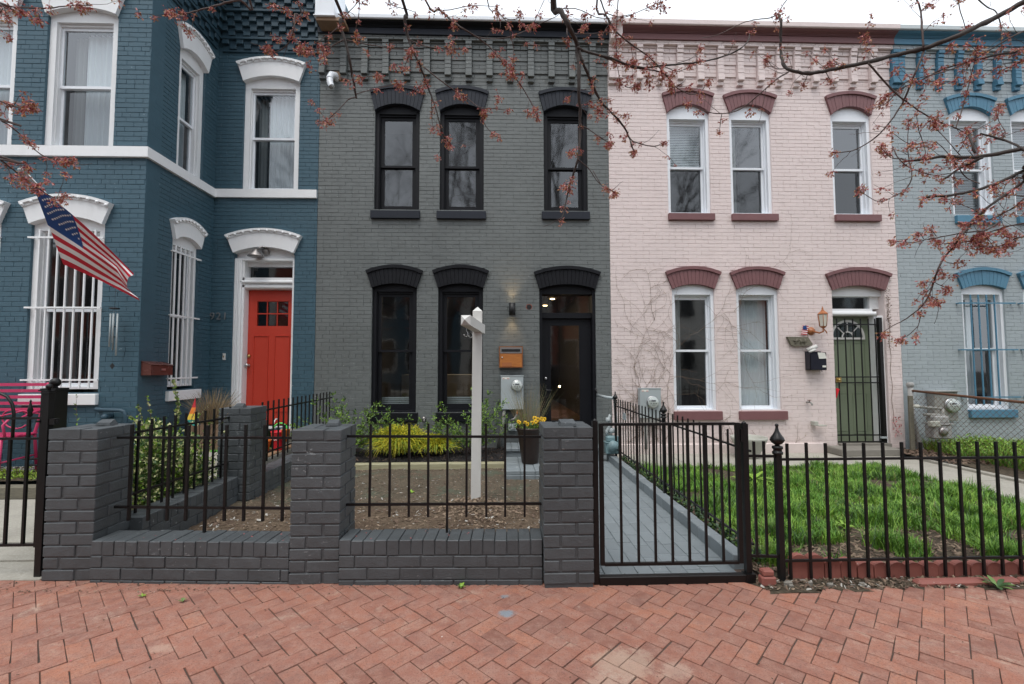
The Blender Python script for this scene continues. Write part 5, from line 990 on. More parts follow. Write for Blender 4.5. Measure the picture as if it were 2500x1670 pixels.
t = empty('wall_socket_box', 'small pale bracket box low on the pink wall', 'bracket', (5.25, 7.45, .48)); m = MB(); m.rbox(5.18, 5.25, 7.40, 7.5, .46, .53, .006); m.build('box', 'bin_cream', t); m = MB(); m.rbox(5.22, 5.36, 7.36, 7.46, .455, .475, .005); m.build('shelf', 'bin_cream', t)
bw_ = empty('stone_bowl', 'pale stone bowl standing on the path below the pink wall', 'bowl', (3.93, 7.12, .01)); m = MB(); m.lathe([(.12, 0), (.13, .02), (.15, .06), (.20, .16), (.255, .27), (.265, .30), (.262, .325), (.235, .325), (.225, .30), (.17, .2), (.001, .18)], (3.93, 7.13, .012), 26); m.build('bowl', 'bin_cream', bw_)
# ---------------------------------------------------------------- blue house mailbox, chime, flag
mbx = empty('brown_mailbox', 'brown metal mailbox on the side of the blue bay', 'mailbox', (-4.5, 6.25, 1.4)); m = MB()
m.add([(-4.615, 6.09, 1.34), (-4.49, 6.09, 1.34), (-4.49, 6.09, 1.475), (-4.615, 6.09, 1.515), (-4.615, 6.49, 1.335), (-4.49, 6.49, 1.335), (-4.49, 6.49, 1.47), (-4.615, 6.49, 1.505)], [(0, 3, 2, 1), (4, 5, 6, 7), (0, 1, 5, 4), (1, 2, 6, 5), (2, 3, 7, 6), (3, 0, 4, 7)]); m.build('box', 'brown_metal', mbx)
m = MB(); m.add([(-4.617, 6.085, 1.520), (-4.475, 6.085, 1.472), (-4.475, 6.495, 1.466), (-4.617, 6.495, 1.512), (-4.617, 6.085, 1.526), (-4.470, 6.085, 1.476), (-4.470, 6.495, 1.470), (-4.617, 6.495, 1.518)], [(0, 3, 2, 1), (4, 5, 6, 7), (0, 1, 5, 4), (1, 2, 6, 5), (2, 3, 7, 6), (3, 0, 4, 7)]); m.build('lid', 'brown_metal', mbx); m = MB(); m.box(-4.489, -4.478, 6.26, 6.34, 1.40, 1.425); m.build('latch', 'steel', mbx)
wc = empty('wind_chime', 'metal wind chime hanging at the corner of the blue bay', 'wind chime', (-4.82, 5.9, 1.5)); m = MB(); m.lathe([(.01, -.012), (.05, -.008), (.053, 0), (.05, .008), (.01, .012)], (-4.825, 5.9, 2.185), 16); m.tube([(-4.825, 5.9, 2.19), (-4.825, 5.9, 2.45)], .0018, 5); m.build('top_disc', 'plastic_black', wc)
m = MB(); m.tube([(-4.825, 6.06, 2.45), (-4.825, 5.88, 2.46), (-4.825, 5.87, 2.44)], .005, 6); m.build('bracket', 'iron_black', wc)
for k, (dx, dy, L_) in enumerate(((-.045, 0, .42), (-.02, .02, .46), (.005, -.02, .37), (.022, .02, .50), (.042, -.005, .53))):
    m = MB(); m.tube([(-4.825+dx, 5.9+dy, 2.12), (-4.825+dx*1.02, 5.9+dy, 2.12-L_)], .0095, 10); m.tube([(-4.825+dx, 5.9+dy, 2.12), (-4.825+dx*.8, 5.9+dy*.8, 2.178)], .001, 4); m.build('chime_tube', 'meter_grey', wc)
m = MB(); m.tube([(-4.825, 5.9, 2.17), (-4.825, 5.9, 1.50)], .001, 4); m.lathe([(.022, 0), (.022, .012)], (-4.825, 5.9, 1.95), 12); m.lathe([(.022, 0), (.022, .012)], (-4.825, 5.9, 1.82), 12); m.prism([(-4.855, 1.46), (-4.825, 1.42), (-4.795, 1.46), (-4.825, 1.50)], 5.898, 5.902); m.build('striker', 'plastic_black', wc)
fp = empty('flag_pole', 'slanting flag pole with round knob on the blue bay', 'flag pole', (-5.0, 6.03, 2.8)); m = MB(); pA, pB = Vector((-4.715, 4.62, 3.40)), Vector((-5.0, 6.04, 2.80)); m.tube([pA, pB], .012, 10); m.build('pole', 'steel', fp); m = MB(); m.lathe([(.001, -.03), (.03, -.024), (.045, -.005), (.045, .01), (.028, .026), (.001, .032)], tuple(pA), 16); m.build('knob', 'meter_grey', fp); m = MB(); m.box(-5.03, -4.97, 6.02, 6.05, 2.74, 2.84); m.build('socket', 'iron_black', fp)
# flag cloth: parametric sheet, u along the fly, v down the hoist
fg = empty('american_flag', 'american flag blowing from the slanting pole on the blue bay', 'flag', (-4.7, 4.8, 3.3))
A_, H_, C_, D_ = [Vector(p) for p in ((-4.735, 4.72, 3.325), (-4.86, 5.22, 2.60), (-4.05, 5.30, 2.185), (-4.02, 5.12, 2.50))]
def fpt(u, v):
    top = A_.lerp(D_, u)+Vector((0, 0, .035))*math.sin(math.pi*u)
    bot = H_.lerp(C_, u)+Vector((-.02, 0, .03))*math.sin(math.pi*u)
    vv = v*(.30+.70*min(1, u*1.15+.0)**.0) if 0 else v
    g = .78+.22*min(1, abs(u-.0)*2.0)                       # cloth gathers towards the hoist
    p = top.lerp(bot, vv*g+(1-g)*vv**1.6); w = math.sin(2*math.pi*(v*1.6+u*.7))*.038*min(1, .3+u*2.2)+.02*math.sin(2*math.pi*(v*2.7-u*1.3))*(.3+u)
    p = p+Vector((.35, -.8, .2))*w*min(1, .15+3*u)
    if u > .8: p = p+Vector((-.10, 0, .0))*((u-.8)/.2)*math.sin(math.pi*v)**2
    return p
def fpatch(name, u0, u1, v0, v1, mat, nu=24, nv=3, off=0.0, par=fg):
    m = MB(); n = lambda u, v: (fpt(min(u+.01, 1), v)-fpt(max(u-.01, 0), v)).cross(fpt(u, min(v+.01, 1))-fpt(u, max(v-.01, 0))).normalized()
    vs = [tuple(fpt(u0+(u1-u0)*i/nu, v0+(v1-v0)*j/nv)) for j in range(nv+1) for i in range(nu+1)]
    m.add(vs, [(j*(nu+1)+i, j*(nu+1)+i+1, (j+1)*(nu+1)+i+1, (j+1)*(nu+1)+i) for j in range(nv) for i in range(nu)], True); return m.build(name, mat, par, recalc=False)
for i in range(13): fpatch('stripe', .40 if i < 7 else .012, 1.0, i/13, (i+1)/13, 'flag_red' if i % 2 == 0 else 'flag_white', nv=2)
can = fpatch('canton', .0, .40, 0, 7/13, 'flag_blue', 20, 12)
for i in range(9):
    for j in range(6 if i % 2 == 0 else 5):
        v = (i+1)*.7/13*1.0/1*.78; u = (.40/12)*(2*j+1+(0 if i % 2 == 0 else 1)); 
        if u < .05: continue
        c = fpt(u, v); du = (fpt(u+.01, v)-c)/.01; dv = (fpt(u, v+.01)-c)/.01; nn = du.cross(dv).normalized(); 
        if nn.y > 0: nn = -nn
        e1 = du.normalized(); e2 = nn.cross(e1); sz = .0155; pts = []
        for k in range(10):
            r_ = 1 if k % 2 == 0 else .42; t = math.pi*k/5; pts.append(tuple(c+nn*.003+(e1*math.sin(t)+e2*math.cos(t))*sz*r_))
        m = MB(); m.add(pts+[tuple(c+nn*.003)], [(k, (k+1) % 10, 10) for k in range(10)]); m.build('star', 'flag_white', can, recalc=False)
# ---------------------------------------------------------------- stoop, buckets, planters left of the rear pillar
sto = empty('stoop', 'pale concrete stoop below the red door', 'stoop', (-3.8, 6.7, 0)); m = MB(); m.rbox(-4.55, -2.95, 6.0, 7.46, 0, .285, .01); m.rbox(-4.30, -3.20, 7.0, 7.5, .287, .46, .01); m.rbox(-4.5, -3.0, 5.55, 5.995, 0, .13, .01); m.build('block', 'concrete', sto); m = MB(); m.rbox(-3.25, -2.955, 6.0, 7.0, .15, .30, .01); m.build('side_curb', 'soffit_brown', sto)
bk = empty('red_toy_bucket', 'red plastic bucket with white scribble standing on the stoop', 'bucket', (-3.02, 6.5, .3)); m = MB(); m.lathe([(.072, 0), (.075, .01), (.100, .24), (.106, .245), (.106, .255), (.096, .255), (.07, .02)], (-3.03, 6.5, .302), 22); m.build('pail', 'plastic_red', bk)
m = MB(); m.tube([(-3.09, 6.415, .44), (-3.08, 6.412, .46), (-3.07, 6.41, .44), (-3.055, 6.41, .455), (-3.045, 6.41, .44), (-3.03, 6.41, .45), (-3.01, 6.41, .445)], .004, 5); m.build('white_scribble', 'plastic_white', bk)
m = MB(); m.tube([(-3.03+.10*math.cos(t)+.02, 6.5, .555+.11*math.sin(t)) for t in np.linspace(.1, math.pi-.1, 12)], .011, 8); m.build('handle', 'plastic_green', bk)
b2 = empty('orange_flower_pot', 'small orange pot on the stoop beside the red bucket', 'pot', (-3.19, 6.42, .3)); m = MB(); m.lathe([(.062, 0), (.088, .12), (.094, .125), (.094, .15), (.08, .15), (.06, .02)], (-3.19, 6.42, .302), 20); m.build('pot', 'plastic_orange', b2)
b3 = empty('dark_toy_bucket', 'dark bucket with white handle behind the orange pot', 'bucket', (-3.24, 6.7, .3)); m = MB(); m.lathe([(.07, 0), (.1, .25), (.105, .25), (.09, .25), (.06, .02)], (-3.22, 6.72, .302), 20); m.build('pail', 'navy_paint', b3); m = MB(); m.tube([(-3.17, 6.72+.09*math.cos(t), .57+.13*math.sin(t)) for t in np.linspace(0.1, math.pi-.1, 10)], .007, 7); m.build('handle', 'plastic_white', b3)
b4 = empty('red_flower_pot', 'small red pot with green toy by the stoop edge', 'pot', (-2.90, 6.4, .3)); m = MB(); m.lathe([(.04, 0), (.055, .16), (.06, .165), (.05, .16)], (-2.915, 6.45, .42), 14); m.build('pot', 'plastic_orange', b4)
pb = empty('slatted_planter', 'brown slatted wooden planter box on the stoop', 'planter', (-4.0, 6.6, .29))
for i in range(7): m = MB(); x = -4.25+.072*i; m.rbox(x, x+.062, 6.50, 6.52, .30, .65, .004); m.build('slat', 'wood_slat', pb)
m = MB(); m.box(-4.25, -3.75, 6.52, 6.85, .29, .60); m.build('box', 'wood_slat', pb); m = MB(); m.box(-3.95, -3.2, 6.45, 6.9, .286, .305); tag(m.build('green_mat', 'grass_green_mat'), 'green artificial turf mat on the stoop beside the planter', 'mat')
rf = empty('rainbow_pinwheel', 'small rainbow pennant on a stick in the variegated bush', 'pennant', (-3.34, 5.1, .4)); m = MB(); m.tube([(-3.335, 5.2, .5), (-3.335, 5.2, 1.10)], .004, 6); m.build('stick', 'plastic_black', rf)
for (c, z0, z1) in (('rainbow_red', 1.0, 1.11), ('rainbow_orange', .93, 1.0), ('rainbow_yellow', .865, .93), ('rainbow_teal', .80, .865)):
    def ed(z): k = (1.11-z)/.25; return (-3.335-.095*min(k, 1)*(1 if k < 1 else 1), -3.335+.015*k) if k <= 1 else (-3.36, -3.31)
    a, b = ed(z0), ed(z1); m = MB(); m.add([(a[0], 5.2, z0), (a[1], 5.19, z0), (b[1], 5.19, z1), (b[0], 5.2, z1)], [(0, 1, 2, 3)]); m.build('cloth_band', c, rf, recalc=False)
# door mat, downspout at the pale house, tall pot
m = MB(); m.rbox(6.40, 6.62, 6.45, 6.90, .05, .066, .006); tag(m.build('door_mat', 'plastic_black'), 'black rubber mat lying across the path kerb', 'mat')
dsp = empty('drain_pipe', 'old grey drain pipe stub leaning at the party wall', 'drain pipe', (6.8, 7.35, 0)); m = MB(); m.tube([(6.80, 7.38, 1.10), (6.81, 7.38, .60), (6.90, 7.36, .10), (6.95, 7.34, .02)], .038, 12); m.build('pipe', 'galvanised', dsp); m = MB(); m.lathe([(.042, 0), (.052, .01), (.052, .06), (.03, .075)], (6.80, 7.38, 1.09), 12); m.build('cap', 'galvanised', dsp)
wsl = MB(); wsl.rbox(6.70, 6.77, 7.30, 7.34, .02, .95, .006); tag(wsl.build('leaning_board', 'weathered_wood'), 'weathered board leaning against the drain pipe at the party wall', 'board')
# chain link fence along the boundary
cl = empty('chain_link_fence', 'rusty chain link fence between the pink and pale blue yards', 'fence', (6.8, 5.2, 0)); m = MB(); m.tube([(6.80, 7.40, 1.03), (6.81, 6.6, .995), (6.80, 5.8, .965), (6.82, 4.4, .93), (6.82, 3.2, .93)], .019, 10); m.build('top_rail', 'rust', cl)
for y in (7.36, 4.2): m = MB(); m.tube([(6.80, y, 0), (6.80, y, 1.06)], .026, 10); m.build('post', 'galvanised', cl)
m = MB(); p_ = .055; zz0, zz1 = .06, .95; y = 3.2
while y < 8.4:
    for s in (1, -1):
        a = (6.80, y, zz0); L_ = zz1-zz0; b = (6.80, y-s*L_, zz1)
        def clip(p, q):
            p, q = list(p), list(q); 
            for (u, v) in ((p, q), (q, p)):
                if u[1] > 7.35:
                    k = (7.35-v[1])/(u[1]-v[1]) if u[1] != v[1] else 0
                    if k < 0: return None
                    u[2] = v[2]+(u[2]-v[2])*k; u[1] = 7.35
                if u[1] < 3.2:
                    k = (3.2-v[1])/(u[1]-v[1]) if u[1] != v[1] else 0
                    if k < 0: return None
                    u[2] = v[2]+(u[2]-v[2])*k; u[1] = 3.2
            return p, q
        c = clip(a, b) if (min(a[1], b[1]) < 7.35 and max(a[1], b[1]) > 3.2) else None
        if c and abs(c[0][2]-c[1][2]) > .02: m.tube(c, .0022, 4, caps=False)
    y += p_*1.5
m.build('wire_mesh', 'rust', cl, recalc=False, kind='stuff')
tp = empty('tall_flower_pot', 'tall tapered brown pot with sedge and yellow pansies on the brick step', 'flower pot', (.43, 6.2, .15)); m = MB(); m.lathe([(.105, 0), (.112, .01), (.165, .40), (.178, .44), (.190, .447), (.190, .475), (.172, .475), (.165, .44), (.001, .43)], (.432, 6.22, .152), 28); m.build('pot', 'planter_brown', tp)
# ---------------------------------------------------------------- vegetation
def leafmesh(name, items, mats, parent=None, kind=None):
    """items: (centre, direction, normal-ish, length, width, matindex) -> folded diamond leaves"""
    vs = []; fs = []; mi = []
    for (c, d, n, L, w, k) in items:
        d = d.normalized(); s = d.cross(n); s = s.normalized() if s.length > 1e-5 else Vector((1, 0, 0)); nn = s.cross(d); b = len(vs)
        vs += [tuple(c), tuple(c+d*L*.45+s*w-nn*w*.35), tuple(c+d*L), tuple(c+d*L*.45-s*w-nn*w*.35)]; fs += [(b, b+1, b+2), (b, b+2, b+3)]; mi += [k, k]
    me = bpy.data.meshes.new(name); me.from_pydata(vs, [], fs)
    for q in mats: me.materials.append(MAT[q])
    me.polygons.foreach_set('material_index', mi); o = bpy.data.objects.new(name, me); COL.objects.link(o)
    if parent: setparent(o, parent)
    if kind: o['kind'] = kind
    return o
def rv(): 
    while 1:
        v = Vector((U(-1, 1), U(-1, 1), U(-1, 1)))
        if .05 < v.length < 1: return v.normalized()
def rin():
    return rv()*(R()**(1/3))
def bush(name, label, cat, base, blobs, n, L, mats, wts, stems=8, w=.35, up=.5, shell=.5, group=None, stemmat='twig_bark'):
    t = empty(name, label, cat, base, 0, group); it = []; tot = sum(b[3]*b[4]*b[5] for b in blobs)
    for b in blobs:
        c = Vector(b[:3])
        for _ in range(int(n*b[3]*b[4]*b[5]/tot)):
            q = rv(); r = shell+(1-shell)*R() if R() < .75 else R(); k = mn.noise(Vector((q.x*2.1+b[0]*3, q.y*2.1, q.z*2.1)))*.35+1
            p = c+Vector((q.x*b[3]*r*k, q.y*b[4]*r*k, q.z*b[5]*r*k))
            if p.z < base[2]+.01: p.z = base[2]+U(.01, .06)
            d = (q+rv()*.8+Vector((0, 0, up))); l = L*U(.6, 1.3)
            it.append((p, d, rv(), l, l*w, random.choices(range(len(mats)), wts)[0]))
    leafmesh('foliage', it, mats, t)
    if stems:
        m = MB()
        for _ in range(stems):
            b = random.choice(blobs); q = rv(); e = Vector(b[:3])+Vector((q.x*b[3]*.7, q.y*b[4]*.7, abs(q.z)*b[5]*.8)); s = Vector(base)+Vector((U(-.05, .05), U(-.05, .05), 0)); m.tube([s, s.lerp(e, .5)+Vector((0, 0, .05)), e], [.007, .005, .002], 5)
        m.build('stem', stemmat, t)
    return t
# variegated euonymus behind the side railing, with long leafy shoots
vb = bush('variegated_bush', 'variegated yellow and green leaved bush behind the black side railing', 'bush', (-3.12, 4.4, .02),
     [(-3.14, 4.15, .40, .26, .50, .36), (-3.10, 4.6, .42, .25, .35, .40), (-3.05, 4.25, .68, .20, .40, .22), (-2.93, 4.5, .35, .14, .45, .30), (-3.2, 4.35, .85, .14, .2, .14)], 12500, .032, ['leaf_dark', 'leaf_mid', 'leaf_cream', 'lime_leaf'], [4, 4, 5, 2], 14, .42, .2, .25)
def shoot(par, base, top, n, mats, L=.035, bend=.06, wd=.4):
    b, t = Vector(base), Vector(top); o = rv()*bend; pts = [b.lerp(t, i/6)+o*math.sin(math.pi*i/6) for i in range(7)]; m = MB(); m.tube(pts, [.004-.0004*i for i in range(7)], 5); m.build('shoot', 'twig_bark', par)
    it = []
    for i in range(n):
        k = U(.05, 1); p = b.lerp(t, k)+o*math.sin(math.pi*k); d = rv()+(t-b).normalized()*.8; it.append((p, d, rv(), L*U(.6, 1.2)*(1.15-k*.5), L*wd*U(.7, 1), random.randrange(len(mats))))
    leafmesh('foliage', it, mats, par)
for (a, b, n) in (((-3.05, 4.4, .7), (-3.05, 4.42, 1.32), 90), ((-3.1, 4.4, .7), (-3.03, 4.45, 1.20), 60), ((-3.25, 4.3, .7), (-3.28, 4.3, 1.10), 50), ((-3.3, 4.5, .6), (-3.52, 4.5, .99), 60), ((-3.2, 4.3, .7), (-3.20, 4.3, 1.18), 30), ((-2.95, 4.5, .6), (-2.85, 4.5, .99), 40), ((-2.9, 4.5, .6), (-2.78, 4.6, .93), 40), ((-2.9, 4.4, .5), (-2.80, 4.2, .70), 40), ((-2.95, 4.6, .6), (-2.72, 4.7, .80), 40), ((-3.3, 4.4, .6), (-3.42, 4.5, 1.0), 45)):
    shoot(vb, a, b, n, ['leaf_mid', 'leaf_cream', 'lime_leaf'])
for k in range(4): shoot(vb, (-2.98+.03*k, 4.6, .7), (-2.90+.09*k, 4.6, 1.12-.04*k), 9, ['leaf_mid', 'leaf_cream'], .022)
lp = empty('bay_corner_seedling', 'thin pale seedling growing beside the wall pipe of the blue bay', 'seedling', (-4.95, 5.6, .2)); shoot(lp, (-4.85, 5.6, .2), (-4.98, 5.6, 1.12), 26, ['leaf_mid', 'lime_leaf'], .05, .05, .2)
def strands(name, par, base, n, L, mats, spread, droop, r=.002, up=1.0, seg=5, z0=0, wid=.0025):
    vs = []; fs = []; mi = []
    for _ in range(n):
        an = U(0, 2*math.pi); sp = spread*math.sqrt(R()); p = Vector(base)+Vector((math.cos(an)*sp*.35, math.sin(an)*sp*.35, U(0, z0))); d = Vector((math.cos(an)*sp, math.sin(an)*sp, up*U(.6, 1.1))).normalized(); l = L*U(.6, 1.15); s = d.cross(rv()).normalized()*wid; b = len(vs); k = random.randrange(len(mats))
        for i in range(seg+1):
            w = (1-i/seg*.8); vs += [tuple(p-s*w), tuple(p+s*w)]; p = p+d*(l/seg); d = (d+Vector((0, 0, -droop))*(1/seg)+rv()*.05).normalized()
        for i in range(seg): fs.append((b+2*i, b+2*i+1, b+2*i+3, b+2*i+2)); mi.append(k)
    me = bpy.data.meshes.new(name); me.from_pydata(vs, [], fs)
    for q in mats: me.materials.append(MAT[q])
    me.polygons.foreach_set('material_index', mi); o = bpy.data.objects.new(name, me); COL.objects.link(o); setparent(o, par); return o
dg = empty('dry_grass_pot', 'clump of dry tan ornamental grass beside the red door casing', 'dry grass', (-3.98, 6.6, .6)); strands('blades', dg, (-4.02, 6.62, .60), 420, .50, ['grass_dry', 'litter_tan'], .30, 1.1, wid=.0045, seg=6)
strands('blades', tp, (.43, 6.22, .58), 260, .62, ['sedge', 'grass_dry'], .35, .5, wid=.0017, seg=6)
def pansy(par, p, s, dirn):
    d = Vector(dirn).normalized(); a = d.cross(Vector((0, 0, 1))).normalized(); b = a.cross(d); m = MB()
    for (x, z, r) in ((-.35, .45, .5), (.35, .45, .5), (-.5, -.05, .45), (.5, -.05, .45), (0, -.45, .55)):
        c = Vector(p)+(a*x+b*z)*s; pts = [tuple(c+(a*math.cos(t)+b*math.sin(t))*r*s+d*.002*math.sin(3*t)) for t in np.linspace(0, 2*math.pi, 11)[:-1]]; m.add(pts+[tuple(c+d*.003)], [(k, (k+1) % 10, 10) for k in range(10)])
    f = m.build('pansy_flower', 'pansy_yellow', par, recalc=False); m = MB(); c = Vector(p)+d*.006-b*s*.05; m.add([tuple(c+(a*math.cos(t)*.38+b*math.sin(t)*.30)*s) for t in np.linspace(0, 2*math.pi, 9)[:-1]], [tuple(range(8))]); m.build('pansy_eye', 'pansy_dark', f, recalc=False)
for (x, z) in ((.27, .72), (.29, .70), (.365, .695), (.39, .68), (.50, .72), (.53, .745), (.56, .73), (.58, .755), (.60, .725), (.49, .755), (.455, .70), (.62, .745), (.54, .69)): pansy(tp, (x, 6.08+U(-.03, .05), z), .030*U(.7, 1.1), (-.2+U(-.4, .4), -1, .25+U(-.2, .3)))
it = []
for _ in range(420): an = U(0, 6.28); r = .19*math.sqrt(R()); it.append((Vector((.43+r*math.cos(an), 6.22+r*math.sin(an), U(.60, .69))), rv()+Vector((0, 0, .3)), rv(), U(.02, .045), .010, random.randrange(3)))
leafmesh('pansy_leaves', it, ['leaf_dark', 'leaf_mid', 'lime_leaf'], tp)
def frond_shrub(name, label, base, n, L, mats, spread, upb=.6):
    t = empty(name, label, 'shrub', base); m = MB(); it = []
    for k in range(n):
        an = 2*math.pi*k/n+U(-.3, .3); tl = U(.15, spread); d = Vector((math.cos(an)*tl, math.sin(an)*tl*.6, upb*U(.7, 1.2))).normalized(); p = Vector(base)+Vector((U(-.04, .04), U(-.03, .03), 0)); l = L*U(.65, 1.1); pts = [p.copy()]
        for i in range(8): p = p+d*(l/8); d = (d+Vector((0, 0, -.03))+rv()*.10).normalized(); pts.append(p.copy())
        m.tube(pts, [.005-.0005*i for i in range(9)], 5)
        for i in range(2, 9):
            for q in range(5):
                dd = (rv()+d*.9); c = pts[i]+rv()*.01; tw = dd.normalized()*U(.03, .08)
                for z in range(4): it.append((c+tw*(z/3), dd+rv()*.8, rv(), U(.026, .046), .010, random.choices([0, 1, 2], [3, 5, 3])[0]))
    m.build('stem', 'twig_bark', t); leafmesh('foliage', it, mats, t); return t
frond_shrub('evergreen_shrub', 'loose green evergreen shrub at the left corner of the grey house wall', (-2.18, 6.92, .13), 26, .92, ['leaf_dark', 'leaf_mid', 'lime_leaf'], 1.0)
frond_shrub('evergreen_shrub', 'loose green evergreen shrub behind the white sign post', (-.37, 6.97, .13), 24, .90, ['leaf_dark', 'leaf_mid', 'lime_leaf'], .9)
def thread_cypress(label, base, s, pot=False):
    t = empty('thread_cypress', label, 'shrub', base, 0, 'golden thread cypress shrubs'); strands('foliage', t, (base[0], base[1], base[2]+.14*s), 650, .25*s, ['cypress_gold', 'cypress_gold', 'cypress_green', 'lime_leaf'], 1.0, 2.2, up=.7, seg=6, z0=.16*s, wid=.0038)
    it = []
    for _ in range(7500):
        q = rin(); k = 1+.22*mn.noise(Vector((q.x*3, q.y*3, q.z*3+s*9))); p = Vector(base)+Vector((q.x*.38*s*k, q.y*.26*s*k, .22*s+q.z*.19*s*k+.04)); it.append((p, rv()*.7+Vector((q.x, q.y, -.15+q.z*.6)), rv(), U(.03, .065), .0055, random.randrange(3)))
    leafmesh('foliage', it, ['cypress_gold', 'cypress_green', 'cypress_gold'], t)
    if pot: m = MB(); m.lathe([(.10, -.02), (.13, .12), (.135, .13)], (base[0], base[1], base[2]-.02), 18); m.build('nursery_pot', 'plastic_black', t)
    return t
thread_cypress('larger golden thread cypress spreading over the mulch under the left window', (-1.45, 6.85, .12), 1.02); thread_cypress('smaller golden thread cypress in a black nursery pot beside the larger one', (-.93, 6.90, .16), .56, True)
# mulch, debris, leaf litter
def chips(name, n, area, zf, mats, wts, l0, l1, w0, w1, tilt=.4, kind='stuff', parent=None, label=None, cat=None):
    vs = []; fs = []; mi = []
    for _ in range(n):
        x, y = area(); z = zf(x, y)+U(0, .006); l, w = U(l0, l1), U(w0, w1); a = U(0, 6.28); ca, sa = math.cos(a), math.sin(a); t1, t2 = U(-tilt, tilt), U(-tilt, tilt); b = len(vs); h = w*.35
        for (u, v, q) in ((-l, -w, 0), (l, -w*.7, 0), (l, w*.7, 0), (-l, w, 0), (-l*.7, 0, h), (l*.7, 0, h)): vs.append((x+u*ca-v*sa, y+u*sa+v*ca, z+q+u*t1+v*t2))
        fs += [(b, b+1, b+5, b+4), (b+3, b+4, b+5, b+2), (b, b+4, b+3), (b+1, b+2, b+5)]; mi += [random.choices(range(len(mats)), wts)[0]]*4
    me = bpy.data.meshes.new(name); me.from_pydata(vs, [], fs)
    for q in mats: me.materials.append(MAT[q])
    me.polygons.foreach_set('material_index', mi); o = bpy.data.objects.new(name, me); COL.objects.link(o); o['kind'] = kind
    if label: o['label'] = label; o['category'] = cat
    return o
bz = lambda x, y: .125+.02*mn.noise(Vector((x*4, y*4, 1)))+.012*mn.noise(Vector((x*15, y*15, 1)))
chips('mulch_chips', 7000, lambda: (U(-2.68, .1), U(6.45, 7.48)), bz, ['mulch_black', 'litter_brown'], [9, 1], .012, .04, .003, .008, .5, label='black shredded mulch in the bed below the grey house windows', cat='mulch')
chips('soil_debris', 8500, lambda: (U(-2.6, .6), min(6.3, 3.4+abs(random.gauss(0, 1.7)))), fn_soil, ['litter_brown', 'litter_tan', 'stone_chip', 'soil'], [4, 3, 1, 5], .004, .020, .002, .007, .4, label='twigs, chips and crumbs scattered over the bare garden soil', cat='debris')
m_ = [(-1.6+U(-.3, .3), 3.75+U(-.2, .3)) for _ in range(9)]
chips('fallen_leaves', 420, lambda: (U(-2.55, .55), U(3.38, 4.6)), lambda x, y: fn_soil(x, y)+.006, ['litter_brown', 'litter_tan', 'stone_chip'], [4, 3, 1], .008, .022, .004, .012, .5, label='dead leaves and pale scraps on the soil near the low walls', cat='leaf litter')
chips('soil_clods', 900, lambda: (-.22+random.gauss(0, .2), 4.55+random.gauss(0, .18)), fn_soil, ['litter_tan', 'soil', 'litter_brown'], [5, 3, 1], .006, .02, .006, .018, .3, label='crumbly tan clods heaped at the foot of the white sign post', cat='soil clods')
chips('lawn_leaf_litter', 2600, lambda: (U(1.8, 5.4), min(6.4, 3.2+abs(random.gauss(0, .5)))), fn_lawn, ['litter_brown', 'litter_tan'], [3, 3], .008, .03, .004, .010, .6, label='dry brown leaf litter between the grass tufts', cat='leaf litter')
chips('verge_litter', 1700, lambda: (U(1.72, 4.6), U(2.96, 3.16)), lambda x, y: .008, ['litter_brown', 'litter_tan', 'stone_chip', 'dirt_bed'], [5, 3, 1, 4], .004, .022, .002, .009, .6, label='dry twigs and leaves along the foot of the street fence', cat='leaf litter')
chips('side_leaf_litter', 700, lambda: (U(6.35, 7.6), U(6.3, 7.45)), lambda x, y: .07, ['litter_brown', 'litter_tan'], [5, 1], .012, .035, .008, .016, .6, label='heap of brown leaves at the foot of the party wall', cat='leaf litter')
chips('curb_leaf_litter', 900, lambda: (U(1.79, 1.95), U(3.2, 6.8)), lambda x, y: .03, ['litter_brown', 'litter_tan'], [4, 1], .008, .025, .005, .012, .6, label='brown leaves along the walkway curb', cat='leaf litter')
chips('joint_grit', 420, lambda: (U(-3.4, 1.0), 3.15+abs(random.gauss(0, .02))*-1 if R() < .5 else U(3.10, 3.28)), lambda x, y: .0, ['litter_brown', 'dirt_bed', 'litter_tan'], [3, 4, 1], .002, .009, .002, .005, .3, label='grit and crumbs where the low walls meet the sidewalk', cat='grit')
chips('fallen_red_buds', 130, lambda: (U(-2.6, 3.4), U(2.15, 3.05)), lambda x, y: .003, ['flower_red', 'litter_brown', 'dirt_bed'], [2, 3, 4], .002, .006, .002, .004, .3, label='tiny fallen maple buds dotted over the brick sidewalk', cat='fallen buds')
chips('buds_on_wall', 30, lambda: (U(-2.6, .3), U(3.17, 3.33)), lambda x, y: .288, ['flower_red'], [1], .003, .007, .003, .005, .3, label='tiny red maple buds fallen on the tops of the low walls', cat='fallen buds')
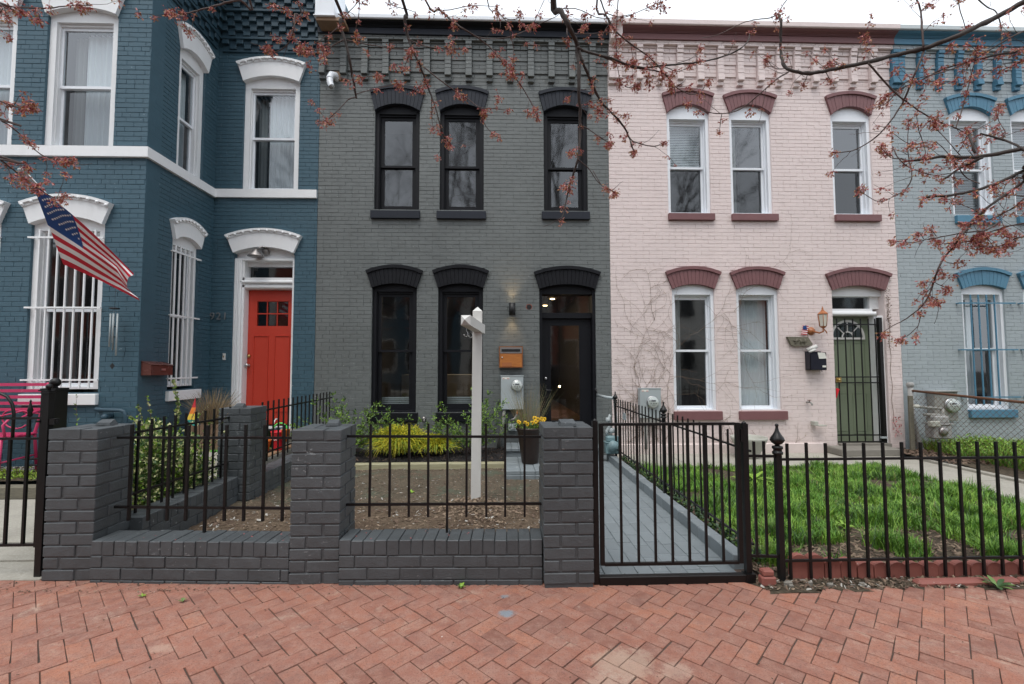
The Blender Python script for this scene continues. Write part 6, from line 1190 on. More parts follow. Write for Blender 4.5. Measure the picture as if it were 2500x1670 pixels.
# grass
def grass(name, n, area, zf, hf, mats, wts, wid=.0032, label='', cat='grass'):
    vs = []; fs = []; mi = []
    for _ in range(n):
        x, y = area(); h = hf(x, y)*U(.55, 1.25)
        if h < .015: continue
        z = zf(x, y)-.005; a = U(0, 6.28); ca, sa = math.cos(a), math.sin(a); lean = U(.1, 1.0)*h; w = wid*U(.7, 1.3); b = len(vs); dx, dy = math.cos(a+U(-1, 1)+1.57), math.sin(a+1.57)
        for (t, ww) in ((0, 1), (.45, .85), (.8, .5), (1, .08)):
            ox, oy = dx*lean*t*t, dy*lean*t*t; zz = z+h*t*(1-.25*t*lean/h); vs += [(x+ox-ca*w*ww, y+oy-sa*w*ww, zz), (x+ox+ca*w*ww, y+oy+sa*w*ww, zz)]
        fs += [(b, b+1, b+3, b+2), (b+2, b+3, b+5, b+4), (b+4, b+5, b+7, b+6)]; mi += [random.choices(range(len(mats)), wts)[0] if R() < .6 else (1 if mn.noise(Vector((x*3.1, y*3.1, 4))) > .10 else (2 if mn.noise(Vector((x*2.7, y*2.7, 14))) > .14 else 0))]*3
    me = bpy.data.meshes.new(name); me.from_pydata(vs, [], fs)
    for q in mats: me.materials.append(MAT[q])
    me.polygons.foreach_set('material_index', mi); o = bpy.data.objects.new(name, me); COL.objects.link(o); tag(o, label, cat, kind='stuff'); return o
def lawn_area():
    while 1:
        x, y = U(1.86, 5.42), U(3.26, 6.46)
        if mn.noise(Vector((x*1.9, y*1.9, 9)))+(.35 if y > 4.0 else -.05+(y-3.3)*.4) > -.02+(.18 if (x > 3.0 and y < 3.9) else 0): return x, y
def lawn_h(x, y): return .085+.085*mn.noise(Vector((x*2.3, y*2.3, 3)))+.06*mn.noise(Vector((x*6, y*6, 3)))
grass('lawn_grass', 52000, lawn_area, fn_lawn, lawn_h, ['grass_blade', 'grass_light', 'leaf_dark', 'grass_dry'], [9, 4, 1, .4], label='long green grass of the pink house front lawn')
def tuft_area():
    c = random.choice([(2.0+.35*i, 3.35+.25*((i*7) % 5)) for i in range(10)]); return c[0]+random.gauss(0, .06), max(3.26, c[1]+random.gauss(0, .06))
grass('grass_tufts', 5000, tuft_area, fn_lawn, lambda x, y: .15, ['grass_blade', 'grass_light', 'leaf_dark'], [4, 3, 1], .0028, 'taller grass tufts behind the terracotta edging')
grass('side_yard_weeds', 15000, lambda: (6.95+abs(random.gauss(0, 1.6)), U(5.4, 7.4)), lambda x, y: .05, lambda x, y: .20+.12*mn.noise(Vector((x*2, y*2, 1))), ['grass_light', 'grass_blade', 'moss_lime'], [3, 3, 1], .0045, 'rank weeds behind the chain link fence under the pale blue wall', 'weeds')
it = []
for _ in range(3800):
    x = 7.0+abs(random.gauss(0, 1.4)); y = U(6.2, 7.35); z = U(.08, .42)*(.6+.5*mn.noise(Vector((x*1.5, 2, 1)))); it.append((Vector((x, y, max(z, .06))), rv()+Vector((0, 0, .6)), rv(), U(.03, .06), .012, random.randrange(3)))
o = leafmesh('leafy_weeds', it, ['lime_leaf', 'grass_light', 'leaf_mid'], None, 'stuff'); tag(o, 'feathery light green weeds below the pale blue house meter', 'weeds')
it = []
for _ in range(2200):
    y = U(3.3, 6.9); it.append((Vector((1.83+abs(random.gauss(0, .05)), y, U(.03, .10))), rv()*.8+Vector((0, 0, .3)), Vector((0, 0, 1)), U(.025, .045), .014, random.choices([0, 1, 2], [4, 1, 1])[0]))
o = leafmesh('ivy_groundcover', it, ['ivy', 'leaf_mid', 'litter_brown'], None, 'stuff'); tag(o, 'dark ivy creeping along the walkway curb', 'ivy')
it = []
for _ in range(3800): x, y = U(-9, -4.75), U(5.33, 5.72); it.append((Vector((x, y-.02, .20+.05*R()+.03*mn.noise(Vector((x*5, y*5, 0))))), rv()+Vector((0, 0, .5)), rv(), U(.015, .03), .009, random.randrange(2)))
o = leafmesh('lime_groundcover', it, ['moss_lime', 'lime_leaf'], None, 'stuff'); tag(o, 'lime green groundcover in the raised bed in front of the bench', 'ground cover')
chips('bed_gravel', 1200, lambda: (U(-8, -4.75), U(5.72, 6.02)), lambda x, y: .20, ['stone_chip', 'dirt_bed'], [3, 1], .006, .014, .006, .012, .3, label='pale gravel under the magenta bench', cat='gravel')
m = MB(); m.tube([(-5.3+.35*math.cos(t)*(1+.03*t), 5.8+.06*math.sin(t), .225+.012*t) for t in np.linspace(0, 14, 50)], .011, 7); tag(m.build('garden_hose', 'plastic_black'), 'black garden hose coiled on the gravel under the bench', 'hose')
def rosette(label, c, n, L, w, mats, flat=.5, name='leafy_weed', cat='weed'):
    t = empty(name, label, cat, c); it = []
    for k in range(n):
        a = 2*math.pi*k/n+U(-.3, .3); d = Vector((math.cos(a), math.sin(a), flat*U(.5, 1.4))).normalized(); s = d.cross(Vector((0, 0, 1))).normalized(); l = L*U(.7, 1.2); pts = []; p = Vector(c)
        vs = []; 
        for i, ww in enumerate((.15, .5, .9, 1, .75, .05)): vs += [tuple(p-s*w*ww), tuple(p+s*w*ww)]; p = p+d*l/5; d = (d+Vector((0, 0, -.16))).normalized()
        m = MB(); m.add(vs, [(2*i, 2*i+1, 2*i+3, 2*i+2) for i in range(5)], True); m.build('leaf', random.choice(mats), t, recalc=False)
    return t
rosette('broad leaved green weed at the foot of the right fence', (3.235, 2.95, .01), 9, .105, .014, ['leaf_mid', 'leaf_dark'], 1.0)
rosette('small green weed sprouting at the base of the low wall', (-.24, 3.09, .0), 9, .035, .008, ['leaf_mid', 'lime_leaf'], 1.2); rosette('tiny grass weed in the sidewalk joint at left', (-2.25, 3.05, .0), 8, .03, .004, ['leaf_mid', 'lime_leaf'], .8)
rosette('tiny green sprout in the sidewalk joint below the left wall', (-1.95, 2.98, .0), 7, .025, .005, ['leaf_mid'], .9); rosette('bright green leafy plant in the back of the lawn', (3.10, 5.55, .05), 22, .26, .022, ['lime_leaf', 'grass_light'], .7, 'lily_clump', 'plant'); rosette('bright green leafy plant in the front of the lawn', (3.02, 3.98, .03), 22, .085, .010, ['lime_leaf', 'grass_light'], 1.0, 'lily_clump', 'plant')
rosette('small seedling in the bare soil by the right railing', (-.95, 5.15, .06), 6, .05, .010, ['lime_leaf'], .9, 'seedling', 'seedling'); rosette('yellow green seedling in the bare soil behind the right railing', (-.62, 3.75, .06), 6, .04, .010, ['lime_leaf'], .9, 'seedling', 'seedling')
# dead vine on the pink wall
vn = empty('climbing_vine', 'dry bare vine climbing the left side of the pink wall', 'vine', (2.6, 7.48, .1)); m = MB(); it = []
def vine(x, z, a, L, r, dep):
    pts = [(x, 7.486, z)]; n = max(3, int(L/.06))
    for i in range(n):
        a += random.gauss(0, .22); x += math.cos(a)*.06; z += math.sin(a)*.06
        if x < 1.9 or x > 5.5 or z < .1: break
        pts.append((x, 7.486-.004*R(), z))
        if R() < .35 and not (2.8 < x < 3.75 and .5 < z < 3.1): it.append((Vector((x, 7.48, z)), rv()+Vector((0, -.3, 0)), rv(), U(.01, .02), .005, random.randrange(2)))
        if dep > 0 and R() < .24: vine(x, z, a+random.choice((-1, 1))*U(.5, 1.1), L*U(.3, .55), r*.7, dep-1)
    if len(pts) > 1: m.tube(pts, [r*(1-.6*i/len(pts)) for i in range(len(pts))], 4)
for (x, z, a, L) in ((2.72, .15, 1.6, 2.9), (2.62, .2, 1.75, 2.2), (2.70, .1, 1.45, 2.6), (2.45, .1, 1.9, 1.4), (2.1, .1, 1.35, 1.3), (2.75, 1.4, 2.4, .6), (3.7, .12, 1.2, .5), (3.85, .12, 1.8, .5), (4.9, .15, 1.3, .4), (4.3, .12, 1.7, .35), (2.6, 2.2, 1.6, .9), (2.2, .6, 1.2, .9)):
    m = MB(); vine(x, z, a, L, .0034, 2)
    if m.v: m.build('stem', 'vine_brown', vn, recalc=False)
leafmesh('dry_leaves', it, ['vine_brown', 'flower_olive'], vn)
v2 = empty('corner_vine', 'dry vine on the party wall beside the green door', 'vine', (6.6, 7.48, .1)); m = MB(); it = []
for (x, z, a, L) in ((6.62, .1, 1.5, .7), (6.68, .1, 1.7, .5)): 
    vine(x, z, a, L, .004, 2) if False else None
pts = [(6.57+.012*math.sin(i*1.3), 7.475, .5+.1*i) for i in range(22)]; m.tube(pts, .004, 5); m.build('stem', 'vine_brown', v2)
for i in range(160): it.append((Vector((6.57+U(-.03, .04), 7.47, U(1.7, 2.75))), rv(), rv(), U(.015, .03), .008, random.randrange(2)))
for i in range(60): it.append((Vector((6.62+U(-.06, .06), 7.46, U(.25, .6))), rv(), rv(), U(.02, .035), .01, 2))
leafmesh('dry_leaves', it, ['vine_brown', 'litter_brown', 'flower_red'], v2)
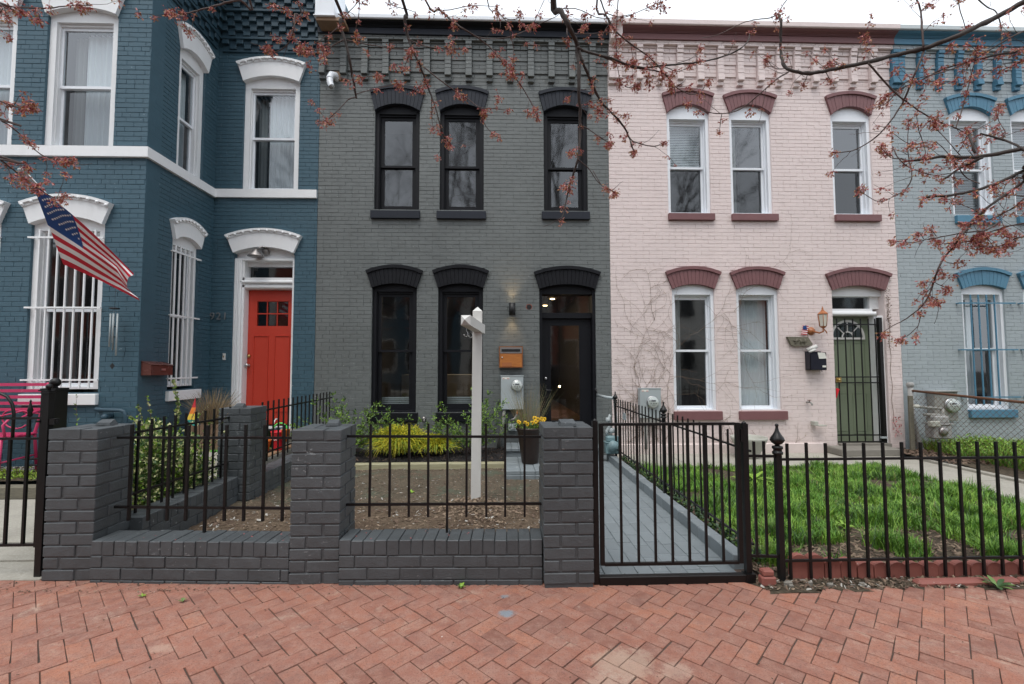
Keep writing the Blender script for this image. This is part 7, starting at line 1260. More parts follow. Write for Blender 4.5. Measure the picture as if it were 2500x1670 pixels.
# ---------------------------------------------------------------- maple trees
TREES = json.loads('''{"c":[[0.5,[[-0.8,-0.4,4.3,0.03],[-1.1,1.2,3.9,0.016],[-0.915,2.492,3.53,0.0089],[-0.909,2.57,3.435,0.0082],[-0.883,2.581,3.334,0.0076],[-0.855,2.59,3.215,0.007],[-0.858,2.667,3.155,0.0065],[-0.855,2.728,3.071,0.0061]]],[9,[[-0.845,2.692,3.058,0.0036],[-0.904,2.75,3.083,0.0032],[-0.943,2.741,3.033,0.0028],[-0.981,2.73,2.982,0.0024],[-1.052,2.787,2.968,0.0022],[-1.124,2.828,2.981,0.0019]]],[8,[[-0.836,2.661,3.059,0.003],[-0.78,2.73,3.126,0.0026],[-0.723,2.771,3.17,0.0024],[-0.641,2.754,3.179,0.0021],[-0.604,2.779,3.2,0.0019]]],[5,[[-0.9,2.521,3.439,0.0034],[-0.87,2.525,3.43,0.0028],[-0.823,2.501,3.449,0.0024],[-0.751,2.419,3.441,0.002],[-0.717,2.379,3.432,0.0018]]],[9,[[-0.883,2.571,3.327,0.0034],[-0.945,2.587,3.304,0.0029],[-0.988,2.576,3.265,0.0025],[-1.031,2.506,3.219,0.002],[-1.082,2.479,3.203,0.0018]]],[8,[[-0.882,2.592,3.342,0.0035],[-0.794,2.65,3.361,0.0031],[-0.708,2.641,3.343,0.0027],[-0.631,2.63,3.32,0.0024],[-0.552,2.687,3.358,0.0021],[-0.526,2.728,3.379,0.0018]]],[8,[[-0.85,2.627,3.159,0.0029],[-0.806,2.617,3.136,0.0024],[-0.74,2.644,3.159,0.0021],[-0.69,2.61,3.146,0.0018]]],[10,[[-0.866,2.471,3.335,0.0028],[-0.932,2.537,3.347,0.0025],[-1.013,2.576,3.328,0.0022],[-1.068,2.556,3.271,0.0019],[-1.117,2.579,3.253,0.0018]]],[9,[[-0.769,2.477,3.489,0.0028],[-0.774,2.483,3.395,0.0023],[-0.802,2.527,3.363,0.002],[-0.792,2.51,3.308,0.0018]]],[4,[[-0.7,-0.2,4.3,0.03],[-0.75,1.3,3.95,0.016],[-0.581,2.67,3.689,0.0095],[-0.571,2.729,3.594,0.0086],[-0.559,2.779,3.505,0.0079],[-0.515,2.764,3.386,0.0071],[-0.482,2.774,3.321,0.0063],[-0.457,2.843,3.257,0.0058],[-0.425,2.871,3.182,0.0051],[-0.386,2.851,3.06,0.0044],[-0.362,2.885,2.967,0.0038],[-0.338,2.953,2.942,0.0033],[-0.306,2.958,2.911,0.0026]]],[8,[[-0.551,2.742,3.464,0.0037],[-0.503,2.79,3.469,0.0032],[-0.421,2.771,3.434,0.0028],[-0.34,2.75,3.412,0.0025],[-0.266,2.797,3.442,0.0022],[-0.206,2.828,3.465,0.0019]]],[6,[[-0.496,2.83,3.368,0.0051],[-0.418,2.82,3.299,0.0044],[-0.339,2.83,3.241,0.0039],[-0.265,2.901,3.231,0.0035],[-0.185,2.938,3.198,0.0032],[-0.12,2.922,3.142,0.0027],[-0.046,2.953,3.152,0.0024],[0.067,3.026,3.185,0.002]]],[8,[[-0.12,2.921,3.142,0.0033],[-0.103,2.975,3.105,0.0029],[-0.075,3.001,3.052,0.0026],[-0.018,2.969,2.978,0.0023],[0.01,2.979,2.969,0.002]]],[9,[[-0.426,2.877,3.177,0.0032],[-0.422,2.883,3.096,0.0027],[-0.428,2.927,3.055,0.0023],[-0.42,2.91,2.998,0.002]]],[10,[[-0.522,2.727,3.396,0.003],[-0.541,2.717,3.335,0.0025],[-0.563,2.744,3.308,0.0022],[-0.572,2.71,3.258,0.0018]]],[5,[[-0.4,-0.2,4.3,0.025],[-0.6,1.6,3.8,0.012],[-0.477,2.884,3.852,0.0064],[-0.383,2.936,3.811,0.006],[-0.307,2.927,3.737,0.0055],[-0.23,2.898,3.658,0.0051],[-0.139,2.935,3.63,0.0048],[-0.056,2.975,3.593,0.0045],[0.019,2.948,3.488,0.0042],[0.094,2.935,3.384,0.0038],[0.171,2.986,3.311,0.0036],[0.229,3.007,3.226,0.0033],[0.255,2.971,3.137,0.0029],[0.274,2.98,3.104,0.0027]]],[1.5,[[-0.141,2.97,3.654,0.004],[-0.056,2.962,3.637,0.0035],[0.047,2.908,3.605,0.0031],[0.14,2.912,3.638,0.0028],[0.255,2.945,3.724,0.0025],[0.384,2.915,3.762,0.0022],[0.416,2.87,3.766,0.0019]]],[6,[[-0.356,2.871,3.754,0.0032],[-0.285,2.887,3.778,0.0028],[-0.21,2.876,3.789,0.0025],[-0.107,2.806,3.74,0.0021],[-0.008,2.779,3.711,0.0019]]],[4,[[-0.3,0,4.4,0.02],[-0.1,1.8,3.9,0.01],[-0.071,2.82,3.818,0.0038],[0.001,2.837,3.729,0.0033],[0.055,2.808,3.643,0.003],[0.082,2.837,3.58,0.0027],[0.102,2.895,3.538,0.0025],[0.102,2.89,3.449,0.0022],[0.087,2.87,3.359,0.0019]]],[7,[[0.045,2.777,3.637,0.0031],[0.089,2.75,3.607,0.0026],[0.124,2.76,3.625,0.0022],[0.144,2.71,3.622,0.0018]]],[3,[[0.307,2.804,3.804,0.0025],[0.258,2.77,3.672,0.0021],[0.23,2.803,3.624,0.0019]]],[8,[[-0.67,2.671,3.67,0.003],[-0.651,2.737,3.68,0.0027],[-0.625,2.776,3.694,0.0024],[-0.551,2.756,3.661,0.0021],[-0.512,2.779,3.662,0.0019]]],[2.2,[[-0.2,-0.3,4.4,0.04],[0.3,1.6,3.9,0.022],[0.335,2.63,3.676,0.0176],[0.38,2.623,3.567,0.0157],[0.421,2.616,3.475,0.0143],[0.464,2.677,3.451,0.0133],[0.497,2.72,3.411,0.0123],[0.497,2.701,3.272,0.0111],[0.498,2.714,3.129,0.01],[0.518,2.782,3.035,0.0092],[0.52,2.803,2.909,0.0082],[0.502,2.782,2.745,0.0071],[0.48,2.819,2.67,0.0061],[0.454,2.883,2.577,0.0052],[0.425,2.882,2.438,0.0042],[0.405,2.87,2.379,0.0032]]],[6,[[0.494,2.712,3.406,0.0097],[0.529,2.709,3.305,0.0083],[0.584,2.77,3.238,0.0075],[0.644,2.842,3.182,0.0067],[0.699,2.847,3.111,0.0058],[0.774,2.858,3.044,0.005],[0.85,2.935,3.011,0.0042],[0.894,2.989,2.962,0.0035],[0.919,2.983,2.881,0.0027]]],[2,[[0.49,2.692,3.391,0.0078],[0.582,2.75,3.402,0.0071],[0.686,2.741,3.371,0.0065],[0.789,2.73,3.324,0.0059],[0.877,2.787,3.346,0.0055],[0.945,2.828,3.366,0.0051]]],[5,[[0.514,2.804,3.194,0.0025],[0.544,2.795,3.193,0.0021],[0.61,2.853,3.236,0.0019]]],[5,[[0.513,2.804,3.088,0.0025],[0.57,2.795,3.075,0.0021],[0.646,2.853,3.105,0.0019]]],[8,[[0.508,2.777,3.072,0.0025],[0.58,2.8,3.119,0.0022],[0.666,2.86,3.17,0.0021],[0.73,2.86,3.175,0.0019]]],[7,[[0.512,2.777,2.959,0.0031],[0.582,2.817,2.945,0.0026],[0.662,2.894,2.939,0.0023],[0.73,2.91,2.91,0.002]]],[5,[[0.499,2.771,2.731,0.0031],[0.583,2.837,2.698,0.0028],[0.645,2.876,2.632,0.0025],[0.703,2.856,2.578,0.0022],[0.755,2.879,2.569,0.0019]]],[12,[[0.511,2.804,2.819,0.0025],[0.46,2.745,2.763,0.0021],[0.44,2.753,2.757,0.0018]]],[14,[[0.486,2.854,2.686,0.0026],[0.458,2.795,2.597,0.0021],[0.424,2.803,2.582,0.0019]]],[5,[[0.396,2.642,3.599,0.003],[0.48,2.71,3.656,0.0027],[0.55,2.711,3.632,0.0024],[0.62,2.71,3.601,0.0022],[0.735,2.777,3.656,0.0021],[0.868,2.828,3.723,0.0019]]],[9,[[0.626,2.692,3.727,0.0048],[0.679,2.77,3.691,0.0043],[0.717,2.781,3.608,0.0038],[0.764,2.79,3.56,0.0033],[0.84,2.867,3.581,0.003],[0.914,2.928,3.578,0.0026]]],[14,[[0.74,2.677,3.699,0.003],[0.736,2.7,3.573,0.0025],[0.746,2.76,3.482,0.0022],[0.753,2.76,3.371,0.0018]]],[6,[[0.426,2.704,3.524,0.0024],[0.424,2.67,3.445,0.002],[0.434,2.703,3.434,0.0018]]],[7,[[0.482,2.777,3.544,0.0031],[0.573,2.783,3.551,0.0026],[0.664,2.827,3.59,0.0022],[0.751,2.81,3.584,0.0019]]],[1.6,[[0.593,2.813,3.451,0.0075],[0.716,2.838,3.429,0.0071],[0.802,2.806,3.372,0.0066],[0.911,2.817,3.355,0.0063],[1.064,2.874,3.411,0.0061],[1.162,2.877,3.424,0.0058],[1.247,2.847,3.414,0.0054],[1.335,2.881,3.448,0.0052],[1.445,2.93,3.5,0.005],[1.537,2.912,3.521,0.0047],[1.616,2.895,3.555,0.0044],[1.696,2.946,3.644,0.0042],[1.729,2.977,3.727,0.004]]],[4,[[0.914,2.862,3.385,0.0051],[1.012,2.834,3.352,0.0045],[1.097,2.87,3.347,0.0042],[1.175,2.917,3.304,0.0039],[1.227,2.897,3.255,0.0035],[1.27,2.883,3.228,0.0032],[1.349,2.935,3.274,0.003],[1.394,2.964,3.324,0.0027],[1.408,2.933,3.355,0.0024]]],[1,[[1.17,2.904,3.295,0.0032],[1.161,2.87,3.224,0.0025],[1.17,2.903,3.208,0.0019]]],[1,[[1.188,2.904,3.296,0.0032],[1.205,2.87,3.293,0.0025],[1.247,2.903,3.344,0.0019]]],[6,[[0,0,4.4,0.03],[0.7,1.8,3.9,0.014],[0.637,2.78,3.797,0.0062],[0.69,2.763,3.652,0.0054],[0.747,2.765,3.559,0.0048],[0.858,2.83,3.524,0.0044],[0.987,2.859,3.461,0.0039],[1.072,2.836,3.348,0.0034],[1.129,2.86,3.304,0.003],[1.166,2.926,3.296,0.0026]]],[7,[[0.767,2.842,3.604,0.0032],[0.779,2.88,3.534,0.0029],[0.77,2.851,3.426,0.0026],[0.776,2.82,3.321,0.0023],[0.791,2.857,3.296,0.0021],[0.808,2.878,3.273,0.0019]]],[16,[[0.826,2.854,3.258,0.0032],[0.851,2.82,3.225,0.0024],[0.909,2.853,3.269,0.0019]]],[10,[[0.68,2.771,3.682,0.0031],[0.808,2.812,3.687,0.0027],[0.921,2.826,3.743,0.0024],[0.989,2.781,3.746,0.0021],[1.036,2.779,3.77,0.0019]]],[12,[[1.002,2.904,3.493,0.0032],[0.917,2.87,3.443,0.0025],[0.854,2.903,3.439,0.0019]]],[9,[[1.016,2.877,3.431,0.0032],[1.115,2.883,3.406,0.0027],[1.206,2.927,3.411,0.0023],[1.286,2.91,3.439,0.002]]],[2,[[1.181,2.877,3.434,0.0026],[1.275,2.883,3.471,0.0023],[1.339,2.927,3.541,0.0021],[1.348,2.91,3.573,0.002]]],[6,[[0.627,2.93,3.327,0.0065],[0.683,2.913,3.181,0.0057],[0.755,2.915,3.109,0.0051],[0.845,2.98,3.058,0.0046],[0.902,3.009,2.985,0.0041],[0.945,2.986,2.948,0.0036],[1.065,3.01,2.937,0.0032],[1.153,3.076,3.002,0.0027]]],[10,[[0.88,2.954,2.957,0.0026],[0.888,2.945,2.902,0.0023],[0.924,3.003,2.893,0.002]]],[10,[[0.639,3.004,3.03,0.0027],[0.681,2.97,2.981,0.0023],[0.763,3.003,2.948,0.002]]],[8,[[0.615,2.877,2.708,0.0026],[0.669,2.883,2.615,0.0023],[0.727,2.927,2.609,0.0021],[0.77,2.91,2.572,0.002]]],[6,[[1.001,2.904,3.424,0.0026],[0.988,2.87,3.32,0.0022],[1.001,2.903,3.292,0.0019]]],[5,[[-2.4,-0.6,4.1,0.03],[-3.6,1.4,3.6,0.012],[-2.695,2.43,3.4,0.0054],[-2.625,2.406,3.371,0.0047],[-2.561,2.401,3.348,0.0042],[-2.533,2.458,3.388,0.0038],[-2.467,2.481,3.404,0.0034],[-2.341,2.45,3.394,0.003],[-2.276,2.468,3.417,0.0026],[-2.269,2.526,3.461,0.0023]]],[9,[[-2.481,2.454,3.382,0.0022],[-2.438,2.42,3.324,0.0019],[-2.462,2.453,3.318,0.0018]]],[8,[[-2.622,2.377,3.347,0.0021],[-2.584,2.383,3.322,0.0019],[-2.645,2.427,3.333,0.0018],[-2.582,2.41,3.301,0.0018]]],[4,[[-0.9,-0.3,4.3,0.03],[-1.3,1.5,3.8,0.014],[-1.408,2.53,3.542,0.0068],[-1.44,2.506,3.497,0.0058],[-1.514,2.501,3.475,0.0051],[-1.627,2.558,3.494,0.0045],[-1.72,2.581,3.489,0.004],[-1.777,2.55,3.442,0.0034],[-1.836,2.568,3.459,0.0028],[-1.919,2.626,3.525,0.0023]]],[7,[[-1.808,2.604,3.485,0.0029],[-1.781,2.57,3.4,0.0022],[-1.786,2.603,3.383,0.0018]]],[4,[[-0.9,0,4.3,0.02],[-1.1,1.5,3.9,0.01],[-1.177,2.62,3.623,0.0047],[-1.194,2.637,3.524,0.0042],[-1.184,2.608,3.417,0.0037],[-1.216,2.637,3.369,0.0034],[-1.283,2.695,3.358,0.0031],[-1.338,2.69,3.326,0.0027],[-1.37,2.67,3.347,0.0024]]],[12,[[-1.203,2.627,3.366,0.0029],[-1.164,2.65,3.345,0.0025],[-1.13,2.71,3.354,0.0022],[-1.055,2.71,3.382,0.0018]]],[7,[[-1.181,2.604,3.533,0.0023],[-1.221,2.57,3.513,0.002],[-1.302,2.603,3.555,0.0018]]],[7,[[-1.173,2.604,3.576,0.0023],[-1.125,2.57,3.515,0.002],[-1.123,2.603,3.508,0.0018]]],[6,[[-2.4,-0.6,4.1,0.03],[-3.6,1.4,2.9,0.012],[-2.532,2.312,2.707,0.0041],[-2.473,2.296,2.677,0.0037],[-2.468,2.345,2.668,0.0034],[-2.479,2.405,2.654,0.0032],[-2.433,2.397,2.613,0.0029],[-2.38,2.396,2.561,0.0027],[-2.391,2.46,2.561,0.0025],[-2.372,2.502,2.572,0.0023],[-2.288,2.483,2.565,0.002]]],[6,[[-2.4,-0.6,4.1,0.03],[-3.6,1.4,2.7,0.012],[-2.521,2.312,2.512,0.0052],[-2.462,2.296,2.477,0.0045],[-2.471,2.345,2.463,0.0041],[-2.482,2.405,2.452,0.0038],[-2.416,2.397,2.405,0.0034],[-2.363,2.396,2.367,0.003],[-2.382,2.46,2.362,0.0027],[-2.377,2.502,2.358,0.0024],[-2.301,2.483,2.371,0.002]]],[7,[[-2.4,-0.6,4.1,0.03],[-3.6,1.4,3.0,0.012],[-2.507,2.292,2.782,0.0026],[-2.535,2.35,2.806,0.0023],[-2.483,2.341,2.775,0.0021],[-2.43,2.33,2.763,0.0019],[-2.447,2.387,2.807,0.0018],[-2.457,2.428,2.834,0.0018]]],[6,[[-2.555,2.404,2.503,0.0021],[-2.463,2.37,2.481,0.0018],[-2.434,2.403,2.496,0.0018]]]],"r":[[1.2,[[4.1,1.5,3.1,0.05],[3.5,2.2,3.5,0.024],[3.214,2.521,3.641,0.0169],[3.172,2.555,3.634,0.0159],[3.049,2.599,3.574,0.0152],[2.879,2.575,3.483,0.0142],[2.71,2.558,3.398,0.0134],[2.586,2.608,3.369,0.0129],[2.436,2.633,3.343,0.0123],[2.232,2.598,3.269,0.0114],[2.065,2.603,3.235,0.0108],[1.992,2.658,3.247,0.0103],[1.89,2.66,3.235,0.0097],[1.776,2.626,3.228,0.0089],[1.751,2.654,3.275,0.0084],[1.762,2.701,3.39,0.0079],[1.753,2.682,3.482,0.0072],[1.742,2.661,3.559,0.0065],[1.756,2.706,3.649,0.006]]],[1,[[1.755,2.704,3.647,0.0036],[1.78,2.695,3.694,0.0029],[1.856,2.753,3.792,0.0025]]],[0.5,[[1.771,2.73,3.664,0.0037],[1.702,2.706,3.62,0.0032],[1.629,2.701,3.606,0.003],[1.616,2.758,3.642,0.0028],[1.557,2.781,3.636,0.0025],[1.42,2.75,3.549,0.0023],[1.357,2.768,3.537,0.0021],[1.326,2.826,3.572,0.0019]]],[2,[[1.829,2.73,3.29,0.0049],[1.741,2.713,3.232,0.0043],[1.646,2.715,3.15,0.0039],[1.6,2.78,3.116,0.0036],[1.532,2.809,3.079,0.0033],[1.412,2.786,3.045,0.0029],[1.318,2.81,3.076,0.0026],[1.253,2.876,3.156,0.0023]]],[9,[[1.42,2.777,3.043,0.0025],[1.413,2.783,3.008,0.0022],[1.431,2.827,2.996,0.0021],[1.415,2.81,2.939,0.0019]]],[8,[[1.783,2.704,3.292,0.0024],[1.692,2.67,3.273,0.002],[1.675,2.703,3.354,0.0018]]],[4,[[2.11,2.704,3.301,0.0024],[2.05,2.67,3.303,0.002],[2.064,2.703,3.344,0.0018]]],[3,[[1.928,2.704,3.265,0.0024],[1.896,2.67,3.207,0.002],[1.896,2.703,3.199,0.0018]]],[10,[[2.045,2.704,3.273,0.003],[2.035,2.67,3.221,0.0023],[2.071,2.703,3.22,0.0018]]],[6,[[2.224,2.677,3.311,0.003],[2.244,2.683,3.398,0.0025],[2.313,2.727,3.503,0.0022],[2.312,2.71,3.526,0.0018]]],[1.5,[[2.556,2.577,3.346,0.0058],[2.558,2.583,3.482,0.0053],[2.6,2.627,3.622,0.005],[2.558,2.61,3.688,0.0047]]],[8,[[2.581,2.604,3.603,0.0029],[2.585,2.57,3.61,0.0022],[2.643,2.603,3.65,0.0018]]],[3.5,[[2.596,2.612,3.366,0.007],[2.523,2.596,3.228,0.0061],[2.518,2.645,3.144,0.0055],[2.523,2.705,3.075,0.005],[2.441,2.697,2.964,0.0045],[2.365,2.696,2.881,0.0039],[2.324,2.76,2.842,0.0035],[2.26,2.802,2.82,0.003],[2.125,2.783,2.797,0.0025]]],[5,[[4.1,1.5,2.9,0.05],[3.5,2.2,3.3,0.024],[3.205,2.53,3.342,0.0079],[3.11,2.52,3.305,0.0067],[2.954,2.53,3.281,0.0058],[2.85,2.601,3.283,0.0052],[2.725,2.638,3.259,0.0045],[2.567,2.622,3.176,0.0037],[2.432,2.653,3.125,0.0031],[2.401,2.726,3.098,0.0024]]],[3,[[4.1,1.5,2.8000000000000003,0.05],[3.5,2.2,3.2,0.024],[3.072,2.427,3.222,0.0054],[3.061,2.483,3.217,0.0042],[3.073,2.577,3.236,0.0033],[3.052,2.61,3.235,0.0023]]],[4,[[4.1,1.5,3.1,0.05],[3.5,2.2,3.5,0.024],[3.168,2.512,3.441,0.0045],[3.018,2.484,3.371,0.004],[2.923,2.52,3.318,0.0038],[2.837,2.567,3.271,0.0035],[2.665,2.547,3.192,0.0032],[2.504,2.533,3.141,0.003],[2.44,2.585,3.139,0.0028],[2.348,2.614,3.031,0.0026],[2.195,2.583,2.965,0.0023]]],[2.5,[[4.1,1.5,2.5,0.05],[3.5,2.2,2.9,0.024],[3.041,2.43,2.688,0.0141],[2.951,2.42,2.662,0.0122],[2.803,2.43,2.633,0.0109],[2.775,2.501,2.65,0.01],[2.704,2.538,2.661,0.0089],[2.577,2.522,2.657,0.0078],[2.498,2.553,2.654,0.0068],[2.444,2.626,2.676,0.0059]]],[2,[[4.1,1.5,2.3000000000000003,0.05],[3.5,2.2,2.7,0.024],[2.987,2.392,2.575,0.0096],[2.979,2.45,2.549,0.0089],[2.805,2.441,2.469,0.0082],[2.664,2.43,2.422,0.0076],[2.584,2.487,2.417,0.0072],[2.462,2.528,2.415,0.0068]]],[3,[[2.207,2.57,3.244,0.0057],[2.343,2.603,3.138,0.005],[2.441,2.592,3.03,0.0043],[2.594,2.637,2.979,0.0039],[2.783,2.712,2.965,0.0034],[2.911,2.723,2.926,0.0029],[2.965,2.72,2.884,0.0024]]],[1,[[2.84,2.604,2.834,0.0058],[2.758,2.52,2.74,0.0063],[2.757,2.503,2.672,0.0067]]],[2,[[2.816,2.521,2.796,0.0045],[2.874,2.525,2.786,0.0053],[2.944,2.501,2.744,0.0058],[2.92,2.419,2.671,0.006],[2.933,2.379,2.61,0.0064]]],[3,[[2.763,2.471,2.63,0.0066],[2.755,2.525,2.622,0.0064],[2.726,2.551,2.612,0.0062],[2.635,2.519,2.559,0.0059],[2.584,2.529,2.523,0.0057]]],[4,[[2.897,2.571,3.664,0.004],[3.01,2.612,3.642,0.0035],[3.082,2.626,3.62,0.0031],[3.051,2.581,3.468,0.0027],[3.034,2.579,3.317,0.0023]]],[3,[[2.813,2.604,3.69,0.0035],[2.788,2.57,3.58,0.0028],[2.853,2.603,3.498,0.0023]]],[5,[[2.722,2.571,2.855,0.0034],[2.798,2.6,2.984,0.0029],[2.854,2.601,3.156,0.0025],[2.833,2.544,3.254,0.0021],[2.844,2.529,3.323,0.0018]]],[5,[[2.303,2.53,2.696,0.0034],[2.301,2.506,2.641,0.003],[2.337,2.501,2.596,0.0027],[2.455,2.558,2.59,0.0026],[2.576,2.581,2.574,0.0024],[2.657,2.55,2.572,0.0021],[2.755,2.568,2.62,0.0019],[2.866,2.626,2.681,0.0018]]],[7,[[2.436,2.58,2.655,0.0035],[2.419,2.549,2.575,0.0031],[2.399,2.537,2.515,0.0028],[2.41,2.587,2.486,0.0026],[2.378,2.602,2.464,0.0024],[2.232,2.564,2.404,0.0021],[2.154,2.575,2.451,0.0019],[2.16,2.626,2.504,0.0018]]],[8,[[2.432,2.577,2.654,0.0029],[2.433,2.583,2.745,0.0024],[2.482,2.627,2.858,0.0021],[2.475,2.61,2.928,0.0018]]],[8,[[2.516,2.571,2.668,0.0034],[2.569,2.612,2.727,0.0029],[2.564,2.626,2.813,0.0025],[2.502,2.581,2.857,0.0021],[2.493,2.579,2.945,0.0018]]],[8,[[2.747,2.577,2.691,0.0029],[2.68,2.583,2.782,0.0024],[2.66,2.627,2.883,0.0021],[2.612,2.61,2.941,0.0018]]],[10,[[2.399,2.577,2.664,0.0029],[2.327,2.583,2.677,0.0024],[2.323,2.627,2.743,0.0021],[2.298,2.61,2.768,0.0018]]],[7,[[2.752,2.592,2.72,0.0029],[2.83,2.63,2.796,0.0026],[2.824,2.601,2.826,0.0023],[2.884,2.57,2.867,0.0021],[3.021,2.607,2.946,0.0019],[3.061,2.628,3.039,0.0018]]],[5,[[2.954,2.527,2.768,0.0028],[2.98,2.533,2.816,0.0024],[2.996,2.577,2.906,0.002],[2.963,2.56,2.964,0.0018]]],[4,[[2.763,2.492,2.489,0.0033],[2.739,2.54,2.539,0.0029],[2.667,2.521,2.6,0.0026],[2.529,2.5,2.728,0.0022],[2.418,2.547,2.742,0.002],[2.34,2.578,2.827,0.0018]]],[2,[[4.1,1.5,2.2,0.05],[3.5,2.2,2.6,0.024],[2.897,2.321,2.502,0.0067],[2.899,2.387,2.459,0.0068],[2.837,2.426,2.401,0.0067],[2.705,2.406,2.32,0.0066],[2.664,2.429,2.266,0.0065]]],[4.5,[[2.697,2.48,2.272,0.0078],[2.656,2.469,2.221,0.007],[2.595,2.459,2.171,0.0064],[2.619,2.515,2.139,0.0061],[2.608,2.555,2.091,0.0057],[2.543,2.532,2.026,0.0052],[2.528,2.541,1.975,0.0048],[2.573,2.605,1.939,0.0045],[2.564,2.623,1.877,0.0041],[2.497,2.597,1.808,0.0036],[2.482,2.63,1.768,0.0033],[2.456,2.69,1.72,0.0029],[2.382,2.685,1.686,0.0025],[2.31,2.67,1.646,0.0021]]],[8,[[2.524,2.642,1.775,0.003],[2.559,2.69,1.731,0.0027],[2.527,2.671,1.685,0.0024],[2.472,2.65,1.65,0.0022],[2.481,2.697,1.626,0.002],[2.456,2.728,1.608,0.0018]]],[8,[[2.64,2.604,2.067,0.0023],[2.643,2.57,2.043,0.002],[2.744,2.603,2.054,0.0018]]],[8,[[2.577,2.604,1.936,0.0023],[2.581,2.57,1.911,0.002],[2.652,2.603,1.901,0.0018]]],[8,[[2.577,2.604,1.936,0.0023],[2.505,2.57,1.932,0.002],[2.498,2.603,1.933,0.0018]]],[2,[[2.559,2.604,1.912,0.0023],[2.473,2.57,1.841,0.002],[2.497,2.603,1.798,0.0018]]],[14,[[2.545,2.604,1.857,0.0023],[2.544,2.57,1.836,0.002],[2.587,2.603,1.825,0.0018]]],[9,[[2.61,2.604,2.043,0.0023],[2.591,2.57,1.997,0.002],[2.634,2.603,1.983,0.0018]]],[8,[[4.1,1.5,1.9,0.05],[3.5,2.2,2.3,0.024],[2.89,2.392,2.225,0.0043],[2.838,2.47,2.217,0.0037],[2.752,2.481,2.189,0.0031],[2.685,2.49,2.154,0.0026],[2.668,2.567,2.159,0.0022],[2.63,2.628,2.181,0.0018]]],[6,[[2.775,2.412,2.241,0.0043],[2.681,2.396,2.189,0.0038],[2.65,2.445,2.193,0.0035],[2.606,2.505,2.195,0.0032],[2.501,2.497,2.173,0.0029],[2.423,2.496,2.159,0.0025],[2.42,2.56,2.161,0.0023],[2.37,2.602,2.18,0.002],[2.304,2.583,2.18,0.0018]]],[9,[[4.1,1.5,1.8000000000000003,0.05],[3.5,2.2,2.2,0.024],[2.877,2.371,2.148,0.0032],[2.892,2.437,2.138,0.0027],[2.866,2.476,2.128,0.0024],[2.763,2.456,2.109,0.002],[2.726,2.479,2.13,0.0018]]],[9,[[2.701,2.504,2.169,0.0022],[2.695,2.47,2.133,0.0019],[2.789,2.503,2.116,0.0018]]],[8,[[2.427,2.504,2.167,0.0022],[2.379,2.47,2.183,0.0019],[2.398,2.503,2.209,0.0018]]],[3,[[2.503,2.504,2.183,0.0022],[2.449,2.47,2.199,0.0019],[2.472,2.503,2.225,0.0018]]],[7,[[2.9,2.504,2.234,0.0022],[2.864,2.47,2.192,0.0019],[2.929,2.503,2.191,0.0018]]],[7,[[2.882,2.377,2.371,0.0032],[2.864,2.417,2.393,0.0026],[2.877,2.494,2.422,0.0021],[2.859,2.51,2.474,0.0018]]],[7,[[2.898,2.371,2.376,0.0037],[2.883,2.437,2.326,0.0031],[2.85,2.476,2.302,0.0026],[2.718,2.456,2.249,0.0021],[2.636,2.479,2.248,0.0018]]],[7,[[2.957,2.442,2.358,0.0033],[2.921,2.49,2.33,0.0029],[2.781,2.471,2.269,0.0025],[2.685,2.45,2.314,0.0022],[2.646,2.497,2.368,0.0019],[2.587,2.528,2.417,0.0018]]],[5,[[2.948,2.427,2.487,0.0033],[2.925,2.45,2.511,0.0026],[2.939,2.51,2.49,0.0021],[2.912,2.51,2.436,0.0018]]]]}''')
def flower_variant(seed):
    random.seed(seed); vs = []; fs = []; mi = []
    def stalk(p, d, l, r, mat):
        s = d.cross(rv()).normalized(); t = d.cross(s); b = len(vs); q = p+d*l
        for k in range(3): an = 2.094*k; vs.append(tuple(p+(s*math.cos(an)+t*math.sin(an))*r)); 
        for k in range(3): an = 2.094*k; vs.append(tuple(q+(s*math.cos(an)+t*math.sin(an))*r*.6))
        for k in range(3): fs.append((b+k, b+(k+1) % 3, b+3+(k+1) % 3, b+3+k)); mi.append(mat)
        return q
    def leaf(p, d, l, w, mat):
        s = d.cross(rv()).normalized(); n = s.cross(d); b = len(vs); vs.extend([tuple(p), tuple(p+d*l*.4+s*w+n*w*.3), tuple(p+d*l), tuple(p+d*l*.4-s*w+n*w*.3)]); fs.extend([(b, b+1, b+2), (b, b+2, b+3)]); mi.extend([mat, mat])
    for _ in range(random.randint(7, 13)):
        d = (rv()+Vector((0, 0, -.55))).normalized(); l = U(.012, .034); p = stalk(Vector((0, 0, 0)), d, l*.6, .0014, 0); d2 = (d+Vector((0, 0, -.5))+rv()*.3).normalized(); p = stalk(p, d2, l*.6, .0011, random.choice((0, 1)))
        k = random.random()
        for _ in range(random.randint(2, 4)): leaf(p, (d2+rv()*.9).normalized(), U(.010, .022), U(.0026, .0055), random.choices([0, 1, 2, 3], [4, 3, 4, 2])[0])
    for _ in range(random.randint(3, 6)): leaf(Vector((0, 0, 0)), (rv()+Vector((0, 0, -.2))).normalized(), U(.010, .024), U(.004, .007), random.choices([0, 1, 2], [2, 3, 3])[0])
    me = bpy.data.meshes.new('flower_cluster'); me.from_pydata(vs, [], fs)
    for q in ('flower_red', 'flower_pink', 'flower_orange', 'flower_olive'): me.materials.append(MAT[q])
    me.polygons.foreach_set('material_index', mi); return me
FV = [flower_variant(100+i) for i in range(9)]; random.seed(77)
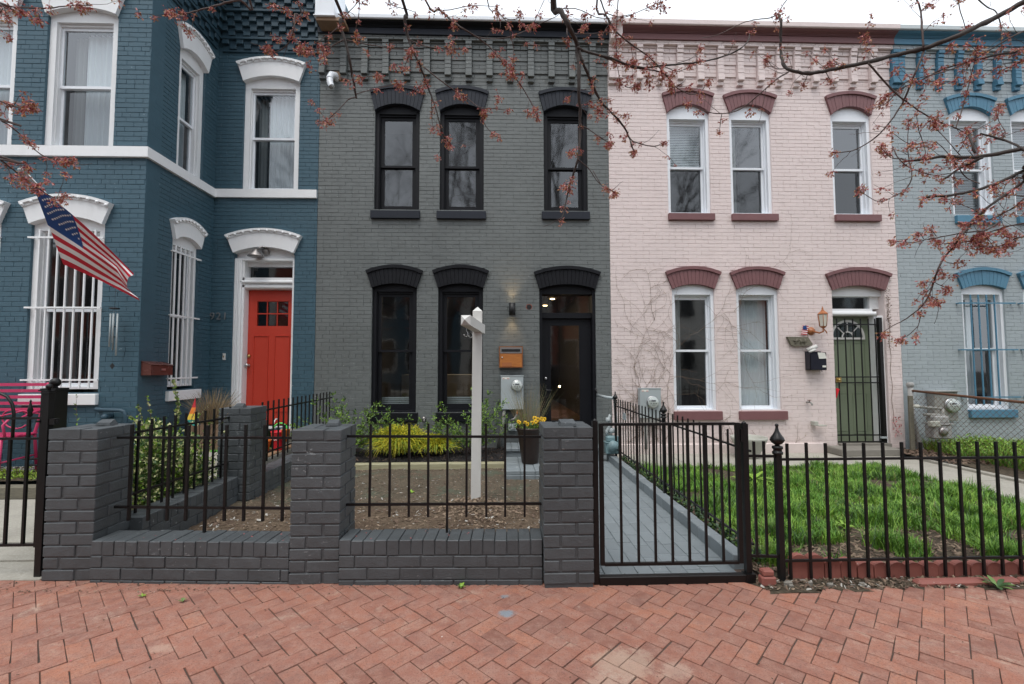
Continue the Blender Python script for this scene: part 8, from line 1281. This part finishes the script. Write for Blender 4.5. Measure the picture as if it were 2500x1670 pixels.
def maple(key, label, trunk, mul):
    t = empty('maple_tree', label, 'tree', (trunk[0][0], trunk[0][1], 0)); m = MB(); m.tube([q[:3] for q in trunk], [q[3] for q in trunk], 14); m.build('trunk', 'bark', t); spots = []
    for dens, L in TREES[key]:
        P = [Vector(q[:3]) for q in L]; rr = [q[3] for q in L]; Q = []; Rr = []
        for i in range(len(P)-1):   # smooth with Catmull-Rom
            a, b, c, d = P[max(i-1, 0)], P[i], P[i+1], P[min(i+2, len(P)-1)]; n = 4 if (c-b).length < .5 else 6
            for k in range(n): f = k/n; Q.append(.5*((2*b)+(c-a)*f+(2*a-5*b+4*c-d)*f*f+(3*b-a-3*c+d)*f**3)+rv()*min(.0025, rr[i]*.3)); Rr.append(rr[i]+(rr[i+1]-rr[i])*f+(rr[i]*.22 if R() < .14 else 0))
        Q.append(P[-1]); Rr.append(rr[-1]*.7); m = MB(); m.tube(Q, Rr, 7 if rr[len(rr)//2] > .004 else 5); m.build('branch', 'bark' if rr[len(rr)//2] > .005 else 'twig_bark', t, recalc=False)
        vis = [i for i in range(len(Q)-1) if Q[i].y > 1.9 and Q[i].z < 4.2]
        if not vis: continue
        length = sum((Q[i+1]-Q[i]).length for i in vis); n = dens*length*mul
        n = int(n)+(1 if R() < n-int(n) else 0); w = [(.35+1.3*(i/len(Q))**1.5) for i in vis]
        for _ in range(n):
            i = random.choices(vis, w)[0]; c = Q[i].lerp(Q[i+1], R())
            for _ in range(random.choice((1, 1, 2))): spots.append(c+rv()*.016)
        # fine side twigs carrying buds at their tips
        for _ in range(int(length*(5.0 if key == 'r' else 2.6)*(1 if dens > 1 else .3)+R())):
            i = random.choice(vis); a = Q[i]; t0 = (Q[i+1]-Q[i]).normalized(); s0 = t0.cross(Vector((0, 1, 0))).normalized()*random.choice((-1, 1)); d = (t0*.7+s0*U(.5, 1.1)+Vector((0, U(-.3, .3), 0))).normalized(); l = U(.05, .20); tw = [a.copy()]
            for k in range(5): a = a+d*l/5; d = (d+rv()*.28+Vector((0, 0, .06))).normalized(); tw.append(a.copy())
            m = MB(); m.tube(tw, [.0017, .0016, .0014, .0012, .0011, .0009], 4); m.build('twig', 'twig_bark', t, recalc=False)
            if R() < .75: spots.append(tw[-1]); 
            if R() < .35: spots.append(tw[3]+rv()*.005)
        if dens > 1.5: spots += [Q[-1]+rv()*.006, Q[-1]+rv()*.012]
    spots.sort(key=lambda p: vis_rank(p)); 
    for i, c in enumerate(spots[:295]):
        o = bpy.data.objects.new('flower_cluster', random.choice(FV)); COL.objects.link(o); o.location = c; o.rotation_euler = (U(-.5, .5), U(-.5, .5), U(0, 6.28)); s = U(.5, 1.1); o.scale = (s, s, s); setparent(o, t)
    rest = spots[295:]
    if rest:
        vs = []; fs = []; mi = []
        for c in rest:
            me = random.choice(FV); a = U(0, 6.28); s = U(.5, 1.1); b = len(vs); ca, sa = math.cos(a)*s, math.sin(a)*s
            vs += [(c.x+v.co.x*ca-v.co.y*sa, c.y+v.co.x*sa+v.co.y*ca, c.z+v.co.z*s) for v in me.vertices]
            for p in me.polygons: fs.append(tuple(b+q for q in p.vertices)); mi.append(p.material_index)
        me = bpy.data.meshes.new('flower_sprays'); me.from_pydata(vs, [], fs)
        for q in ('flower_red', 'flower_pink', 'flower_orange', 'flower_olive'): me.materials.append(MAT[q])
        me.polygons.foreach_set('material_index', mi); o = bpy.data.objects.new('flower_sprays', me); COL.objects.link(o); setparent(o, t); o['kind'] = 'stuff'
    print('TREE', key, len(spots))
    return t
maple('c', 'red flowering maple branches hanging down across the middle and left of the view', [(-.9, -1.0, -.1, .20), (-.88, -1.0, .5, .15), (-.85, -.98, 2.0, .125), (-.8, -.9, 3.6, .11), (-.75, -.7, 4.6, .08), (-.6, -.3, 6.0, .05), (-.5, 0, 7.2, .03)], 1.35)
maple('r', 'red flowering maple branches reaching in from the right edge over the pink and pale houses', [(4.3, .6, -.1, .18), (4.28, .65, .6, .135), (4.2, .9, 2.0, .115), (4.1, 1.4, 3.1, .10), (4.0, 1.5, 4.4, .07), (3.9, 1.6, 6.5, .03)], 1.3)
for (x, y, z) in ((1.35, 9.0, 2.35), (1.05, 9.6, 1.75), (1.2, 8.9, 1.05)):
    t = empty('pendant_bulb', 'small warm pendant bulb seen through the glass front door, %s' % {2.35: 'the highest', 1.75: 'the middle one', 1.05: 'the lowest'}[z], 'pendant light', (x, y, z)); m = MB(); m.ball((x, y, z), .022, 10); m.build('bulb', 'downlight_glow', t); m = MB(); m.tube([(x, y, z+.02), (x, y, 3.04)], .003, 5); m.build('cord', 'plastic_black', t)
# bare trees beyond the roofs and across the street
def bare_tree(label, base, h, seed, r0=.16, dep=5, name='bare_tree', lim=900, spread=.5):
    random.seed(seed); t = empty(name, label, 'tree', base); m = MB(); cnt = [0]
    def grow(p, d, l, r, k):
        if cnt[0] > lim: return
        cnt[0] += 1; q = p+d*l*.5+rv()*l*.05; e = p+d*l; m.tube([p, q, e], [r, r*.85, r*.68], 5 if k > 2 else 3, caps=False)
        if k > 0:
            for _ in range(random.choice((2, 3, 3))): grow(e, (d+rv()*spread*1.5+Vector((0, 0, .12))).normalized(), l*U(.62, .86), r*.62, k-1)
    grow(Vector(base), Vector((0, 0, 1)), h*.28, r0, dep); m.build('branches', 'bark', t, recalc=False); return t
bare_tree('distant bare tree rising behind the pink house roof', (13.5, 24, 0), 13.4, 3, .12, 6); bare_tree('distant bare tree behind the party wall of the grey and pink houses', (7.6, 26, 0), 12.0, 8, .1, 6); bare_tree('distant bare tree behind the pale blue house roof', (26, 26, 0), 13.0, 5, .12, 6)
for i, x in enumerate((-8.5, -2.6, 3.4, 9.5)): bare_tree('bare street tree on the far side of the road, number %s from the left' % ('one two three four'.split()[i]), (x, -9.8, 0), 15, 20+i, .24, 7, 'street_tree', 1300, .42)
random.seed(5)
# row of houses across the street (they show in the window glass)
fx = -26
cols = ['far_brick', 'far_white', 'far_brick', 'blue_paint', 'far_white', 'far_brick', 'far_white', 'far_brick', 'pale_paint']
names = ['first', 'second', 'third', 'fourth', 'fifth', 'sixth', 'seventh', 'eighth', 'ninth']
for i in range(9):
    t = empty('far_row_house', 'row house across the road, %s from the left' % names[i], 'house', (fx+3, -15, 0), 0, 'row houses across the road'); h = 8.2+.5*((i*5) % 3); m = MB(); m.box(fx, fx+5.9, -22, -14.2, -.1, h); m.build('wall', cols[i], t)
    m = MB(); m.box(fx-.02, fx+5.92, -14.2, -13.85, h-.5, h); m.build('cornice', 'far_white', t)
    for k in range(3):
        for j in range(2):
            if k == 2 and j == 0: continue
            x = fx+.8+1.7*k; z = 1.2+3.4*j; m = MB(); m.box(x-.08, x+.98, -14.2, -14.16, z-.1, z+1.95); w = m.build('window', 'far_white', t); m = MB(); m.box(x, x+.9, -14.155, -14.15, z, z+1.85); m.build('pane', 'plastic_black', w)
    m = MB(); m.box(fx+4.2, fx+5.1, -14.2, -14.15, .2, 2.4); m.build('door', 'red_door_paint' if i % 2 else 'navy_paint', t); fx += 5.9
# parked car at the kerb behind the camera, mirrored in the door glass
def car(x0, y0, label):
    t = empty('parked_car', label, 'car', (x0, y0, -.115), 0); W2 = .92; L = 4.6
    prof = [(-2.3, .45), (-2.28, .75), (-2.1, .92), (-1.0, 1.02), (-.45, 1.50), (.2, 1.58), (1.2, 1.56), (1.95, 1.08), (2.25, 1.02), (2.3, .5), (2.25, .32), (-2.2, .30)]
    m = MB(); n = len(prof); rows_ = [(-W2, 1.0, .0), (-W2+.10, 1.0, .02), (0, 1.0, .03), (W2-.10, 1.0, .02), (W2, 1.0, 0)]; vs = []
    for (y, s, dz) in rows_:
        for (x, z) in prof:
            tuck = .16*max(0, (z-1.0)/.55)*(1 if abs(y) > .5 else 0); vs.append((x0+x*(1 if abs(y) < W2 else .985), y0+y*(1-tuck), -.115+z+dz*(1 if z > .5 else 0)))
    fs = [(j*n+i, j*n+(i+1) % n, (j+1)*n+(i+1) % n, (j+1)*n+i) for j in range(len(rows_)-1) for i in range(n)]+[tuple(range(n)), tuple(range(len(rows_)*n-1, (len(rows_)-1)*n-1, -1))]; m.add(vs, fs); m.build('body', 'car_paint', t)
    for s in (-1, 1):
        m = MB(); y = y0+s*(W2*.945); yb = y0+s*W2*1.0; m.add([(x0-.85, yb+s*.004, .92), (x0-.42, y-s*.08, 1.33), (x0+.15, y-s*.09, 1.40), (x0+.15, yb+s*.004, .92)], [(0, 1, 2, 3)]); m.add([(x0+.2, yb+s*.004, .92), (x0+.2, y-s*.09, 1.40), (x0+1.1, y-s*.085, 1.38), (x0+1.6, yb+s*.004, .95)], [(0, 1, 2, 3)]); m.build('side_window', 'plastic_black', t, recalc=False)
        m = MB(); m.rbox(x0-.75, x0-.6, y0+s*1.0-.06, y0+s*1.0+.06, .86, .97, .02); m.build('wing_mirror', 'car_paint', t)
        for wx in (-1.42, 1.42): m = MB(); m.lathe([(.20, -.1), (.33, -.1), (.345, -.06), (.345, .06), (.33, .1), (.20, .1)], (x0+wx, y0+s*.82, .23), 24, 'y'); w = m.build('wheel', 'tyre_rubber', t); m = MB(); m.lathe([(.05, -.108), (.20, -.105), (.20, .105), (.05, .108)], (x0+wx, y0+s*.82, .23), 18, 'y'); m.build('rim', 'steel', w)
        m = MB(); m.rbox(x0-2.31, x0-2.12, y0+s*.62-.18, y0+s*.62+.18, .56, .70, .03); m.build('headlight', 'opal_glass', t)
car(1.6, -2.4, 'dark parked car at the kerb behind the camera');
